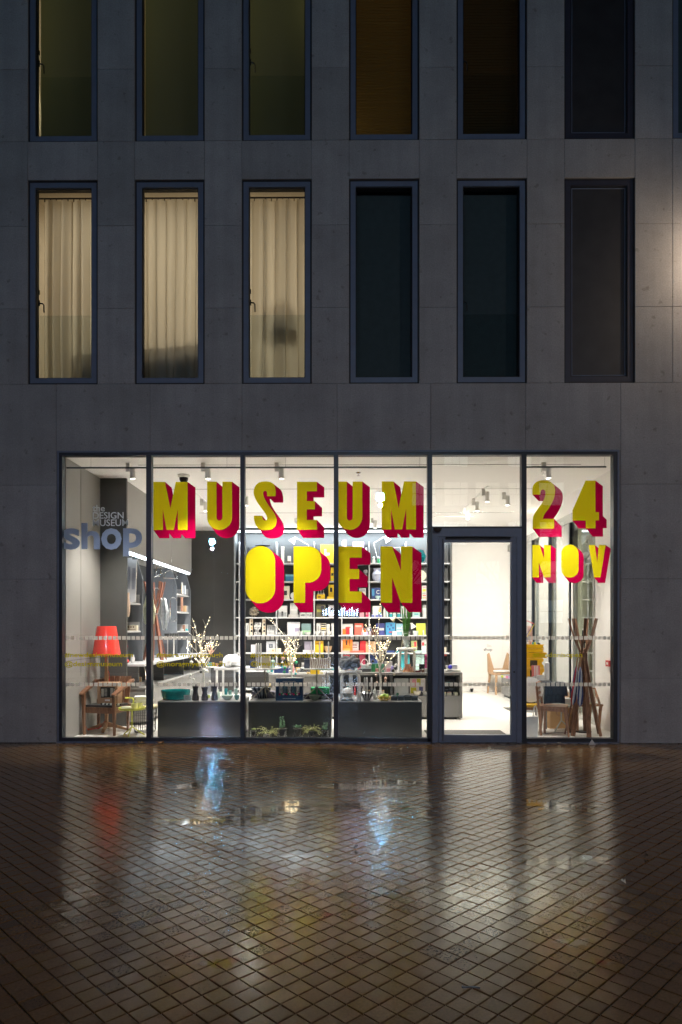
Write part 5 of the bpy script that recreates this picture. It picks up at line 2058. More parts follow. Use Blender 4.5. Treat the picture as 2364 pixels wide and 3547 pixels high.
# middle shelf
sp_ = empty('paper_ball', (PX(880, SY), SY, SZ[3]), 'spiky ball of folded paper strips, fourth bookcase shelf', 'ornament')
m = MB()
rr = random.Random(5)
for i in range(150):
    d = Vector((rr.gauss(0, 1), rr.gauss(0, 1), rr.gauss(0, 1))).normalized()
    m.bar(Vector((0, 0, 0.135)) + d * 0.02, Vector((0, 0, 0.135)) + d * 0.128, 0.004, 0.02, w1=0.02, h1=0.004)
m.build('strips', mat('kraft_paper', (0.42, 0.36, 0.28), 0.8, var=0.5, scale=30), sp_, smooth=False)
S_(3, 'book', 'white book with black photograph', 'book', 965, 995, 2098, WHT, pic=[(0.05, 0.95, 0.03, 0.42, GRY), (0.35, 0.55, 0.05, 0.5, BLK)])
zz = SZ[3]
for i, c in enumerate((GRY, (0.5, 0.5, 0.5), (0.4, 0.4, 0.4))):
    book(PX(1017, SY), SY + 0.05, zz + 0.0006, 0.25, 0.16, 0.022, 0.02 * i, c, ('lowest', 'middle', 'top')[i] + ' grey book of the flat stack near the day blocks, fourth bookcase shelf')
    zz += 0.0226
item('book', 'pale grey book standing on the flat grey stack, fourth bookcase shelf', 'book', 1005, 1031, 2089, zz, SY, (0.5, 0.5, 0.48), pic=[(0, 1, 0.32, 0.48, WHT)])
S_(3, 'box', 'white calendar block reading WED', 'calendar', 1039, 1059.5, 2122, WHT, txt=('WED', 0.12, 0.9, 0.2, 0.6, BLK), depth=0.06, name='calendar_block')
S_(3, 'box', 'white calendar block reading TUE', 'calendar', 1061.5, 1082, 2122, WHT, txt=('TUE', 0.12, 0.9, 0.2, 0.6, BLK), depth=0.06, name='calendar_block')
S_(3, 'book', 'dark olive book with a black ring', 'book', 1096, 1127, 2093, (0.11, 0.10, 0.05), pic=[(0.1, 0.75, 0.4, 0.6, (0.3, 0.28, 0.05)), (0.5, 0.9, 0.1, 0.9, BLK)])
S_(3, 'book', 'grey book with a dark hand print', 'book', 1139, 1157, 2096, (0.40, 0.38, 0.38), pic=[(0.4, 0.8, 0.4, 0.75, BLK)])
S_(3, 'box', 'pale pink small box', 'box', 1247, 1262, 2122, PNK)
S_(3, 'box', 'red box with a pale corner', 'box', 1268, 1281, 2121, (0.62, 0.03, 0.12), pic=[(0, 0.4, 0.5, 0.95, PNK)])
S_(3, 'book', 'white book with a rainbow fan', 'book', 1292, 1322, 2099, WHT, pic=[(0.55, 0.95, 0.05, 0.25, NAV), (0.6, 0.95, 0.26, 0.45, TEA), (0.66, 0.95, 0.46, 0.62, YLW), (0.72, 0.95, 0.63, 0.76, ORG), (0.8, 0.95, 0.77, 0.92, REDC)])
for i, x in enumerate((1288, 1302, 1315)):
    S_(3, 'jar', ('left', 'middle', 'right')[i] + ' of three small blue tubs before the rainbow book', 'tub', x, x + 9, 2128, (0.16, 0.20, 0.50), col2=WHT, Y=SY - 0.06, name='tub')
S_(3, 'bottle', 'tall white bottle with a teal band', 'bottle', 1328, 1337, 2100, WHT)
S_(3, 'bottle', 'shorter mint bottle', 'bottle', 1338, 1346, 2108, MINT)
for i, (x, c) in enumerate(((1349, TEA), (1362, MINT), (1376, TEA), (1389, MINT))):
    S_(3, 'jar', ('first', 'second', 'third', 'fourth')[i] + ' of four white lidded teal jars', 'jar', x, x + 11, 2123, c, col2=WHT)
S_(3, 'book', 'pale upright booklet behind the green leaves', 'booklet', 1390, 1400, 2099, WHT, pic=[(0.2, 0.8, 0.3, 0.8, GRY)])
S_(3, 'box', 'long mint box at the end', 'box', 1431, 1455, 2121, MINT, pic=[(0.2, 0.8, 0.5, 0.75, TEA)])
S_(3, 'jar', 'white pot with printed dark leaves', 'pot', 1464, 1478, 2096, WHT, col2=GRY, name='pot')
# shelf below
S_(4, 'card', 'white folded card with a dark line', 'card', 851, 862, 2158, WHT, pic=[(0.45, 0.6, 0.3, 0.8, BLK)])
for i, x in enumerate((865, 909)):
    S_(4, 'box', ('left', 'right')[i] + ' of two tall cream columns of stacked rings', 'block tower', x, x + 11, 2144, CRM, pic=[(0.35, 0.95, 0.78, 0.92, WOOD), (0.35, 0.95, 0.58, 0.72, BLK), (0.35, 0.95, 0.38, 0.52, WOOD), (0.35, 0.95, 0.18, 0.32, BLK)], name='block_tower')
for ch, x, yy, zz in (('A', 881, 2188, 0), ('C', 893, 2188, 0), ('B', 886.5, 2177, 0.071), ('T', 882, 2166, 0.142), ('Y', 893, 2166, 0.142), ('P', 884, 2152, 0.245), ('L', 896, 2152, 0.245)):
    item('box', 'small white cube with the letter %s, fifth bookcase shelf' % ch, 'letter block', x, x + 9, 0, SZ[4] + zz, SY, WHT, h=0.068, txt=(ch, 0.2, 0.8, 0.18, 0.85, BLK), name='letter_block', depth=0.06)
item('box', 'thin white bar between the letter cubes, fifth bookcase shelf', 'bar', 881, 905, 0, SZ[4] + 0.211, SY, WHT, h=0.033, name='white_bar', depth=0.06)
S_(4, 'card', 'pale frame with cut out dark letters', 'frame', 925, 957, 2165, WHT, pic=[(0.1, 0.45, 0.45, 0.9, GRY), (0.5, 0.9, 0.3, 0.9, GRY)], Y=SY + 0.08, txt=('Y', 0.14, 0.4, 0.5, 0.85, WHT))
S_(4, 'box', 'white perpetual calendar showing a number', 'calendar', 926, 950, 2184, WHT, txt=('21', 0.25, 0.75, 0.25, 0.75, GRY), depth=0.05)
S_(4, 'bowl', 'white bowl next to the bent wire stand', 'bowl', 958, 978, 2190, WHT)
wst = empty('wire_stand', (PX(980, SY + .12), SY + .12, SZ[4]), 'thin bent dark wire stand, fifth bookcase shelf', 'stand')
m = MB()
m.tube([(0.08, 0, 0.004), (-0.04, 0, 0.004), (-0.10, 0, 0.10), (-0.09, 0, 0.15), (0.10, 0, 0.16)], 0.006, 6)
m.build('wire', M_BLACK, wst)
S_(4, 'box', 'white carton behind the tree top', 'carton', 996, 1039, 2155, (0.62, 0.61, 0.63), pic=[(0.6, 0.95, 0.25, 0.55, (0.35, 0.3, 0.42))])
S_(4, 'box', 'grey box with a pale green band', 'box', 1045, 1078, 2160, (0.16, 0.25, 0.25), pic=[(0.02, 0.98, 0.05, 0.4, (0.35, 0.55, 0.32))])
for i, x in enumerate((1028, 1040)):
    S_(4, 'cup', ('left', 'right')[i] + ' of two silver cups before the white carton', 'cup', x, x + 9, 2187, SIL, Y=SY - 0.05)
S_(4, 'bowl', 'white cake dish', 'dish', 1055, 1079, 2190, WHT, Y=SY - 0.04)
S_(4, 'box', 'tall white box with dark side print', 'box', 1097, 1111, 2158, WHT, pic=[(0.35, 0.6, 0.3, 0.75, GRY)])
S_(4, 'box', 'box of black half circles and a yellow band', 'box', 1113, 1130, 2159, CRM, pic=[(0.05, 0.95, 0.85, 0.95, BLK), (0.05, 0.95, 0.68, 0.78, BLK), (0.05, 0.95, 0.5, 0.6, YLW), (0.05, 0.95, 0.32, 0.42, BLK)])
S_(4, 'box', 'narrow white box with pale squares', 'box', 1132, 1143, 2162, WHT, pic=[(0.3, 0.7, 0.3, 0.8, (0.5, 0.5, 0.5))])
S_(4, 'box', 'white box cut by the mullion', 'box', 1149, 1158, 2159, WHT)
for i, x in enumerate((1091, 1112, 1131)):
    S_(4, 'bowl', ('left', 'middle', 'right')[i] + ' of three white bowls before the patterned boxes', 'bowl', x, x + 18, 2186, WHT, Y=SY - 0.06)
S_(4, 'book', 'white book with a big red teapot', 'book', 1184, 1223, 2161, WHT, pic=[(0.35, 0.72, 0.05, 0.7, REDC), (0.02, 0.4, 0.05, 0.55, ORG), (0.4, 0.8, 0.62, 0.75, CORAL)])
S_(4, 'book', 'coral red book', 'book', 1229, 1259, 2159, CORAL, pic=[(0.08, 0.8, 0.68, 0.85, (0.75, 0.4, 0.35))])
for i, (x, c) in enumerate(((1255, WHT), (1262, ORG), (1269, (0.6, 0.5, 0.65)))):
    S_(4, 'bottle', ('white', 'orange', 'lilac')[i] + ' marker on the coloured tray', 'marker', x, x + 6, 2175, c, Y=SY - 0.04)
S_(4, 'box', 'rainbow tray of markers', 'tray', 1252, 1275, 2190, (0.35, 0.6, 0.7), Y=SY - 0.09, depth=0.04, pic=[(0, 0.33, 0, 1, PNK), (0.66, 1, 0, 1, (0.5, 0.4, 0.7))])
S_(4, 'book', 'flowery booklet leaning on a brown pouch', 'booklet', 1273, 1287, 2172, (0.6, 0.5, 0.55), pic=[(0.2, 0.6, 0.1, 0.5, PNK), (0.5, 0.9, 0.5, 0.9, NAV)])
S_(4, 'box', 'brown leather pouch', 'pouch', 1288, 1313, 2178, BRN, Y=SY - 0.02)
S_(4, 'book', 'navy folder with slanting white print', 'folder', 1303, 1333, 2159, (0.07, 0.08, 0.28), pic=[(0.2, 0.95, 0.4, 0.6, WHT)], Y=SY + 0.06)
S_(4, 'book', 'blue book with small dark shapes', 'book', 1337, 1370, 2156, BLU, pic=[(0.15, 0.3, 0.6, 0.75, NAV), (0.5, 0.65, 0.7, 0.85, NAV), (0.35, 0.5, 0.4, 0.55, NAV), (0.7, 0.85, 0.5, 0.65, NAV), (0.35, 0.65, 0.2, 0.28, REDC)])
S_(4, 'book', 'pale blue book with wave pattern', 'book', 1373, 1403, 2160, (0.22, 0.40, 0.48), pic=[(0.1, 0.9, 0.3, 0.4, WHT), (0.1, 0.9, 0.55, 0.65, WHT)])
S_(4, 'box', 'small white cube before the blue books', 'box', 1360, 1375, 2186, WHT, Y=SY - 0.06)
S_(4, 'book', 'bright lime green book', 'book', 1443, 1475, 2159, LIME, pic=[(0.75, 0.79, 0.4, 0.8, ORG)])
S_(4, 'cup', 'glass cup before the lime book', 'cup', 1431, 1450, 2185, (0.55, 0.65, 0.6), Y=SY - 0.06)
S_(4, 'candle', 'short white candle before the lime book', 'candle', 1465, 1470, 2183, WHT, Y=SY - 0.05)
# lowest clear shelf
S_(5, 'book', 'striped lilac print', 'print', 870, 886, 2233, (0.55, 0.50, 0.55), pic=[(0.3, 0.36, 0, 1, WHT), (0.62, 0.68, 0, 1, WHT)])
S_(5, 'book', 'grey poster with a dark target', 'poster', 923, 954, 2221, (0.5, 0.5, 0.52), pic=[(0.28, 0.72, 0.4, 0.75, (0.15, 0.17, 0.2)), (0.42, 0.58, 0.5, 0.65, WHT)])
S_(5, 'box', 'cream box with a round label', 'box', 938, 954, 2246, CRM, pic=[(0.3, 0.7, 0.3, 0.75, WOOD)], Y=SY - 0.05)
S_(5, 'box', 'plain cream box next to the round label box', 'box', 957, 973, 2246, CRM, Y=SY - 0.05)
S_(5, 'book', 'violet grey book', 'book', 1055, 1083, 2222, (0.28, 0.25, 0.30))
S_(5, 'box', 'low white carton', 'carton', 1050, 1069, 2252, WHT, Y=SY - 0.05)
S_(5, 'box', 'low pale pink carton', 'carton', 1070, 1086, 2252, (0.7, 0.58, 0.56), Y=SY - 0.05)
S_(5, 'book', 'golden yellow hardback', 'book', 1090, 1121, 2220, (0.72, 0.42, 0.02), pic=[(0.1, 0.7, 0.68, 0.82, (0.4, 0.2, 0.02))])
S_(5, 'bowl', 'shallow wooden bowl', 'bowl', 1123, 1151, 2238, WOOD)
S_(5, 'box', 'bright orange carrier bag', 'bag', 1182, 1222, 2213, ORG, pic=[(0.4, 0.55, 0.55, 0.9, BRN), (0.72, 0.8, 0.5, 0.9, BRN), (0.2, 0.8, 0.08, 0.3, (0.85, 0.4, 0.1))], depth=0.08)
S_(5, 'book', 'pale grey book with a dot grid', 'book', 1217, 1243, 2223, (0.5, 0.46, 0.45), pic=[(0.2, 0.8, 0.65, 0.75, (0.25, 0.1, 0.1)), (0.2, 0.8, 0.45, 0.52, (0.25, 0.1, 0.1))])
S_(5, 'book', 'red book', 'book', 1248, 1268, 2220, REDC)
S_(5, 'book', 'peach book with small print', 'book', 1268, 1302, 2222, (0.65, 0.4, 0.22))
S_(5, 'book', 'green and yellow word poster', 'poster', 1425, 1446, 2219, (0.32, 0.36, 0.15), pic=[(0.1, 0.5, 0.1, 0.5, YLW), (0.5, 0.9, 0.5, 0.9, REDC)])
S_(5, 'card', 'white card with a red apple', 'card', 1461, 1478, 2213, WHT, pic=[(0.1, 0.55, 0.5, 0.75, REDC), (0.6, 0.9, 0.5, 0.62, GRN)])
for i, (a, c, k, l) in enumerate(((1187, 1212, (0.72, 0.4, 0.35), 'flat pale red booklet on the left'), (1214, 1262, CORAL, 'flat coral booklets in the middle'), (1340, 1368, NAV, 'flat navy booklets'), (1372, 1400, TEA, 'flat teal booklets'), (1440, 1475, MINT, 'flat mint booklets'))):
    S_(5, 'box', l, 'booklet', a, c, 2254, k, Y=SY - 0.08, depth=0.1)
for i, (a, c, k, l) in enumerate(((1190, 1212, REDC, 'red'), (1217, 1240, BRN, 'brown'), (1245, 1266, (0.4, 0.05, 0.1), 'wine red'), (1284, 1310, NAV, 'navy'), (1390, 1420, TEA, 'teal'), (1440, 1470, MINT, 'mint'))):
    item('book', l + ' book standing on the bookcase shelf just above counter height', 'book', a, c, 2268, SZ[6], SY, k)
# ------------------------------------------------------------------ goods on the plinths
PT = 0.541
# bay with the teal bowl
m = MB()
bw_ = 0.225
m.lathe([(0.15, 0), (0.20, 0.012), (0.215, 0.03), (0.225, 0.11), (0.227, 0.145), (0.219, 0.145), (0.213, 0.04), (1e-5, 0.03)], n=40)
tag(m.build('bowl', mat('teal_glaze', (0.008, 0.21, 0.215), 0.15, coat=0.5, var=0.3, scale=14), loc=(PX(610, 0.80), 0.80, PT)), 'wide glossy teal bowl on the dark plinth', 'bowl')
for i, x in enumerate((586, 607, 629)):
    m = MB()
    m.mi = 0
    m.lathe([(0.03, 0), (0.038, 0.01), (0.042, 0.075), (0.038, 0.075), (0.034, 0.012), (1e-5, 0.01)], n=16)
    t = empty('glass_tumbler', (PX(x + 9, 1.2), 1.2, PT), ('left', 'middle', 'right')[i] + ' of three gold rimmed tumblers behind the teal bowl', 'glass')
    m.build('cup', colmat((0.5, 0.46, 0.4), 0.2), t)
    m = MB()
    m.lathe([(0.043, 0.075), (0.043, 0.086), (0.037, 0.086), (0.037, 0.0755)], n=16)
    m.build('rim', mat('bronze_rim', (0.45, 0.27, 0.12), 0.3, metal=0.7), t)
m = MB()
m.box(-0.055, 0.055, 0, 0.004, 0, 0.085)
pc = empty('info_card', (PX(650, 0.62), 0.62, PT), 'small clear stand with a printed card in front of the teal bowl', 'card')
m.build('card', mat('pale_acrylic', (0.42, 0.50, 0.50), 0.2), pc)
m = MB()
for i in range(5):
    m.box(-0.045, 0.03 - 0.008 * (i % 2), -0.0015, -0.0002, 0.02 + 0.012 * i, 0.025 + 0.012 * i)
m.build('print', M_GREYP, pc, smooth=False)
item('box', 'small white carton behind the info card on the plinth', 'carton', 650, 672, 2391, PT, 1.05, WHT)
vp = [(0.04, 0), (0.046, 0.01), (0.044, 0.05), (0.03, 0.115), (0.03, 0.125), (0.046, 0.20), (0.041, 0.20), (0.026, 0.13), (1e-5, 0.1)]
for i, (x, hh) in enumerate(((678, 1.2), (710, 1.0), (744, 1.2))):
    m = MB()
    m.lathe([(r * 1.15, z * hh) for r, z in vp], n=22)
    tag(m.build('waisted_vase', mat('black_stoneware', (0.020, 0.018, 0.017), 0.35, var=0.2), loc=(PX(x, 0.66), 0.66, PT)), ('first tall', 'shorter middle', 'last tall')[i] + ' black hourglass vase in the row before the first twig tree', 'vase')
for i, (x0, x1, yt2, c, l) in enumerate(((767, 809, 2408, (0.40, 0.50, 0.46), 'stacked pale green glass bowls on the plinth'), (811, 831, 2408, (0.16, 0.36, 0.36), 'teal glass bowl beside the mullion on the plinth'))):
    item('bowl', l, 'bowl', x0, x1, yt2, PT, 0.75, c)
for i, (x, c, yt2, l) in enumerate(((723, LIME, 2408, 'small lime green pot between the black vases'), (757, (0.5, 0.6, 0.5), 2388, 'slim pale green bottle next to the last black vase'), (783, TEA, 2385, 'teal glass jar behind the stacked bowls'), (797, (0.2, 0.45, 0.4), 2392, 'sea green jar behind the stacked bowls'), (818, MINT, 2386, 'mint glass jar behind the teal glass bowl'))):
    item('bottle' if i == 1 else 'cup', l, 'jar', x - 5, x + 6, yt2, PT, 1.0, c, name='jar')

# knotted cushions
def knot(loc, r, thick, mt, label, seed, sz=0.62):
    t = empty('knot_cushion', loc, label, 'cushion')
    rr = random.Random(seed)
    m = MB()
    for a0 in range(3):
        pts = []
        n = 60
        for i in range(n + 1):
            u = 2 * math.pi * i / n
            x = (math.sin(u) + 1.55 * math.sin(2 * u)) / 2.55
            y = (math.cos(u) - 1.55 * math.cos(2 * u)) / 2.55
            z = -math.sin(3 * u)
            v = Vector((x * r, y * r * 0.8, z * r * 0.34))
            v = Matrix.Rotation(a0 * 1.1 + 0.4, 3, 'Z') @ (Matrix.Rotation((a0 - 1) * 0.9, 3, 'X') @ v)
            v.z = v.z * sz + r * sz * 0.9
            v.z = max(v.z, thick * 0.98)
            pts.append(v)
        m.tube(pts, thick, 10, caps=False)
    o = m.build('knot', mt, t)
    return t


M_KNOT = mat('grey_plush', (0.13, 0.13, 0.135), 0.95, bump=0.3, bscale=120)
M_KNOTW = mat('white_plush', (0.72, 0.71, 0.70), 0.95, bump=0.3, bscale=120)


def stool(loc, label, H, r, mt):
    t = empty('bentwood_stool', loc, label, 'stool')
    m = MB()
    m.lathe([(r - 0.006, H - 0.035), (r, H - 0.03), (r, H - 0.005), (r - 0.006, H), (1e-5, H)], n=32)
    m.lathe([(1e-5, H - 0.035), (r - 0.006, H - 0.035)], n=32)
    m.f = [f for f in m.f if True]
    m.build('seat', mt, t)
    for i in range(3):
        a = R(-90 + 58 + i * 120)
        d = Vector((math.cos(a), math.sin(a), 0))
        s = Vector((-d.y, d.x, 0))
        m = MB()
        R0 = r - 0.025
        pts = [d * R0 * 0.35 + Vector((0, 0, H - 0.0505)), d * (R0 - 0.06) + Vector((0, 0, H - 0.0505)), d * (R0 - 0.02) + Vector((0, 0, H - 0.065)), d * R0 + Vector((0, 0, H - 0.105)), d * R0]
        for p, q_ in zip(pts[:-1], pts[1:]):
            m.bar(p, q_, 0.055, 0.028, up=d if abs((q_ - p).normalized().z) > 0.7 else (0, 0, 1))
        m.build('leg', mt, t)
    return t


SX = PX(1215, 0.82)
stool((SX, 0.82, PT + 0.001), 'white bentwood stool on the plinth under a grey knot cushion', 0.45, 0.178, M_WPAINT)
knot((SX - 0.005, 0.82, PT + 0.452), 0.15, 0.036, M_KNOT, 'charcoal grey knotted cushion on the white bentwood stool', 3, 0.85)
SX2 = PX(1409, 2.75)
stool((SX2, 2.75, 0.847), 'white bentwood stool on the long counter under the glass vase with leaves', 0.44, 0.185, M_WPAINT)
knot((PX(808, 4.2), 4.2, 0.847), 0.15, 0.075, M_KNOTW, 'soft white knotted cushion on the pale table behind the first twig tree', 9, 0.8)

# gift box
gx0, gx1 = PX(956, 0.62), PX(1050, 0.62)
gb = empty('gift_box', ((gx0 + gx1) / 2, 0.62, PT), 'big blue gift box with a row of speckled crackers in its window', 'gift box')
w = (gx1 - gx0) / 2
H = PZ(2350, 0.62) - PT
M_BLUB = mat('deep_blue_card', (0.006, 0.06, 0.14), 0.3, coat=0.3)
m = MB()
frame_box(m, -w, w, 0, H, 0.035, 0, 0.15, wt=0.09, wb=0.07)
m.box(-w + 0.035, w - 0.035, 0.05, 0.15, 0.07, H - 0.09)
m.build('carton', M_BLUB, gb, smooth=False)
for i in range(5):
    x0 = -w + 0.045 + i * (2 * w - 0.09) / 5
    m = MB()
    m.tube([(x0 + 0.03, 0.03, 0.115), (x0 + 0.03, 0.03, H - 0.095)], 0.027, 12)
    m.build('cracker', mat('speckled_paper_%d' % (i % 2), (0.65, 0.70, 0.75) if i % 2 == 0 else (0.10, 0.20, 0.24), 0.5, var=0.7, scale=60), gb)
for i in range(12):
    m = MB()
    m.ico((-w + 0.06 + i * (2 * w - 0.12) / 11, 0.016, 0.095 + 0.012 * (i % 2)), 0.017)
    m.build('bauble', colmat([(0.75, 0.05, 0.15), (0.05, 0.5, 0.2), (0.7, 0.7, 0.7), (0.6, 0.1, 0.3)][i % 4], 0.2), gb)
m = MB()
n = 24
for i in range(n):
    x = -w + 2 * w * (i + 0.5) / n
    m.bar((x - 0.006, 0.0, H + 0.006), (x + 0.006, 0.0, H + 0.016), 0.008, 0.008, up=(0, 1, 0))
m.box(-w, w, -0.002, 0.15, H + 0.0004, H + 0.006)
m.build('ribbon_edge', M_WPAINT, gb, smooth=False)
m = MB()
for z, k in ((0.03, 18), (H - 0.05, 14)):
    for i in range(k):
        x = -0.1 + 0.2 * i / k
        m.box(x, x + 0.007, -0.0015, -0.0002, z, z + 0.009)
m.build('print', MATS['pale_print'], gb, smooth=False)


def tray_stand(px, label):
    Y = 0.72
    t = empty('tray_stand', (PX(px, Y), Y, PT), label, 'stand')
    zt_ = PZ(2318, Y) - PT
    zk = PZ(2378, Y) - PT
    m = MB()
    m.lathe([(1e-5, zt_), (0.20, zt_), (0.255, zt_ + 0.02), (0.25, zt_ + 0.026), (0.2, zt_ + 0.008), (1e-5, zt_ + 0.006)], n=36)
    m.build('tray', mat('pale_metal_tray', (0.5, 0.51, 0.52), 0.35), t)
    m = MB()
    m.tube([(0, 0, zk - 0.1), (0, 0, zt_)], 0.011, 8)
    m.build('pole', mat('dull_brass', (0.28, 0.26, 0.22), 0.35, metal=0.6), t)
    for a in (R(-22), R(202), R(90)):
        m = MB()
        m.tube([(0, 0, zk), (0.225 * math.cos(a), 0.225 * math.sin(a), 0.008)], 0.010, 8)
        m.build('leg', MATS['dull_brass'], t)
    return zt_ + PT + 0.008


zt1 = tray_stand(918, 'round tray on a three legged stand to the left of the blue gift box')
zt2 = tray_stand(1098, 'round tray on a three legged stand to the right of the blue gift box')
for i, x in enumerate((886, 893, 901)):
    item('candle', ('left', 'middle', 'right')[i] + ' of three thin white candles on the left tray', 'candle', x, x + 6, 2228, zt1, 0.72, WHT)
item('box', 'pale gold box behind the handle lettering on the left tray', 'box', 906, 935, 2274, zt1, 0.74, (0.46, 0.40, 0.26))
item('bottle', 'clear green glass on the left tray', 'glass', 938, 955, 2276, zt1, 0.78, (0.36, 0.5, 0.42))
item('box', 'small dark striped cup holder on the left tray', 'holder', 866, 884, 2290, zt1, 0.66, NAV, name='cup_holder')
# marble candle holder
mh = empty('candle_holder', (PX(1110, 0.72), 0.72, zt2), 'marbled cream and brown candle holder with three tall candles on the right tray', 'candle holder')
w = (PX(1146, .72) - PX(1075, .72)) / 2
H = PZ(2277, 0.72) - zt2
mm_ = MATS.get('marbled')
mm, N, L, bs = nodes_of('marbled_glaze')
wv = N.new('ShaderNodeTexWave')
wv.inputs['Scale'].default_value = 9
wv.inputs['Distortion'].default_value = 9
wv.inputs['Detail'].default_value = 2
wv.inputs['Detail Scale'].default_value = 0.7
tc = N.new('ShaderNodeTexCoord')
L.new(tc.outputs['Object'], wv.inputs['Vector'])
rp = N.new('ShaderNodeValToRGB')
rp.color_ramp.elements[0].color = (0.25, 0.15, 0.10, 1)
rp.color_ramp.elements[0].position = 0.1
rp.color_ramp.elements[1].color = (0.72, 0.66, 0.56, 1)
rp.color_ramp.elements[1].position = 0.5
L.new(wv.outputs[0], rp.inputs[0])
L.new(rp.outputs[0], bs.inputs['Base Color'])
bs.inputs['Roughness'].default_value = 0.3
m = MB()
m.poly([(-w, 0), (w, 0), (w, H), (w * 0.72, H), (w * 0.66, H * 0.9), (w * 0.1, H * 0.86), (w * 0.04, H), (-w * 0.2, H), (-w * 0.3, H * 0.88), (-w * 0.8, H * 0.9), (-w * 0.86, H), (-w, H)], -0.05, 0.05)
m.build('holder', mm, mh, smooth=False)
for x in (-0.9, -0.05, 0.85):
    m = MB()
    hh = PZ(2222, 0.72) - zt2
    m.lathe([(0.010, H - 0.01), (0.010, hh - 0.015), (0.004, hh), (1e-5, hh)], (x * w * 0.95, 0, 0), 10)
    m.build('candle', M_WPAINT, mh)
item('box', 'dark box on the right tray beside the marbled holder', 'box', 1054, 1076, 2284, zt2, 0.76, (0.05, 0.06, 0.09))


def ribbed_bowl(px0, px1, ytop, Y, label, c1_, c2_, loc_z=PT):
    x0, x1 = PX(px0, Y), PX(px1, Y)
    t = empty('ribbed_bowl', ((x0 + x1) / 2, Y, loc_z), label, 'bowl')
    w = (x1 - x0) / 2
    H = PZ(ytop, Y) - loc_z
    n = 9
    for i in range(n):
        m = MB()
        k = i / (n - 1) * 2 - 1
        pts = [Vector((k * w * 0.35 + 0.02 * (1 - s) * 0, -0.02 + 0.02 * math.cos(s * 3), s * H)) + Vector((k * w * 0.65 * s ** 1.5, -0.05 + 0.09 * (1 - s), 0)) for s in (0.0, 0.25, 0.5, 0.75, 1.0)]
        for p, q_ in zip(pts[:-1], pts[1:]):
            m.bar(p, q_, w * 0.24, 0.02, up=(0, 1, 0))
        m.build('rib', c1_ if i % 2 else c2_, t)


ribbed_bowl(876, 940, 2380, 0.95, 'dark blue bowl with curved pale stripes under the left tray', mat('navy_glaze', (0.02, 0.04, 0.08), 0.25), mat('steel_stripe', (0.35, 0.38, 0.42), 0.3))
ribbed_bowl(1248, 1296, 2398, 0.66, 'black bowl with curved white stripes holding thin candles', M_BLACK, M_GLOSSW)
for i, (x, yt2) in enumerate(((1261, 2346), (1269, 2345), (1285, 2345))):
    item('candle', ('left', 'middle', 'right')[i] + ' of three white candles rising from the black striped bowl', 'candle', x, x + 6, yt2, PT + 0.05, 0.70, WHT)
# textiles and green bowls
def folded(px0, px1, y0, y1, Y, mt, label, n=3):
    a, c = P(px0, y1, Y), P(px1, y0, Y)
    t = empty('folded_blanket', ((a.x + c.x) / 2, Y, a.z), label, 'blanket')
    H = (c.z - a.z) / n
    w = (c.x - a.x) / 2
    for i in range(n):
        m = MB()
        z = i * H
        m.poly([(w * .97, z), (w, z + H * .3), (w, z + H * .7), (w * .95, z + H * .97), (-w * .95, z + H * .97), (-w * 1.02, z + H * .6), (-w, z + H * .1)], -0.12, 0.12)
        m.build('fold', mt, t)
    return c.z


z_ = folded(1054, 1155, 2402, 2428, 0.98, mat('dark_wool', (0.035, 0.035, 0.045), 0.95, bump=0.4), 'dark folded blankets under the green towel on the plinth')
folded(1078, 1142, 2381, 2401, 0.98, mat('green_towel', (0.008, 0.23, 0.07), 0.95, bump=0.4), 'bright green folded towel on the dark blankets')
folded(875, 955, 2394, 2428, 1.1, mat('mixed_wool', (0.10, 0.09, 0.11), 0.95, bump=0.4), 'dark folded throws behind the blue striped bowl')
item('ball', 'small yellow rolled scarf on the dark throws', 'scarf', 928, 944, 2382, PT + 0.155, 1.05, (0.65, 0.5, 0.18), name='rolled_scarf')
for i, (a, c) in enumerate(((1070, 1110), (1108, 1134))):
    item('bowl', ('larger', 'smaller')[i] + ' grey green bowl under the right tray', 'bowl', a, c, 2408, PT, 0.72 + 0.1 * i, (0.16, 0.20, 0.14))
# bay with the stool
item('box', 'book stack base under the white domed dish on the plinth', 'books', 1183, 1226, 2424, PT, 0.62, (0.06, 0.10, 0.12), depth=0.15, name='flat_books')
cl = empty('domed_dish', (PX(1205, 0.70), 0.70, PT + 0.035), 'white domed dish on a grey bowl in front of the stool', 'dish')
m = MB()
m.lathe([(0.04, 0), (0.055, 0.01), (0.082, 0.075), (0.078, 0.075), (1e-5, 0.03)], n=26)
m.build('bowl', colmat((0.40, 0.40, 0.38), 0.4), cl)
m = MB()
m.lathe([(0.087, 0.076), (0.087, 0.084), (0.080, 0.086), (0.076, 0.115), (0.055, 0.148), (0.02, 0.162), (1e-5, 0.163)], n=26)
m.build('lid', M_GLOSSW, cl)
gt = empty('gift_tag', (PX(1247, 0.56), 0.56, PT), 'white gift tag with a ring leaning in front of the black striped bowl', 'tag')
m = MB()
m.box(-0.022, 0.022, 0, 0.004, 0, 0.072)
m.build('card', M_WPAINT, gt)
m = MB()
m.tube([(0.01 + 0.012 * math.cos(a / 6 * math.pi), 0.002, 0.084 + 0.014 * math.sin(a / 6 * math.pi)) for a in range(13)], 0.002, 5, caps=False)
m.build('ring', M_BLACK, gt)
item('bottle', 'white bottle with a small label beside the twig tree trunk', 'bottle', 1293, 1305, 2375, PT, 0.95, WHT)
item('bottle', 'white pump bottle behind the stool leg', 'bottle', 1255, 1264, 2372, PT, 1.1, WHT)
item('box', 'flat white open book around the foot of the warm lit tree', 'book', 1303, 1353, 2408, PT, 0.9, WHT, depth=0.2, h=0.03)
gbw = empty('wire_bowl', (PX(1332, 0.64), 0.64, PT), 'gold wire bowl filled with green apples', 'bowl')
m = MB()
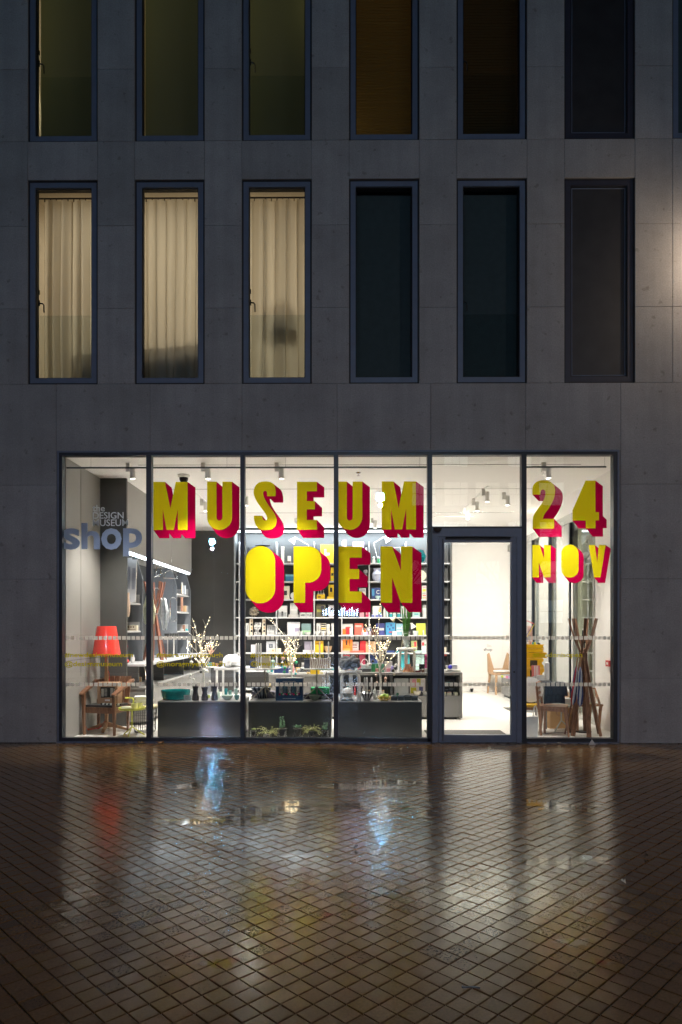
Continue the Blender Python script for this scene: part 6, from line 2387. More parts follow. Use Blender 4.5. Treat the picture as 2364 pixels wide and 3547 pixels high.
for i in range(22):
    a = 2 * math.pi * i / 22
    m.tube([(0.05 * math.cos(a), 0.05 * math.sin(a), 0.004), (0.09 * math.cos(a + 0.3), 0.09 * math.sin(a + 0.3), 0.03), (0.105 * math.cos(a + 0.5), 0.105 * math.sin(a + 0.5), 0.065)], 0.0032, 4)
for r_, z in ((0.05, 0.004), (0.09, 0.03), (0.105, 0.065)):
    m.tube([(r_ * math.cos(2 * math.pi * i / 24), r_ * math.sin(2 * math.pi * i / 24), z) for i in range(25)], 0.0035, 4, caps=False)
m.build('basket', mat('gold_wire', (0.75, 0.50, 0.12), 0.25, metal=0.9), gbw)
for i, (x, y, z, r_) in enumerate(((-0.04, -0.02, 0.06, 0.035), (0.035, -0.025, 0.06, 0.035), (0.0, 0.03, 0.06, 0.035), (0.0, -0.01, 0.083, 0.032), (-0.03, 0.03, 0.07, 0.03), (0.045, 0.03, 0.068, 0.032))):
    m = MB()
    m.ball((0, 0, 0), r_, 14, 0.92)
    tag(m.build('apple', mat('green_apple', (0.24, 0.38, 0.03), 0.3, var=0.15), loc=(gbw.location.x + x, 0.64 + y, PT + z)), ('front green apple beside the tree trunk side', 'front green apple beside the black boxes side', 'hindmost green apple low in the middle', 'green apple on the very top', 'rear green apple beside the tree trunk side', 'rear green apple beside the black boxes side')[i] + ' of the gold wire bowl', 'apple', 'green apples in the gold bowl')
for i, (a, c, yt2) in enumerate(((1355, 1377, 2411), (1380, 1400, 2410), (1402, 1424, 2409), (1426, 1448, 2411))):
    item('box', ('first', 'second', 'third', 'last')[i] + ' of four low black boxes at the end of the plinth', 'box', a, c, yt2, PT, 0.66, (0.03, 0.045, 0.055), pic=[(0.1, 0.9, 0.75, 0.9, (0.2, 0.25, 0.28))])
item('vase', 'tiny dark green plant behind the black boxes', 'plant', 1372, 1384, 2400, PT, 0.85, (0.02, 0.12, 0.07), name='small_plant')

# succulents in glass pots along the glass
M_SOIL = mat('dark_soil', (0.05, 0.045, 0.045), 0.9, bump=0.4)
def succulent(px0, px1, ytop, ypot, kind, seed, label, blue=False):
    Y = 0.34
    rr = random.Random(seed)
    x0, x1 = PX(px0, Y), PX(px1, Y)
    t = empty('succulent_pot', ((x0 + x1) / 2, Y, 0.005), label, 'plant', group=None)
    r_ = (x1 - x0) / 2
    zp = PZ(ypot, Y)
    zt_ = PZ(ytop, Y)
    m = MB()
    m.lathe([(r_ * 0.82, 0), (r_ * 0.86, 0.015), (r_, zp), (r_ * 0.95, zp), (r_ * 0.82, 0.03), (1e-5, 0.028)], n=22)
    m.build('pot', M_CLEAR, t)
    m = MB()
    m.lathe([(1e-5, 0.03), (r_ * 0.80, 0.03), (r_ * 0.92, zp - 0.012), (1e-5, zp - 0.008)], n=20)
    m.build('soil', M_SOIL, t)
    m = MB()
    hgt = zt_ - zp

    def leaf(p, d, L, w):
        d = d.normalized()
        s = d.cross(Vector((0.3, 0.2, 1))).normalized() * w
        u = d.cross(s).normalized() * w * 0.35
        m.add([p, p + d * L * 0.5 + s, p + d * L, p + d * L * 0.5 - s, p + d * L * .5 + u], [(0, 1, 4), (1, 2, 4), (2, 3, 4), (3, 0, 4), (0, 3, 2, 1)])

    if kind == 'rosette':
        for i in range(46):
            a = i * 2.4
            f = i / 46
            leaf(Vector((rr.uniform(-.4, .4) * r_, rr.uniform(-.3, .3) * r_, zp)), Vector((math.cos(a), math.sin(a), 0.3 + 1.4 * (1 - f))), hgt * rr.uniform(0.6, 1.0) * (0.6 + 0.5 * f), 0.010)
    elif kind == 'trail':
        for i in range(26):
            a = rr.uniform(0, 6.28)
            p = Vector((0, 0, zp)) + Vector((math.cos(a) * r_ * .5, math.sin(a) * r_ * .4, 0))
            d = Vector((math.cos(a), math.sin(a) * .5, rr.uniform(0.3, 1.5)))
            for j in range(12):
                d = (d + Vector((rr.uniform(-.3, .3), rr.uniform(-.2, .2), -0.14))).normalized()
                p = p + d * hgt * 0.14
                if p.z < 0.02:
                    break
                for s in range(2):
                    leaf(p, Vector((rr.uniform(-1, 1), rr.uniform(-1, 1), rr.uniform(-.2, 1))), 0.022, 0.006)
    else:
        for i in range(4):
            a = i * 1.7 + 0.5
            p = Vector((math.cos(a) * r_ * .4, math.sin(a) * r_ * .3, zp))
            lean = Vector((rr.uniform(-.35, .35), rr.uniform(-.2, .2), 1))
            for j in range(10):
                p = p + lean.normalized() * hgt * 0.1 * rr.uniform(0.8, 1.1) * (1 if i < 2 else 0.6)
                for s in range(4):
                    b_ = rr.uniform(0, 6.28)
                    leaf(p, Vector((math.cos(b_), math.sin(b_), 0.4)), 0.026, 0.010)
        for i in range(30):
            a = i * 2.4
            leaf(Vector((0, 0, zp)), Vector((math.cos(a), math.sin(a), rr.uniform(.3, 1.2))), 0.045, 0.012)
    m.build('leaves', mat('succulent_%d' % (seed % 3), [(0.34, 0.42, 0.16), (0.24, 0.42, 0.24), (0.40, 0.42, 0.18)][seed % 3], 0.5, var=0.4, scale=25), t, smooth=False)


succulent(865, 893, 2518, 2530, 'rosette', 3, 'small green succulent in the leftmost short glass pot')
succulent(912, 943, 2517, 2544, 'trail', 5, 'bushy trailing succulent spilling over its glass pot')
succulent(958, 998, 2485, 2522, 'sprig', 7, 'succulent with two upright sprigs in a tall glass pot')
succulent(1013, 1051, 2502, 2522, 'rosette', 4, 'full blue green succulent in a tall glass pot')
succulent(1066, 1095, 2515, 2533, 'trail', 8, 'reddish green trailing succulent in a low glass pot')
succulent(1112, 1141, 2503, 2530, 'sprig', 10, 'thin branching succulent in the glass pot nearest the mullion')

# ------------------------------------------------------------------ goods on the long counter and shelves
CT = 0.8455
item('box', 'pale mint record case with a handle on the long counter', 'case', 1252, 1286, 2304, CT + 0.06, 2.7, (0.50, 0.58, 0.56), depth=0.2)
item('box', 'dark grey box under the mint case on the long counter', 'box', 1245, 1286, 2317, CT, 2.68, (0.08, 0.08, 0.08), depth=0.25, h=0.059)
hp = empty('headphones', (PX(1264, 2.75), 2.75, PZ(2304, 2.75)), 'pale headphones standing on the mint case', 'headphones')
m = MB()
m.tube([(0.06 * math.cos(a), 0, 0.02 + 0.09 * math.sin(a)) for a in [math.pi * i / 12 for i in range(13)]], 0.008, 6)
m.tube([(-0.06, -0.02, 0.02), (-0.06, 0.02, 0.02)], 0.026, 10)
m.tube([(0.06, -0.02, 0.02), (0.06, 0.02, 0.02)], 0.026, 10)
m.build('band', M_GLOSSW, hp)
k = 0
for a, c, yt2, col, l in ((1287, 1302, 2300, GRN, 'green and white patterned pack'), (1304, 1315, 2299, GRN, 'green pack next to the tree trunk'), (1318, 1331, 2300, (0.1, 0.3, 0.2), 'dark green pack behind the trunk'), (1334, 1360, 2292, WHT, 'white open gift carton'), (1300, 1312, 2316, (0.6, 0.3, 0.3), 'small rose pink box'), (1314, 1330, 2318, WHT, 'low white box'), (1340, 1352, 2316, PNK, 'small pink tin'), (1365, 1386, 2322, WHT, 'flat white tray'), (1356, 1364, 2308, (0.35, 0.3, 0.6), 'small violet bottle box')):
    item('box', l + ' on the long shop counter', 'box', a, c, yt2, CT, 2.72 + 0.05 * (k % 2), col, depth=0.1)
    k += 1
item('box', 'pale wooden tray carrying orange tumblers on the long counter', 'tray', 1398, 1437, 2326, CT, 2.6, (0.6, 0.38, 0.22), depth=0.2, h=0.02)
item('cup', 'tall orange patterned tumbler on the wooden tray', 'tumbler', 1403, 1423, 2301, CT + 0.022, 2.68, (0.72, 0.36, 0.22))
item('bottle', 'peach bottle on the wooden tray', 'bottle', 1422, 1434, 2309, CT + 0.022, 2.66, (0.7, 0.42, 0.3))
item('bottle', 'small orange figure on the wooden tray', 'figure', 1397, 1404, 2312, CT + 0.022, 2.66, (0.7, 0.3, 0.15))
item('box', 'flat wine red box on the counter past the wooden tray', 'box', 1440, 1457, 2324, CT, 2.62, (0.22, 0.05, 0.06), depth=0.1)
item('box', 'dark box standing on the counter behind the flat red box', 'box', 1454, 1471, 2301, CT, 2.9, BLK)
item('jar', 'brown labelled jar at the counter near the door frame', 'jar', 1461, 1471, 2317, CT, 2.6, BRN, col2=WHT)
item('box', 'white labelled box at the counter near the door frame', 'box', 1473, 1480, 2316, CT, 2.62, WHT)
pk = empty('pink_beads', (PX(1477, 2.85), 2.85, CT), 'string of bright pink beads on a stand near the door frame', 'beads')
for i in range(6):
    m = MB()
    m.ball((0, 0, 0.03 + i * 0.052), 0.028, 10)
    m.build('bead', colmat((0.72, 0.08, 0.30)), pk)
ws_ = empty('wire_rack', (PX(1448, 2.9), 2.9, CT), 'small wire rack on the counter beside the white stool', 'rack')
m = MB()
for i in range(6):
    m.tube([(-0.06, 0, 0.03 + 0.06 * i), (0.06, 0, 0.03 + 0.06 * i)], 0.004, 5)
for x in (-0.06, 0.06):
    m.tube([(x, 0, 0), (x, 0, 0.36)], 0.005, 5)
m.build('wire', M_CHROME, ws_)

# glass vase with leaves on the second stool, and its lamps
vz = 0.847 + 0.4415
vx = SX2 - 0.005
gv = empty('glass_vase', (vx, 2.75, vz), 'tall ribbed white vase holding long green leaves on the white stool', 'vase')
m = MB()
prof = []
for i in range(19):
    z = 0.30 * i / 18
    prof.append((0.058 + 0.012 * math.sin(i * 1.57) + 0.01 * (z > .2), z))
prof += [(0.05, 0.30), (0.045, 0.02), (1e-5, 0.018)]
m.lathe(prof, n=24)
m.build('vase', M_CLEAR, gv)
m = MB()
m.lathe([(1e-5, 0.02), (0.04, 0.02), (0.042, 0.2), (1e-5, 0.2)], n=16)
m.build('water', colmat((0.55, 0.60, 0.58), 0.2), gv)
m = MB()
rr = random.Random(4)
for i in range(12):
    a = rr.uniform(0, 6.28)
    p = Vector((math.cos(a) * 0.02, math.sin(a) * 0.02, 0.05))
    d = Vector((rr.uniform(-.14, .14), rr.uniform(-.12, .12), 1))
    pts = []
    for j in range(7):
        pts.append(p.copy())
        d = (d + Vector((rr.uniform(-.03, .05), 0, 0))).normalized()
        p = p + d * 0.125 * rr.uniform(0.85, 1.1)
    for j in range(6):
        w0 = 0.022 * (1 - abs(j - 2.5) / 5)
        m.bar(pts[j], pts[j + 1], w0, 0.004, up=(0, 1, 0), w1=0.022 * (1 - abs(j + 1 - 2.5) / 4.2))
m.build('leaf', mat('long_leaf', (0.07, 0.24, 0.03), 0.4, var=0.3), gv, smooth=False)
desk_lamp('cream desk lamp on the counter reaching left over the warm lit tree', (PX(1385, 2.95), 2.95, CT), q(1400, 2158, 2.95), q(1372, 2138, 2.95), q(1358, 2150, 2.95), mat('cream_paint', (0.66, 0.58, 0.40), 0.4), 0.045)
desk_lamp('white desk lamp with hanging shade behind the long green leaves', (PX(1412, 3.1), 3.1, CT), q(1392, 2170, 3.1), q(1425, 2158, 3.1), q(1436, 2178, 3.1), WP, 0.05)
# lower shelf of the counter
item('book', 'grey glass relief panel leaning on the counter shelf', 'panel', 1366, 1416, 2350, 0.431, 2.62, (0.42, 0.43, 0.40))
item('book', 'print of bold coloured shapes on the counter shelf', 'poster', 1421, 1474, 2350, 0.431, 2.62, (0.62, 0.56, 0.52), pic=[(0.05, 0.42, 0.1, 0.45, (0.55, 0.5, 0.03)), (0.15, 0.4, 0.5, 0.95, PNK), (0.6, 0.85, 0.1, 0.5, (0.1, 0.1, 0.2)), (0.45, 0.7, 0.6, 0.98, (0.55, 0.5, 0.05))])
item('bowl', 'pale wooden bowl before the bold print', 'bowl', 1431, 1460, 2393, 0.431, 2.56, (0.55, 0.5, 0.42))
item('bowl', 'grey bowl cut by the counter end', 'bowl', 1461, 1485, 2395, 0.431, 2.56, (0.35, 0.35, 0.32))
for i, (a, c_2) in enumerate(((1543, (0.62, 0.56, 0.32)), (1549, (0.45, 0.28, 0.24)), (1571, (0.42, 0.42, 0.30)))):
    item('jar', ('cream', 'rose', 'olive')[i] + ' two tone pot on the open counter shelf seen through the door', 'pot', a - (6 if i == 0 else 0), a + (3 if i == 0 else 16), 2397, 0.431, 2.6, (0.6, 0.58, 0.46), col2=c_2)
item('book', 'dark board with faint writing on the open counter shelf', 'board', 1540, 1575, 2356, 0.431, 2.8, BLK, pic=[(0.1, 0.4, 0.3, 0.33, GRY), (0.5, 0.9, 0.3, 0.33, GRY), (0.5, 0.9, 0.4, 0.43, GRY), (0.2, 0.6, 0.8, 0.85, TEA)])
item('box', 'pair of flat patterned marble books on the counter end', 'book', 1543, 1596, 2322, CT, 2.6, (0.55, 0.55, 0.50), depth=0.25)
item('cup', 'white mug lying by the blue cloth on the marble books', 'mug', 1545, 1562, 2304, CT + 0.05, 2.68, WHT)
item('box', 'white toaster shaped box on the marble books', 'box', 1561, 1585, 2303, CT + 0.05, 2.68, (0.62, 0.62, 0.66), depth=0.1)
item('ball', 'bright blue cloth ball on the marble books', 'ball', 1552, 1568, 2312, CT + 0.05, 2.6, (0.03, 0.03, 0.5), name='cloth_ball')
item('box', 'cream framed sign on the end bay of the bookcase', 'sign', 1540, 1547, 2242, SZ[5], SY, CRM)
item('box', 'small coral box on the end bay of the bookcase', 'box', 1540, 1548, 2268, SZ[6] + 0.36, SY, CORAL, h=0.05)

# counter behind gift box
for a, c, yt2, col, l in ((930, 945, 2332, GRY, 'grey card'), (950, 963, 2334, WHT, 'flat white pack'), (966, 980, 2334, (0.6, 0.6, 0.6), 'flat silver pack'), (1033, 1062, 2331, WHT, 'low white pack'), (1063, 1073, 2329, (0.55, 0.4, 0.2), 'little brown tin'), (1076, 1108, 2321, YLW, 'bright yellow carton'), (1110, 1120, 2328, (0.6, 0.55, 0.3), 'yellow lidded tub'), (950, 1000, 2315, NAV, 'navy display board')):
    item('box', l + ' on the grey counter behind the blue gift box', 'box', a, c, yt2, 0.7755, 3.1 if 'navy' not in l else 3.4, col, depth=0.12)
fn = empty('paper_fan', (PX(1055, 3.3), 3.3, 0.776), 'black open fan on the grey counter under the right tray', 'fan')
for i in range(15):
    a = R(15 + i * 150 / 14)
    m = MB()
    m.bar((0, 0.004 * (i % 2), 0.01), (0.15 * math.cos(a), 0.004 * (i % 2), 0.01 + 0.11 * math.sin(a)), 0.004, 0.004, w1=0.028, up=(0, 1, 0))
    m.build('blade', M_BLACK if i % 2 else colmat((0.2, 0.2, 0.22)), fn)
for a, c, yt2, col, l in ((715, 745, 2317, WHT, 'flat white tray'), (750, 775, 2318, SIL, 'flat silver tray')):
    item('box', l + ' on the pale table behind the first twig tree', 'tray', a, c, yt2, 0.8455, 4.0, col, depth=0.2)

rr = random.Random(12)
STK = [('red', (0.6, 0.05, 0.05)), ('mint', MINT), ('navy', NAV), ('white', WHT), ('amber', (0.66, 0.4, 0.12)), ('teal', TEA), ('pink', PNK), ('black', BLK), ('cream', CRM), ('orange', ORG), ('lilac', (0.5, 0.42, 0.6)), ('grey', GRY)]
KND = [('box', 'pack', 14, 0.09), ('jar', 'jar', 9, 0.10), ('cup', 'cup', 9, 0.07), ('bottle', 'bottle', 7, 0.16), ('book', 'booklet', 12, 0.15), ('bowl', 'dish', 15, 0.05)]
used_ = set()


def stock(px0, px1, step, zb_, Y, where):
    x = px0
    while x < px1:
        for _ in range(40):
            cn, cv = rr.choice(STK)
            kd, nm, w_, h_ = rr.choice(KND)
            if (cn, nm, where) not in used_:
                break
        used_.add((cn, nm, where))
        if x + w_ > px1:
            break
        item(kd, 'small ' + cn + ' ' + nm + ' ' + where, nm, x, x + w_, 0, zb_, Y + rr.uniform(-.05, .05), cv, h=h_ * rr.uniform(0.8, 1.3), name=nm,
             pic=[(0.15, 0.85, 0.55, 0.8, WHT if cn != 'white' else GRY)] if kd in ('box', 'book') else None)
        x += w_ + rr.uniform(1, step)


stock(1182, 1240, 4, CT, 3.15, 'at the back of the long counter behind the knotted cushion')
stock(1290, 1395, 4, CT, 3.05, 'at the back of the long counter behind the warm lit tree')
stock(1185, 1345, 5, 0.431, 2.62, 'on the open counter shelf behind the white stool')
stock(925, 1120, 7, 0.7755, 3.6, 'along the back of the grey counter behind the gift box')
stock(690, 825, 6, 0.8455, 4.45, 'along the back of the pale table behind the first twig tree')
stock(845, 1475, 6, SZ[6], SY + 0.02, 'on the seventh bookcase shelf')

# ------------------------------------------------------------------ left wall goods
def litem(kind, label, cat, px0, px1, ytop, zb, Y, col, **k):
    return item(kind, label, cat, px0, px1, ytop, zb, Y, col, **k)


for i, (p0_, p1_) in enumerate(((436, 452), (452, 470))):
    litem('book', ('first', 'second')[i] + ' of two pale magazines leaning on the top wall shelf nearest the column', 'magazine', p0_, p1_, 1930 + 6 * i, 2.101, 2.2, (0.66, 0.67, 0.72), pic=[(0.2, 0.8, 0.3, 0.8, (0.4, 0.42, 0.5))])
litem('vase', 'pale wooden shoe form on the wall shelf beside the column', 'shoe form', 436, 452, 2053, 1.601 + 0.24, 2.0, (0.62, 0.45, 0.35), name='shoe_form')
item('box', 'small wooden model of a building on the wall shelf beside the column', 'model', 440, 474, 2166, 1.601, 2.3, CRM, depth=0.1, pic=[(0.1, 0.25, 0.55, 0.8, BRN), (0.35, 0.5, 0.55, 0.8, BRN), (0.6, 0.75, 0.55, 0.8, BRN), (0.1, 0.9, 0.2, 0.3, BRN)])
item('disc', 'dark red bowl on its side above the bench by the column', 'bowl', 428, 443, 2219, 1.29, 2.0, (0.35, 0.02, 0.04), name='red_bowl')
item('box', 'dark bracket holding the red bowl by the column', 'bracket', 430, 440, 2243, 1.0355, 2.02, (0.05, 0.05, 0.05), h=0.254, name='bracket')
item('ball', 'bright red round ornament on the bench by the column', 'ornament', 433, 448, 2272, 1.0355, 2.0, (0.72, 0.05, 0.05), name='red_ball')
item('vase', 'small steel pot on the bench next to the red ornament', 'pot', 452, 468, 2268, 1.0355, 2.2, SIL, name='steel_pot')
for i, (x, Y) in enumerate(((441, 2.15), (464, 2.55), (489, 3.05))):
    t = empty('ring_lamp', (PX(x, Y), Y, 0.6455), ('first', 'second', 'third')[i] + ' chrome hoop lamp on the low cabinets from the column', 'lamp')
    m = MB()
    m.lathe([(0.06, 0), (0.06, 0.015), (1e-5, 0.017)], n=16)
    m.build('base', M_BLACK, t)
    m = MB()
    m.tube([(-0.09 * math.cos(a) , 0.02 * math.sin(a), 0.02 + 0.32 * math.sin(a)) for a in [math.pi * j / 14 for j in range(15)]], 0.011, 6)
    m.build('hoop', M_CHROME, t)
k = 0
for x, c, yt2, Y, l in ((437, WHT, 2345, 1.95, 'white booklet'), (452, BLK, 2360, 2.3, 'black framed card'), (470, (0.4, 0.4, 0.4), 2355, 2.7, 'grey booklet'), (480, WOOD, 2345, 3.0, 'wooden block')):
    item('book', l + ' standing on the low cabinets among the hoop lamps', 'booklet', x, x + 10, yt2, 0.6455, Y - 0.08, c)
for a, c, yt2, Y, col, l in ((566, 577, 2310, 4.9, BLU, 'blue book'), (579, 586, 2308, 5.1, REDC, 'red book'), (587, 597, 2307, 5.3, (0.3, 0.35, 0.5), 'slate book'), (600, 612, 2322, 5.5, PNK, 'pink pack'), (614, 622, 2325, 5.8, LIME, 'lime green pack'), (626, 633, 2328, 6.0, (0.7, 0.1, 0.3), 'magenta pack'), (636, 643, 2331, 6.3, (0.5, 0.6, 0.1), 'green pack'), (568, 580, 2340, 4.8, TEA, 'teal pack')):
    item('book', l + ' on the low cabinets under the side bench behind the first twig tree', 'book', a, c, yt2, 0.6455, Y, col)
for a, c, yt2, Y, col, l in ((560, 572, 2262, 4.6, (0.66, 0.4, 0.15), 'amber jar'), (574, 583, 2264, 4.8, (0.7, 0.45, 0.2), 'honey jar'), (586, 595, 2265, 5.0, (0.6, 0.38, 0.2), 'brown jar'), (598, 606, 2266, 5.2, WHT, 'white jar'), (609, 616, 2264, 5.4, CRM, 'cream jar'), (540, 552, 2275, 4.4, WHT, 'low white pot')):
    item('jar', l + ' in the row on the side bench under the white rack', 'jar', a, c, yt2, 1.0355, Y, col, col2=WHT)
for z, sh in ((2.4205, 'upper'), (2.0205, 'middle'), (1.5805, 'lower')):
    zz_ = {'upper': 2018, 'middle': 2068, 'lower': 2165}[sh]
    if sh == 'upper':
        item('jar', 'tall cream jar on the upper shelf of the far wall bay', 'jar', 628, 634, zz_, z, 5.6, CRM, col2=WHT)
        item('box', 'pale blue box on the upper shelf of the far wall bay', 'box', 635, 643, zz_ + 10, z, 5.9, (0.55, 0.6, 0.68))
    elif sh == 'middle':
        item('box', 'tall rose wood figure on the middle shelf of the far wall bay', 'figure', 627, 633, zz_, z, 5.55, (0.5, 0.26, 0.18))
        item('box', 'stack of wooden cubes on the middle shelf of the far wall bay', 'cubes', 634, 644, zz_ + 30, z, 5.8, WOOD)
    else:
        item('box', 'pale pack on the lower shelf of the far wall bay', 'pack', 628, 635, zz_ + 14, z, 5.6, WHT)
        item('box', 'brown cube on the lower shelf of the far wall bay', 'cube', 633, 641, zz_, z + 0.0, 5.85, (0.3, 0.15, 0.1))
        item('box', 'turquoise cube on the lower shelf of the far wall bay', 'cube', 642, 650, zz_ + 13, z, 6.1, (0.05, 0.5, 0.55))
wr = empty('white_rack', (-3.72, 4.5, 1.0355), 'white wire framed rack on the side bench behind the coat stand', 'rack')
m = MB()
for x in (-0.2, 0.24):
    for y in (-0.5, 0.7):
        m.tube([(x, y, 0), (x, y, 0.42)], 0.012, 6)
m.box(-0.21, 0.25, -0.51, 0.71, 0.40, 0.425)
m.build('frame', M_WPAINT, wr)
for y in (-0.3, 0.1, 0.45):
    m = MB()
    m.lathe([(0.05, 0.4255), (0.06, 0.50), (0.05, 0.50), (1e-5, 0.43)], (0.05, y, 0), 14)
    m.build('hook', M_BLACK, wr)


def coat_stand(loc, H, r0, rw, r1, n, mt, label, ph=0.0, waist=0.60):
    t = empty('coat_stand', loc, label, 'coat stand')
    for i in range(n):
        a = ph + 2 * math.pi * i / n
        pts = []
        for s in [j / 14 for j in range(15)]:
            if s < waist:
                u = s / waist
                r_ = rw + (r0 - rw) * (1 - u) ** 1.12
                aa = a + 0.0
            else:
                u = (s - waist) / (1 - waist)
                r_ = rw + (r1 - rw) * (u ** 0.75)
                aa = a + 0.5 * min(1, u * 2)
            pts.append((r_, aa + 0.25 * s, s * H))
        m = MB()
        ww = 0.062
        for (ra, aa, za), (rb, ab, zb2) in zip(pts[:-1], pts[1:]):
            p0_ = Vector((ra * math.cos(aa), ra * math.sin(aa), za))
            p1_ = Vector((rb * math.cos(ab), rb * math.sin(ab), zb2))
            s0 = abs(za / H - waist)
            m.bar(p0_, p1_, 0.022, 0.026 + 0.06 * s0, up=(-math.sin(aa), math.cos(aa), 0), w1=0.022, h1=0.026 + 0.06 * abs(zb2 / H - waist))
        m.build('slat', mt, t)
    m = MB()
    for k_ in range(2):
        rr_ = rw + 0.02
        m.tube([(rr_ * math.cos(a), rr_ * math.sin(a), H * waist + 0.05 * k_ - 0.02 * math.sin(a)) for a in [2 * math.pi * j / 16 for j in range(17)]], 0.008, 6, caps=False)
    m.build('binding', mat('copper_band', (0.5, 0.25, 0.17), 0.4), t)
    return t


coat_stand((PX(536, 3.3), 3.3, 1.036), 1.5, 0.22, 0.034, 0.20, 7, M_PINK, 'rose wood coat stand draped with patterned scarves on the side bench', 0.3)
M_SCARF = mat('patterned_scarf', (0.70, 0.70, 0.50), 0.7, var=0.35, scale=9)
for i, (x, z0, z1, c, l) in enumerate(((518, 2160, 2062, M_SCARF, 'pale yellow scarf hanging from the rose wood coat stand'), (566, 2180, 2072, mat('blue_white_scarf', (0.66, 0.70, 0.74), 0.7, var=0.3, scale=14), 'blue and white scarf hanging from the rose wood coat stand'))):
    Y = 3.02
    a, c_2 = P(x, z0, Y), P(x, z1, Y)
    vs, fs = [], []
    n = 10
    for j in range(9):
        f = j / 8
        w = (0.10 if i == 0 else 0.09) * (0.5 + 1.4 * f if f < .5 else 1.2 - (0.5 * (f - .5) if i == 0 else 1.5 * (f - .5)))
        for k_ in range(n + 1):
            u = k_ / n * 2 - 1
            vs.append((a.x + u * w + 0.03 * f * (1 if i else -.3), Y + 0.028 * math.sin(u * 7 + f * 2 + i), c_2.z + (a.z - c_2.z) * f + 0.02 * math.sin(u * 4)))
    for j in range(8):
        for k_ in range(n):
            q0 = j * (n + 1) + k_
            fs.append((q0, q0 + 1, q0 + n + 2, q0 + n + 1))
    m = MB().add(vs, fs)
    o = m.build('scarf', c)
    sol = o.modifiers.new('thickness', 'SOLIDIFY')
    sol.thickness = 0.006
    tag(o, l, 'scarf')
# hanging mobile
mb = empty('wire_mobile', (PX(596, 2.9), 2.9, 2.0), 'hanging mobile of bent chrome wire loops before the side bench', 'mobile')
def ring_pts(px0, px1, y0, y1, Y=2.9, long=False, n=24):
    a, c = P(px0, y1, Y), P(px1, y0, Y)
    o = mb.location
    cx, cz = (a.x + c.x) / 2 - o.x, (a.z + c.z) / 2 - o.z
    rx, rz = (c.x - a.x) / 2, (c.z - a.z) / 2
    out = []
    for i in range(n + 1):
        t = 2 * math.pi * i / n
        if long:
            zz = rz - rx
            out.append((cx + rx * math.cos(t), 0, cz + rx * math.sin(t) + (zz if math.sin(t) >= 0 else -zz)))
        else:
            out.append((cx + rx * math.cos(t), 0, cz + rz * math.sin(t)))
    return out
for nm, pts in (('loop', ring_pts(590, 612, 2070, 2152, long=True)), ('loop', ring_pts(541, 558, 1958, 1998)), ('loop', ring_pts(534, 552, 2037, 2127, long=True))):
    m = MB()
    m.tube(pts, 0.0075, 6, caps=False)
    m.build(nm, M_CHROME, mb)
m = MB()
o = mb.location
def lw3(*pp):
    return [tuple(P(x, y, 2.9) - Vector((o.x, o.y, o.z))) for x, y in pp]
m.tube(lw3((567, 2003), (570, 1988), (580, 1978), (594, 1976), (608, 1984), (615, 2004), (567, 2002)), 0.0075, 6)
m.tube(lw3((600, 2003), (600, 2070)), 0.004, 5)
m.tube(lw3((595, 1905), (595, 1976)), 0.002, 4)
m.tube([tuple(Vector(lw3((595, 1905))[0])), (lw3((595, 1905))[0][0], 0, CZ - 2.0 - 0.002)], 0.0015, 4)
m.tube(lw3((534, 2000), (565, 1985)), 0.006, 5)
m.build('arch', M_CHROME, mb)

# ------------------------------------------------------------------ right hand bay
coat_stand((PX(2021, 0.78), 0.78, 0.005), 1.79, 0.27, 0.034, 0.215, 7, M_WALNUT, 'tall walnut coat stand with flared slats holding two umbrellas', 0.2, 0.70)


def umbrella(px0, py0, px1, py1, Y, mats, label):
    a, c = P(px0, py0, Y), P(px1, py1, Y)
    t = empty('umbrella', a, label, 'umbrella')
    e = c - a
    m = MB()
    L = e.length
    n = 12
    prof = [(0.010, 0), (0.042, 0.06), (0.05, L * 0.3), (0.038, L * 0.55), (0.03, L * 0.85), (0.006, L)]
    vs, fs = [], []
    for r_, z in prof:
        for j in range(n):
            b_ = 2 * math.pi * j / n + z * 2.0
            rr_ = r_ * (1.0 if j % 2 else 0.72)
            vs.append((rr_ * math.cos(b_), rr_ * math.sin(b_), z))
    M = e.to_track_quat('Z', 'Y').to_matrix().to_4x4()
    for i in range(len(prof) - 1):
        for j in range(n):
            m.mi = (j // 2) % len(mats)
            q0, q1 = i * n + j, i * n + (j + 1) % n
            m.add([M @ Vector(vs[k_]) for k_ in (q0, q1, q1 + n, q0 + n)], [(0, 1, 2, 3)])
    m.build('cover', mats, t)
    m = MB()
    d = e.normalized()
    m.tube([-d * 0.14, Vector((0, 0, 0))], 0.005, 6)
    top = e + d * 0.02
    m.tube([e * 0.97, e + d * 0.10, e + d * 0.14 + Vector((0.03, 0, 0.0)), e + d * 0.12 + Vector((0.055, 0, 0)), e + d * 0.08 + Vector((0.055, 0, 0))], 0.009, 6)
    m.build('shaft', M_OAK, t)


umbrella(1985, 2442, 1998, 2305, 0.62, [colmat((0.02, 0.05, 0.16)), colmat((0.5, 0.03, 0.03)), colmat((0.4, 0.42, 0.48))], 'closed umbrella with navy red and grey cover hung at the back of the coat stand')
umbrella(2010, 2448, 2011, 2307, 0.46, [colmat((0.55, 0.56, 0.6)), colmat((0.03, 0.06, 0.22))], 'closed umbrella with white and navy stripes hung at the front of the coat stand')

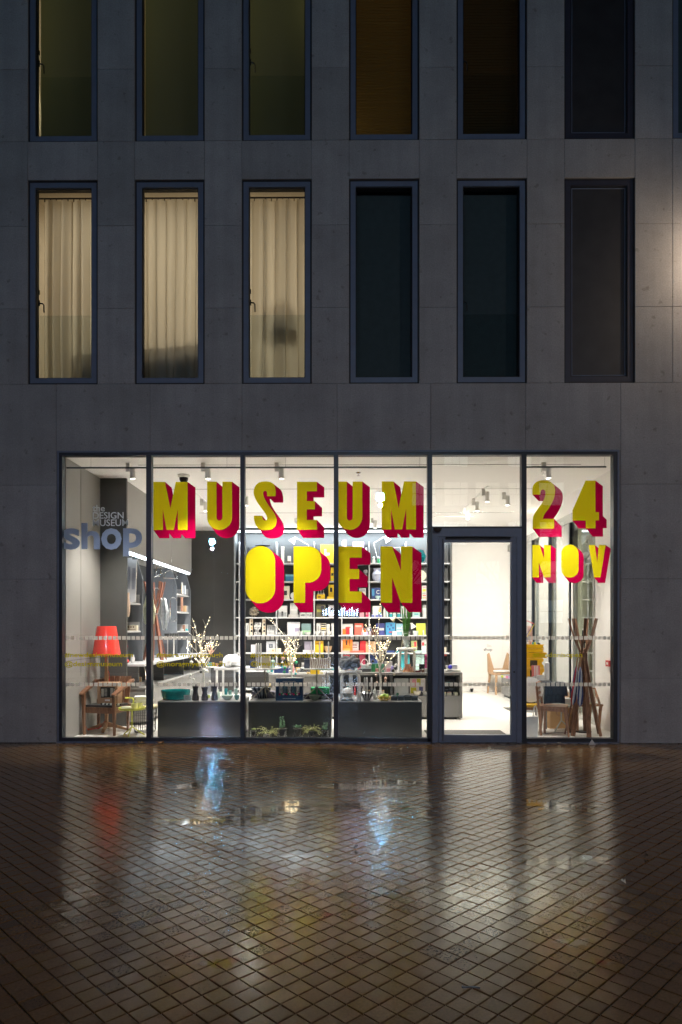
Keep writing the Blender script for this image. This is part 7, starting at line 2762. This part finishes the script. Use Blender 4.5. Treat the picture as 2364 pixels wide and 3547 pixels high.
# chair with denim cloth
dc = empty('side_chair', (PX(1916, 0.85), 0.85, 0.005), 'wooden side chair with slatted back carrying dark denim cloth', 'chair', rz=R(-24))
M_CH = mat('teak_wood', (0.34, 0.175, 0.10), 0.42, var=0.3, scale=6, stretch=(8, 8, 1))
leg4(dc, [((-0.18, -0.19, 0.44), (-0.14, -0.25, 0)), ((0.19, -0.17, 0.44), (0.26, -0.22, 0)), ((0.17, 0.19, 0.44), (0.20, 0.26, 0)), ((-0.17, 0.19, 0.44), (-0.22, 0.24, 0))], M_CH, 0.045, 0.028)
m = MB()
m.poly([(-0.2, 0.415), (-0.21, 0.445), (0.21, 0.445), (0.2, 0.415)], -0.2, 0.2)
m.box(-0.19, 0.19, -0.205, -0.18, 0.37, 0.414)
m.box(-0.19, 0.19, 0.18, 0.205, 0.37, 0.414)
m.build('seat', M_CH, dc)
for s in (-0.19, 0.19):
    m = MB()
    m.bar((-0.185, s, 0.40), (-0.225, s, 0.80), 0.035, 0.032, w1=0.026)
    m.build('back_post', M_CH, dc)
for z in (0.55, 0.63, 0.71, 0.785):
    m = MB()
    m.bar((-0.20 - (z - .5) * .08, -0.18, z), (-0.20 - (z - .5) * .08, 0.18, z), 0.016, 0.04)
    m.build('back_slat', M_CH, dc)
cl_ = empty('denim_cloth', (PX(1924, 0.80), 0.80, 0.46), 'dark blue ribbed denim cloth folded over the wooden side chair', 'cloth', rz=R(-12))
M_DEN = mat('denim', (0.018, 0.026, 0.050), 0.9, var=0.3, scale=30, stretch=(10, 10, 1), bump=0.3)
for k_, (y, zt_, zb2, w) in enumerate(((-0.10, 0.335, 0.15, 0.155), (-0.075, 0.345, 0.03, 0.145))):
    vs, fs = [], []
    n = 16
    for j in range(7):
        for i in range(n + 1):
            u = i / n * 2 - 1
            f = j / 6
            vs.append((u * w * (1 + 0.08 * f) + 0.02 * k_ - 0.04 * (k_ == 1), y + 0.012 * math.sin(u * 14 + k_) - 0.03 * f, zt_ + (zb2 - zt_) * f + 0.012 * math.sin(u * 2 + 1)))
    for j in range(6):
        for i in range(n):
            q0 = j * (n + 1) + i
            fs.append((q0, q0 + 1, q0 + n + 2, q0 + n + 1))
    ob = MB().add(vs, fs).build('fold', M_DEN, cl_)
    so = ob.modifiers.new('thickness', 'SOLIDIFY')
    so.thickness = 0.01
m = MB()
m.box(-0.17, 0.13, -0.09, 0.10, 0.335, 0.352)
m.build('fold', M_DEN, cl_)

# second low chair with books behind the coat stand
sc = empty('low_chair', (PX(2022, 1.25), 1.25, 0.005), 'low wooden chair stacked with books behind the walnut coat stand', 'chair', rz=R(8))
leg4(sc, [((-0.2, -0.17, 0.4), (-0.2, -0.2, 0)), ((0.2, -0.17, 0.4), (0.16, -0.18, 0)), ((0.2, 0.17, 0.4), (0.22, 0.22, 0)), ((-0.2, 0.17, 0.4), (-0.2, 0.22, 0))], M_CH, 0.04, 0.026)
m = MB()
m.box(-0.23, 0.23, -0.2, 0.2, 0.4, 0.43)
m.build('seat', M_CH, sc)
m = MB()
m.bar((0.22, -0.1, 0.43), (0.24, 0.1, 0.66), 0.03)
m.bar((0.24, 0.1, 0.66), (-0.1, 0.21, 0.62), 0.06, 0.02)
m.build('armrest', M_CH, sc)
zz = 0.437
for i, (w, h, c, l) in enumerate(((0.30, 0.022, (0.5, 0.55, 0.02), 'lime book at the bottom of the stack on the low chair'), (0.31, 0.02, (0.7, 0.68, 0.62), 'white book above the lime one on the low chair'), (0.29, 0.025, (0.55, 0.04, 0.03), 'red book in the stack on the low chair'), (0.3, 0.018, (0.72, 0.70, 0.66), 'white book above the red one on the low chair'), (0.27, 0.02, (0.03, 0.06, 0.2), 'navy book in the stack on the low chair'), (0.28, 0.025, (0.70, 0.3, 0.05), 'orange book near the top of the stack on the low chair'), (0.30, 0.1, (0.55, 0.56, 0.45), 'thick pale green box on top of the low chair stack'))):
    book(PX(2022, 1.25) - 0.01 + 0.008 * (i % 3), 1.22, zz, w, 0.22, h, 0.06 * ((i % 3) - 1), c, l)
    zz += h + 0.0006

# black floor lamp behind the coat stand
fl = empty('floor_lamp', (PX(2020, 1.05), 1.05, 0.005), 'black floor lamp with a cone head behind the walnut coat stand', 'lamp')
m = MB()
m.lathe([(0.13, 0), (0.13, 0.018), (0.02, 0.022), (1e-5, 0.023)], n=26)
m.build('base', M_BLACK, fl)
m = MB()
m.tube([(0.02, 0, 0.02), (0.02, 0, 1.55), (0.015, -0.02, 1.60)], 0.008, 8)
m.build('pole', M_BLACK, fl)
m = MB()
zb2 = PZ(2228, 1.0)
m.lathe([(0.068, zb2), (0.075, zb2 + 0.05), (0.04, zb2 + 0.10), (0.034, zb2 + 0.20), (1e-5, zb2 + 0.205)], (0, -0.06, 0), 20)
m.build('lamp_shade', M_BLACK, fl)
m = MB()
m.lathe([(1e-5, 0.206), (0.034, 0.206), (0.034, 0.225), (1e-5, 0.228)], (0, -0.06, zb2), 16)
m.build('cap', M_WPAINT, fl)
m = MB()
m.tube([(-0.1, -0.05, 0.004), (-0.3, -0.12, 0.004), (-0.42, -0.1, 0.004), (-0.6, -0.2, 0.004), (-0.72, -0.16, 0.004)], 0.004, 5)
m.build('cord', M_BLACK, fl)

# yellow tower
tw_ = empty('puzzle_tower', (PX(1852, 1.6), 1.6, 0.801), 'bright yellow stepped shelf tower with jigsaw ends on the grey table', 'shelf')
M_TOW = mat('yellow_lacquer', (0.74, 0.40, 0.008), 0.3, var=0.04)
zt_ = PZ(2232, 1.6) - 0.801
xr = PX(1880, 1.6) - tw_.location.x
for i, (z0, z1, dx_) in enumerate(((0.0, 0.16, 0.0), (0.165, 0.30, -0.01), (0.305, 0.385, 0.045), (0.39, 0.44, 0.0), (0.445, 0.50, 0.0))):
    z0, z1 = z0 / 0.5 * zt_, z1 / 0.5 * zt_
    m = MB()
    x1 = xr + dx_
    zc = (z0 + z1) / 2
    rr_ = min(0.03, (z1 - z0) * 0.33)
    pts = [(-0.16, z0), (x1, z0)] + [(x1 - rr_ * math.sin(R(a)), zc - rr_ * math.cos(R(a))) for a in range(0, 181, 20)] + [(x1, z1), (-0.16, z1)]
    m.poly(pts, -0.1, 0.1)
    m.build('block', M_TOW, tw_, smooth=False)
    if i < 2:
        m = MB()
        m.box(-0.10, 0.02, -0.103, -0.1005, z0 + 0.03, z1 - 0.03)
        m.build('niche', mat('brown_niche', (0.05, 0.03, 0.015), 0.6), tw_, smooth=False)
TZ = 0.801
zt2_ = 0.801 + zt_
for x, c, yt2, l, kk in ((1827, WHT, 2218, 'white headed doll on the yellow tower', 'doll'), (1835, (0.5, 0.3, 0.3), 2217, 'checked doll on the yellow tower', 'doll'), (1843, TEA, 2224, 'thin teal book block on the yellow tower', 'box'), (1849, LIME, 2225, 'lime cup on the yellow tower', 'cup'), (1864, BLK, 2228, 'small black block on the yellow tower', 'box')):
    item(kk, l, 'toy', x, x + 8, yt2, zt2_, 1.58, c, name='toy', col2=WHT) if kk == 'doll' else item(kk, l, 'toy', x, x + 8, yt2, zt2_, 1.58, c, name='toy')
item('book', 'pale pink print leaning behind the toys on the yellow tower', 'print', 1830, 1846, 2168, zt2_, 1.66, (0.65, 0.42, 0.38))
ll = empty('desk_lamp', (PX(1830, 1.62), 1.62, zt2_), 'multicoloured jointed desk lamp reaching above the yellow tower', 'lamp')
def rel(x, y):
    return P(x, y, 1.62) - ll.location
m = MB()
m.tube([rel(1826, 2207), rel(1851, 2163)], 0.006, 6)
m.build('lower_arm', colmat((0.66, 0.55, 0.03)), ll)
m = MB()
m.tube([rel(1823, 2203), rel(1846, 2166)], 0.005, 6)
m.tube([rel(1826, 2207), (0, 0, 0)], 0.006, 6)
m.build('lower_arm', colmat((0.05, 0.06, 0.25)), ll)
m = MB()
m.tube([rel(1851, 2161), rel(1820, 2148)], 0.007, 6)
m.build('upper_arm', colmat((0.75, 0.1, 0.12)), ll)
m = MB()
m.tube([rel(1851, 2161), rel(1856, 2163), rel(1855, 2169)], 0.004, 5)
m.build('joint', M_CHROME, ll)
item('book', 'red and white striped booklet leaning on the yellow tower', 'booklet', 1844, 1872, 2305, TZ, 1.42, (0.62, 0.16, 0.14), pic=[(0.3, 0.42, 0, 0.97, WHT), (0.5, 0.6, 0, 0.97, WHT), (0.68, 0.78, 0, 0.97, WHT)])
item('box', 'pair of small white boxes on the grey table near the poster tube', 'box', 1864, 1888, 2339, TZ, 1.36, WHT, depth=0.1)
pt = item('candle', 'tall white poster tube with dark print on the grey table', 'tube', 1887, 1904, 2292, TZ, 1.45, WHT, name='poster_tube')
for i, (x, c) in enumerate(((1828, WHT), (1836, (0.5, 0.3, 0.2)), (1845, SIL), (1853, WHT))):
    item('cup', ('first', 'second', 'third', 'fourth')[i] + ' tiny cup in the row on the grey table under the yellow tower', 'cup', x, x + 7, 2343, TZ, 1.36, c)
pp_ = MB()
pp_.box(-0.003, 0.003, 0, 0.001, 0, 0.01)
for i in range(9):
    z = TZ + 0.03 + i * 0.03
    m = MB()
    m.ball((PX(1890, 1.40), 1.40, z), 0.012, 8)
    o_ = m.build('print_blot', M_BLACK, None)
    o_.parent = pt

# white bag, poster, bench, boxes
bg_ = empty('carrier_bag', (PX(1836, 0.55), 0.55, 0.005), 'big white paper carrier bag with a twisted handle beside the door frame', 'bag')
x0_, x1_ = PX(1818, 0.55) - bg_.location.x, PX(1861, 0.55) - bg_.location.x
zt_ = PZ(2478, 0.55)
m = MB()
m.poly([(x0_, 0), (x1_ - 0.01, 0), (x1_, zt_ * 0.97), (x0_, zt_ * 0.94)], -0.07, 0.07)
m.build('body', M_WPAINT, bg_, smooth=False)
m = MB()
m.tube([(x1_ - 0.07, -0.03, zt_ * 0.97), (x1_ - 0.05, -0.03, zt_ + 0.13), (x1_ - 0.03, -0.03, zt_ + 0.15), (x1_ - 0.012, -0.03, zt_ + 0.10), (x1_ - 0.006, -0.03, zt_ * 0.97)], 0.008, 6)
m.build('handle', M_WPAINT, bg_)
dp = empty('round_poster', (PX(1849, 1.05), 1.05, 0.47), 'white round patterned disc leaning under the grey table', 'poster')
m = MB()
m.lathe([(1e-5, 0), (0.20, 0), (0.20, 0.01), (1e-5, 0.01)], n=36)
m.xform(Matrix.Translation((-0.04, 0.03, 0.20)) @ Matrix.Rotation(R(80), 4, 'X'))
m.build('disc', M_WPAINT, dp)
bn = empty('bench', (PX(1842, 1.0), 1.0, 0.005), 'low wooden bench with a yellow cushion behind the white carrier bag', 'bench')
m = MB()
m.box(-0.25, 0.2, -0.16, 0.16, 0.37, 0.41)
m.build('frame', M_CH, bn, smooth=False)
for x in (-0.22, 0.17):
    for y in (-0.12, 0.12):
        m = MB()
        m.bar((x, y, 0), (x, y, 0.369), 0.03)
        m.build('leg', M_CH, bn)
m = MB()
m.poly([(-0.25, 0.412), (-0.255, 0.44), (-0.24, 0.455), (0.18, 0.44), (0.2, 0.425), (0.19, 0.412)], -0.15, 0.15)
m.build('cushion', colmat((0.70, 0.42, 0.02), 0.8), bn)
cb = empty('cardboard_box', (PX(1938, 1.55), 1.55, 0.005), 'tan cardboard box with a rope handle behind the wooden side chair', 'box', rz=R(6))
m = MB()
m.box(-0.21, 0.21, -0.14, 0.14, 0, 0.33)
m.build('carton', mat('tan_card', (0.50, 0.29, 0.11), 0.7, var=0.05), cb, smooth=False)
m = MB()
m.box(-0.16, 0.19, -0.12, 0.12, 0.3305, 0.35)
m.build('lid', M_WPAINT, cb, smooth=False)
m = MB()
m.tube([(-0.06 + 0.05 * math.cos(a), -0.145, 0.27 - 0.06 * math.sin(a)) for a in [math.pi * j / 8 for j in range(9)]], 0.005, 5)
m.build('handle', M_BRN if 'M_BRN' in globals() else M_WALNUT, cb)
zz = 0.36
tb = empty('tripod_table', (PX(1945, 1.15), 1.15, 0.005), 'pale green tripod side table carrying white books', 'table')
M_SAGE = mat('sage_metal', (0.42, 0.48, 0.42), 0.4)
m = MB()
m.lathe([(1e-5, 0.40), (0.16, 0.40), (0.165, 0.41), (0.16, 0.42), (1e-5, 0.42)], n=26)
m.build('table_top', M_SAGE, tb)
m = MB()
m.tube([(0, 0, 0.15), (0, 0, 0.40)], 0.011, 8)
m.build('stem', M_SAGE, tb)
for i in range(3):
    a = -0.35 + i * 2.094
    m = MB()
    m.tube([(0, 0, 0.17), (0.18 * math.cos(a), 0.18 * math.sin(a), 0)], 0.009, 6)
    m.build('leg', M_SAGE, tb)
zz = 0.426
for i in range(4):
    book(PX(1955, 1.15) + 0.006 * (i % 2), 1.14, zz, 0.18 - 0.004 * i, 0.16, 0.026, 0.05 * (i % 3 - 1), ((0.35, 0.42, 0.40), (0.6, 0.62, 0.58), (0.72, 0.71, 0.68), (0.74, 0.74, 0.72))[i], ('grey green book lowest on', 'pale book second on', 'white book third on', 'white book topmost on')[i] + ' the sage tripod table')
    zz += 0.0266
item('book', 'pale wooden chair back panel seen past the denim cloth', 'panel', 1953, 1972, 2398, 0.43, 1.4, (0.62, 0.40, 0.25), name='wood_panel')
fa = empty('fire_alarm', (XR - 0.001, 1.14, PZ(2308, 1.14)), 'small red fire alarm call point on the white side wall', 'fire alarm')
m = MB()
m.box(-0.035, 0, -0.075, 0.075, 0, 0.095)
m.build('case', colmat((0.55, 0.03, 0.035)), fa, smooth=False)
m = MB()
m.box(-0.0375, -0.0355, -0.03, 0.03, 0.028, 0.066)
m.build('button', M_WPAINT, fa, smooth=False)
m = MB()
m.box(-0.012, 0.0, -0.03, 0.03, -0.08, -0.003)
m.build('conduit', M_WPAINT, fa, smooth=False)

# wooden chair at the far wall, and toys on the low cabinet
wc = empty('wooden_chair', (PX(1738, 7.3), 7.3, 0.005), 'pale beech chair standing at the far white wall', 'chair', rz=R(10))
leg4(wc, [((-0.22, -0.2, 0.5), (-0.25, -0.25, 0)), ((0.22, -0.2, 0.5), (0.05, -0.32, 0)), ((0.22, 0.2, 0.5), (0.25, 0.25, 0)), ((-0.22, 0.2, 0.5), (-0.28, 0.22, 0))], M_BEECH, 0.05, 0.035)
m = MB()
m.box(-0.26, 0.26, -0.24, 0.22, 0.48, 0.53)
m.build('seat', M_BEECH, wc)
m = MB()
m.poly([(-0.27, 0.53), (-0.29, 0.98), (-0.24, 1.02), (-0.12, 0.62), (0.12, 0.62), (0.24, 1.02), (0.29, 0.98), (0.27, 0.53)], 0.2, 0.235)
m.build('backrest', M_BEECH, wc)
m = MB()
m.lathe([(1e-5, 0), (0.18, 0.0), (0.21, 0.03), (0.2, 0.06), (1e-5, 0.075)], n=24)
m.build('cushion', colmat((0.7, 0.69, 0.67), 0.9), wc, loc=(0, 0, 0.5305))
for i, (x, c, l) in enumerate(((1738, LIME, 'small yellow green toy'), (1746, WHT, 'small white toy'), (1754, (0.7, 0.2, 0.3), 'small red toy'), (1762, (0.4, 0.3, 0.5), 'small violet toy'))):
    item('box', l + ' on the low cabinet against the side screen', 'toy', x, x + 7, 2330 + i, 0.531, 5.6 - i * 0.1, c, name='toy', h=0.05)
m = MB()
m.lathe([(0.03, 0), (0.03, 0.05), (0.045, 0.055), (0.045, 0.085), (1e-5, 0.087)], n=14)
tag(m.build('door_stop', M_BLACK, loc=(PX(1635, 7.85), 7.85, 0.004)), 'small dark door stop on the floor at the far white wall', 'door stop')

# ------------------------------------------------------------------ litter on the pavement
def leaf_litter(px, py, s, col, label, seed, cat='leaf'):
    d = EYE * FPX / (py - 2175)
    Y = d - D
    x = PX(px, Y)
    rr = random.Random(seed)
    m = MB()
    n = 13
    c = Vector((0, 0, 0.018))
    vs = [c]
    for i in range(n):
        a = 2 * math.pi * i / n
        r_ = s * (1.0 if i % 2 else 0.55) * rr.uniform(0.8, 1.15)
        vs.append(Vector((r_ * math.cos(a), r_ * math.sin(a) * 0.8, 0.006 + 0.03 * rr.random())))
    m.add(vs, [(0, 1 + i, 1 + (i + 1) % n) for i in range(n)])
    o = m.build(cat.replace(' ', '_'), mat('litter_%d' % seed, col, 0.6, var=0.4, scale=30), loc=(x, min(Y, -0.05), 0.003))
    so = o.modifiers.new('thickness', 'SOLIDIFY')
    so.thickness = 0.004
    tag(o, label, cat)


leaf_litter(488, 2577, 0.055, (0.20, 0.10, 0.02), 'curled brown leaf at the foot of the first mullion', 1)
leaf_litter(557, 2577, 0.065, (0.22, 0.10, 0.02), 'larger curled brown leaf just past the first mullion', 2)
leaf_litter(926, 2583, 0.035, (0.20, 0.08, 0.02), 'small brown leaf below the succulent pots', 3)
leaf_litter(1102, 2580, 0.055, (0.10, 0.05, 0.02), 'dark brown leaf below the mullion in the middle', 4)
leaf_litter(1388, 2600, 0.03, (0.35, 0.30, 0.20), 'pale scrap below the dark plinth with the stool', 5, 'scrap')
leaf_litter(1696, 2597, 0.03, (0.42, 0.40, 0.34), 'pale scrap below the glass door', 6, 'scrap')
leaf_litter(1888, 2580, 0.025, (0.5, 0.48, 0.42), 'tiny pale scrap below the number window', 7, 'scrap')
leaf_litter(1938, 2578, 0.03, (0.55, 0.53, 0.45), 'pale crumpled scrap in the middle below the number window', 8, 'scrap')
leaf_litter(1233, 2942, 0.02, (0.03, 0.025, 0.02), 'tiny dark leaf on the wet tiles in mid pavement', 9)
leaf_litter(1900, 2606, 0.02, (0.4, 0.36, 0.2), 'small yellowish leaf on the tiles before the number window', 10)
leaf_litter(2240, 2969, 0.018, (0.03, 0.025, 0.02), 'small dark speck of leaf on the tiles at the lit side', 11)
leaf_litter(2160, 3060, 0.018, (0.5, 0.48, 0.4), 'pale petal on the tiles at the lit side', 12)
leaf_litter(1300, 2690, 0.02, (0.05, 0.04, 0.02), 'little brown leaf on the blue lit tiles', 13)
m = MB()
m.add([(-0.05, 0, 0), (0.05, 0, 0), (0.0, 0.01, 0.075), (0.0, 0.05, 0)], [(0, 1, 2), (1, 3, 2), (3, 0, 2), (0, 3, 1)])
tag(m.build('paper_scrap', mat('white_paper', (0.62, 0.62, 0.58), 0.8), loc=(PX(2052, -0.12), -0.12, 0.003), smooth=False), 'folded white paper scrap standing below the coat stand window', 'paper')
tw = P(1600, 3424, 0)
d_ = EYE * FPX / (3424 - 2175)
m = MB()
m.tube([(-0.05, 0, 0.006), (-0.01, -0.003, 0.009), (0.03, -0.006, 0.007)], 0.004, 6)
m.tube([(-0.05, 0, 0.006), (-0.046, 0.01, 0.006)], 0.004, 5)
tag(m.build('twig', mat('wet_bark', (0.02, 0.014, 0.01), 0.4), loc=(PX(1640, d_ - D), d_ - D, 0.002)), 'short dark twig lying on the wet tiles', 'twig')

# ------------------------------------------------------------------ lights outside
wlamp = empty('wall_lantern', WL, 'lit wall lantern fixed to the stone just past the edge of the picture', 'lamp')
m = MB()
m.box(-0.06, 0.06, 0.10, 0.419, -0.06, 0.06)
m.box(-0.14, 0.14, -0.16, 0.10, 0.08, 0.12)
m.build('bracket', M_BLACK, wlamp, smooth=False)
m = MB()
m.lathe([(1e-5, -0.1), (0.09, -0.08), (0.11, 0.0), (0.09, 0.07), (1e-5, 0.079)], n=18)
m.build('globe', mat('warm_lit_globe', (1, 1, 1), 0.5, emit=22, emit_col=(1, 0.80, 0.60)), wlamp)
lamp('lantern_light', 'POINT', WL + Vector((0, -0.12, -0.1)), 100, (1.0, 0.78, 0.58), parent=wlamp, shadow_soft_size=0.10)

M_POLE = mat('dark_lamp_post', (0.02, 0.022, 0.025), 0.4)
lab = ['cool white street lamp across the road, farther to the left', 'cool white street lamp standing alone near the kerb behind the viewer', 'unseen cool white street lamp across the road on the right side']
for i, p in enumerate(SL):
    t = empty('street_lamp', (p.x, p.y, -0.12 if p.y < -15.2 else 0), lab[i], 'street lamp', group=None)
    m = MB()
    m.tube([(0, 0, 0), (0, 0, p.z + 0.2)], 0.075, 10, 0.05)
    m.build('post', M_POLE, t)
    m = MB()
    m.box(-0.2, 0.2, -0.15, 0.6, p.z + 0.12, p.z + 0.24)
    m.build('head', M_POLE, t, smooth=False)
    m = MB()
    m.ball((0, 0.3, p.z + 0.11 + (0.12 if p.y < -15.2 else 0) - 0.25), 0.18, 18)
    m.build('lens', mat('cool_lit_lens', (1, 1, 1), 0.5, emit=720, emit_col=(0.16, 0.58, 1.0)), t)
    lamp('street_light', 'SPOT', (p.x, p.y + 0.3, p.z - 0.5), (1350, 740, 2600)[i], ((1.0, 0.64, 0.80), (1.0, 0.66, 0.42), (1.0, 0.70, 0.52))[i], aim=(p.x * 0.7 if i < 2 else 12.0, p.y + p.z, 0), parent=t, spot_size=R(130), spot_blend=1.0, shadow_soft_size=0.07)

# block across the road, reflected in the glass
ob_ = empty('office_block', (3, -46, -0.12), 'long dark office block across the road with rows of lit windows', 'building')
m = MB()
m.box(-35, 35, -8, 0, 0, 18)
m.build('wall', mat('dark_facade', (0.05, 0.05, 0.055), 0.8), ob_, smooth=False)
rr = random.Random(2)
wm = MB()
for i in range(3):
    for j in range(2):
        wm.box(-0.95 + i * 0.64, -0.35 + i * 0.64, 0.002, 0.05, j * 0.95, j * 0.95 + 0.88)
lit = wm.mesh('window', mat('lit_office_window', (1, 1, 1), 0.5, emit=0.6, emit_col=(0.80, 0.93, 1.0)), smooth=False)
dim = wm.mesh('window', mat('dim_office_window', (1, 1, 1), 0.5, emit=0.12, emit_col=(0.95, 0.9, 0.7)), smooth=False)
for fz in range(5):
    for fxi in range(26):
        if rr.random() < (0.6 if 14 <= fxi <= 18 else 0.0):
            link('window', lit if rr.random() < 0.55 else dim, ob_, (-33 + fxi * 2.6, 0, 2.2 + fz * 3.2))

# a bright sign along its ground floor
m = MB()
for i in range(14):
    xa = (1118 + i * 9 - 1199) / FPX * 55.7 - 3
    m.box(xa, xa + 0.13, 0.02, 0.1, 2.75, 3.2 + 0.12 * (i % 3))
m.build('lit_sign', mat('blue_white_sign', (1, 1, 1), 0.5, emit=26, emit_col=(0.62, 0.72, 1.0)), ob_, smooth=False)

# bare street trees between, their branches cut across the lit windows in the reflection
def bare_tree(loc, H, seed, label):
    t = empty('street_tree', loc, label, 'tree', group='bare street trees across the road')
    rr = random.Random(seed)
    tk = MB()
    tk.tube([(0, 0, 0), (0.05, 0, H * 0.2), (0, 0.05, H * 0.42)], 0.17, 10, 0.12)
    tk.build('trunk', mat('tree_bark', (0.035, 0.03, 0.025), 0.9), t)
    b_ = MB()

    def go(p, d, L, r_, k):
        pts = [p]
        for i in range(4):
            d = (d + Vector((rr.gauss(0, .22), rr.gauss(0, .22), 0.06))).normalized()
            p = p + d * L / 4
            pts.append(p)
        b_.tube(pts, r_, 5, r_ * 0.45, caps=False)
        if k:
            for i in range(4):
                a = rr.uniform(0, 6.28)
                go(pts[rr.randint(1, 4)], (d + Vector((math.cos(a), math.sin(a), 0.2)) * 0.9).normalized(), L * rr.uniform(.5, .75), r_ * .5, k - 1)

    for i in range(6):
        a = i * 1.05
        go(Vector((0, 0.03, H * (0.34 + 0.016 * i))), Vector((math.cos(a), math.sin(a), 0.9)).normalized(), H * 0.36, 0.075, 3)
    b_.build('crown', MATS['tree_bark'], t)
    return t


for i, (x, y) in enumerate(((9.5, -31), (4.0, -33), (15, -32), (-14, -33))):
    bare_tree((x, y, -0.12), 9.0 + i % 2, 60 + i, 'bare dark street tree ' + ('before the middle of', 'close to the centre line of', 'towards the right end of', 'towards the left end of')[i] + ' the office block across the road')
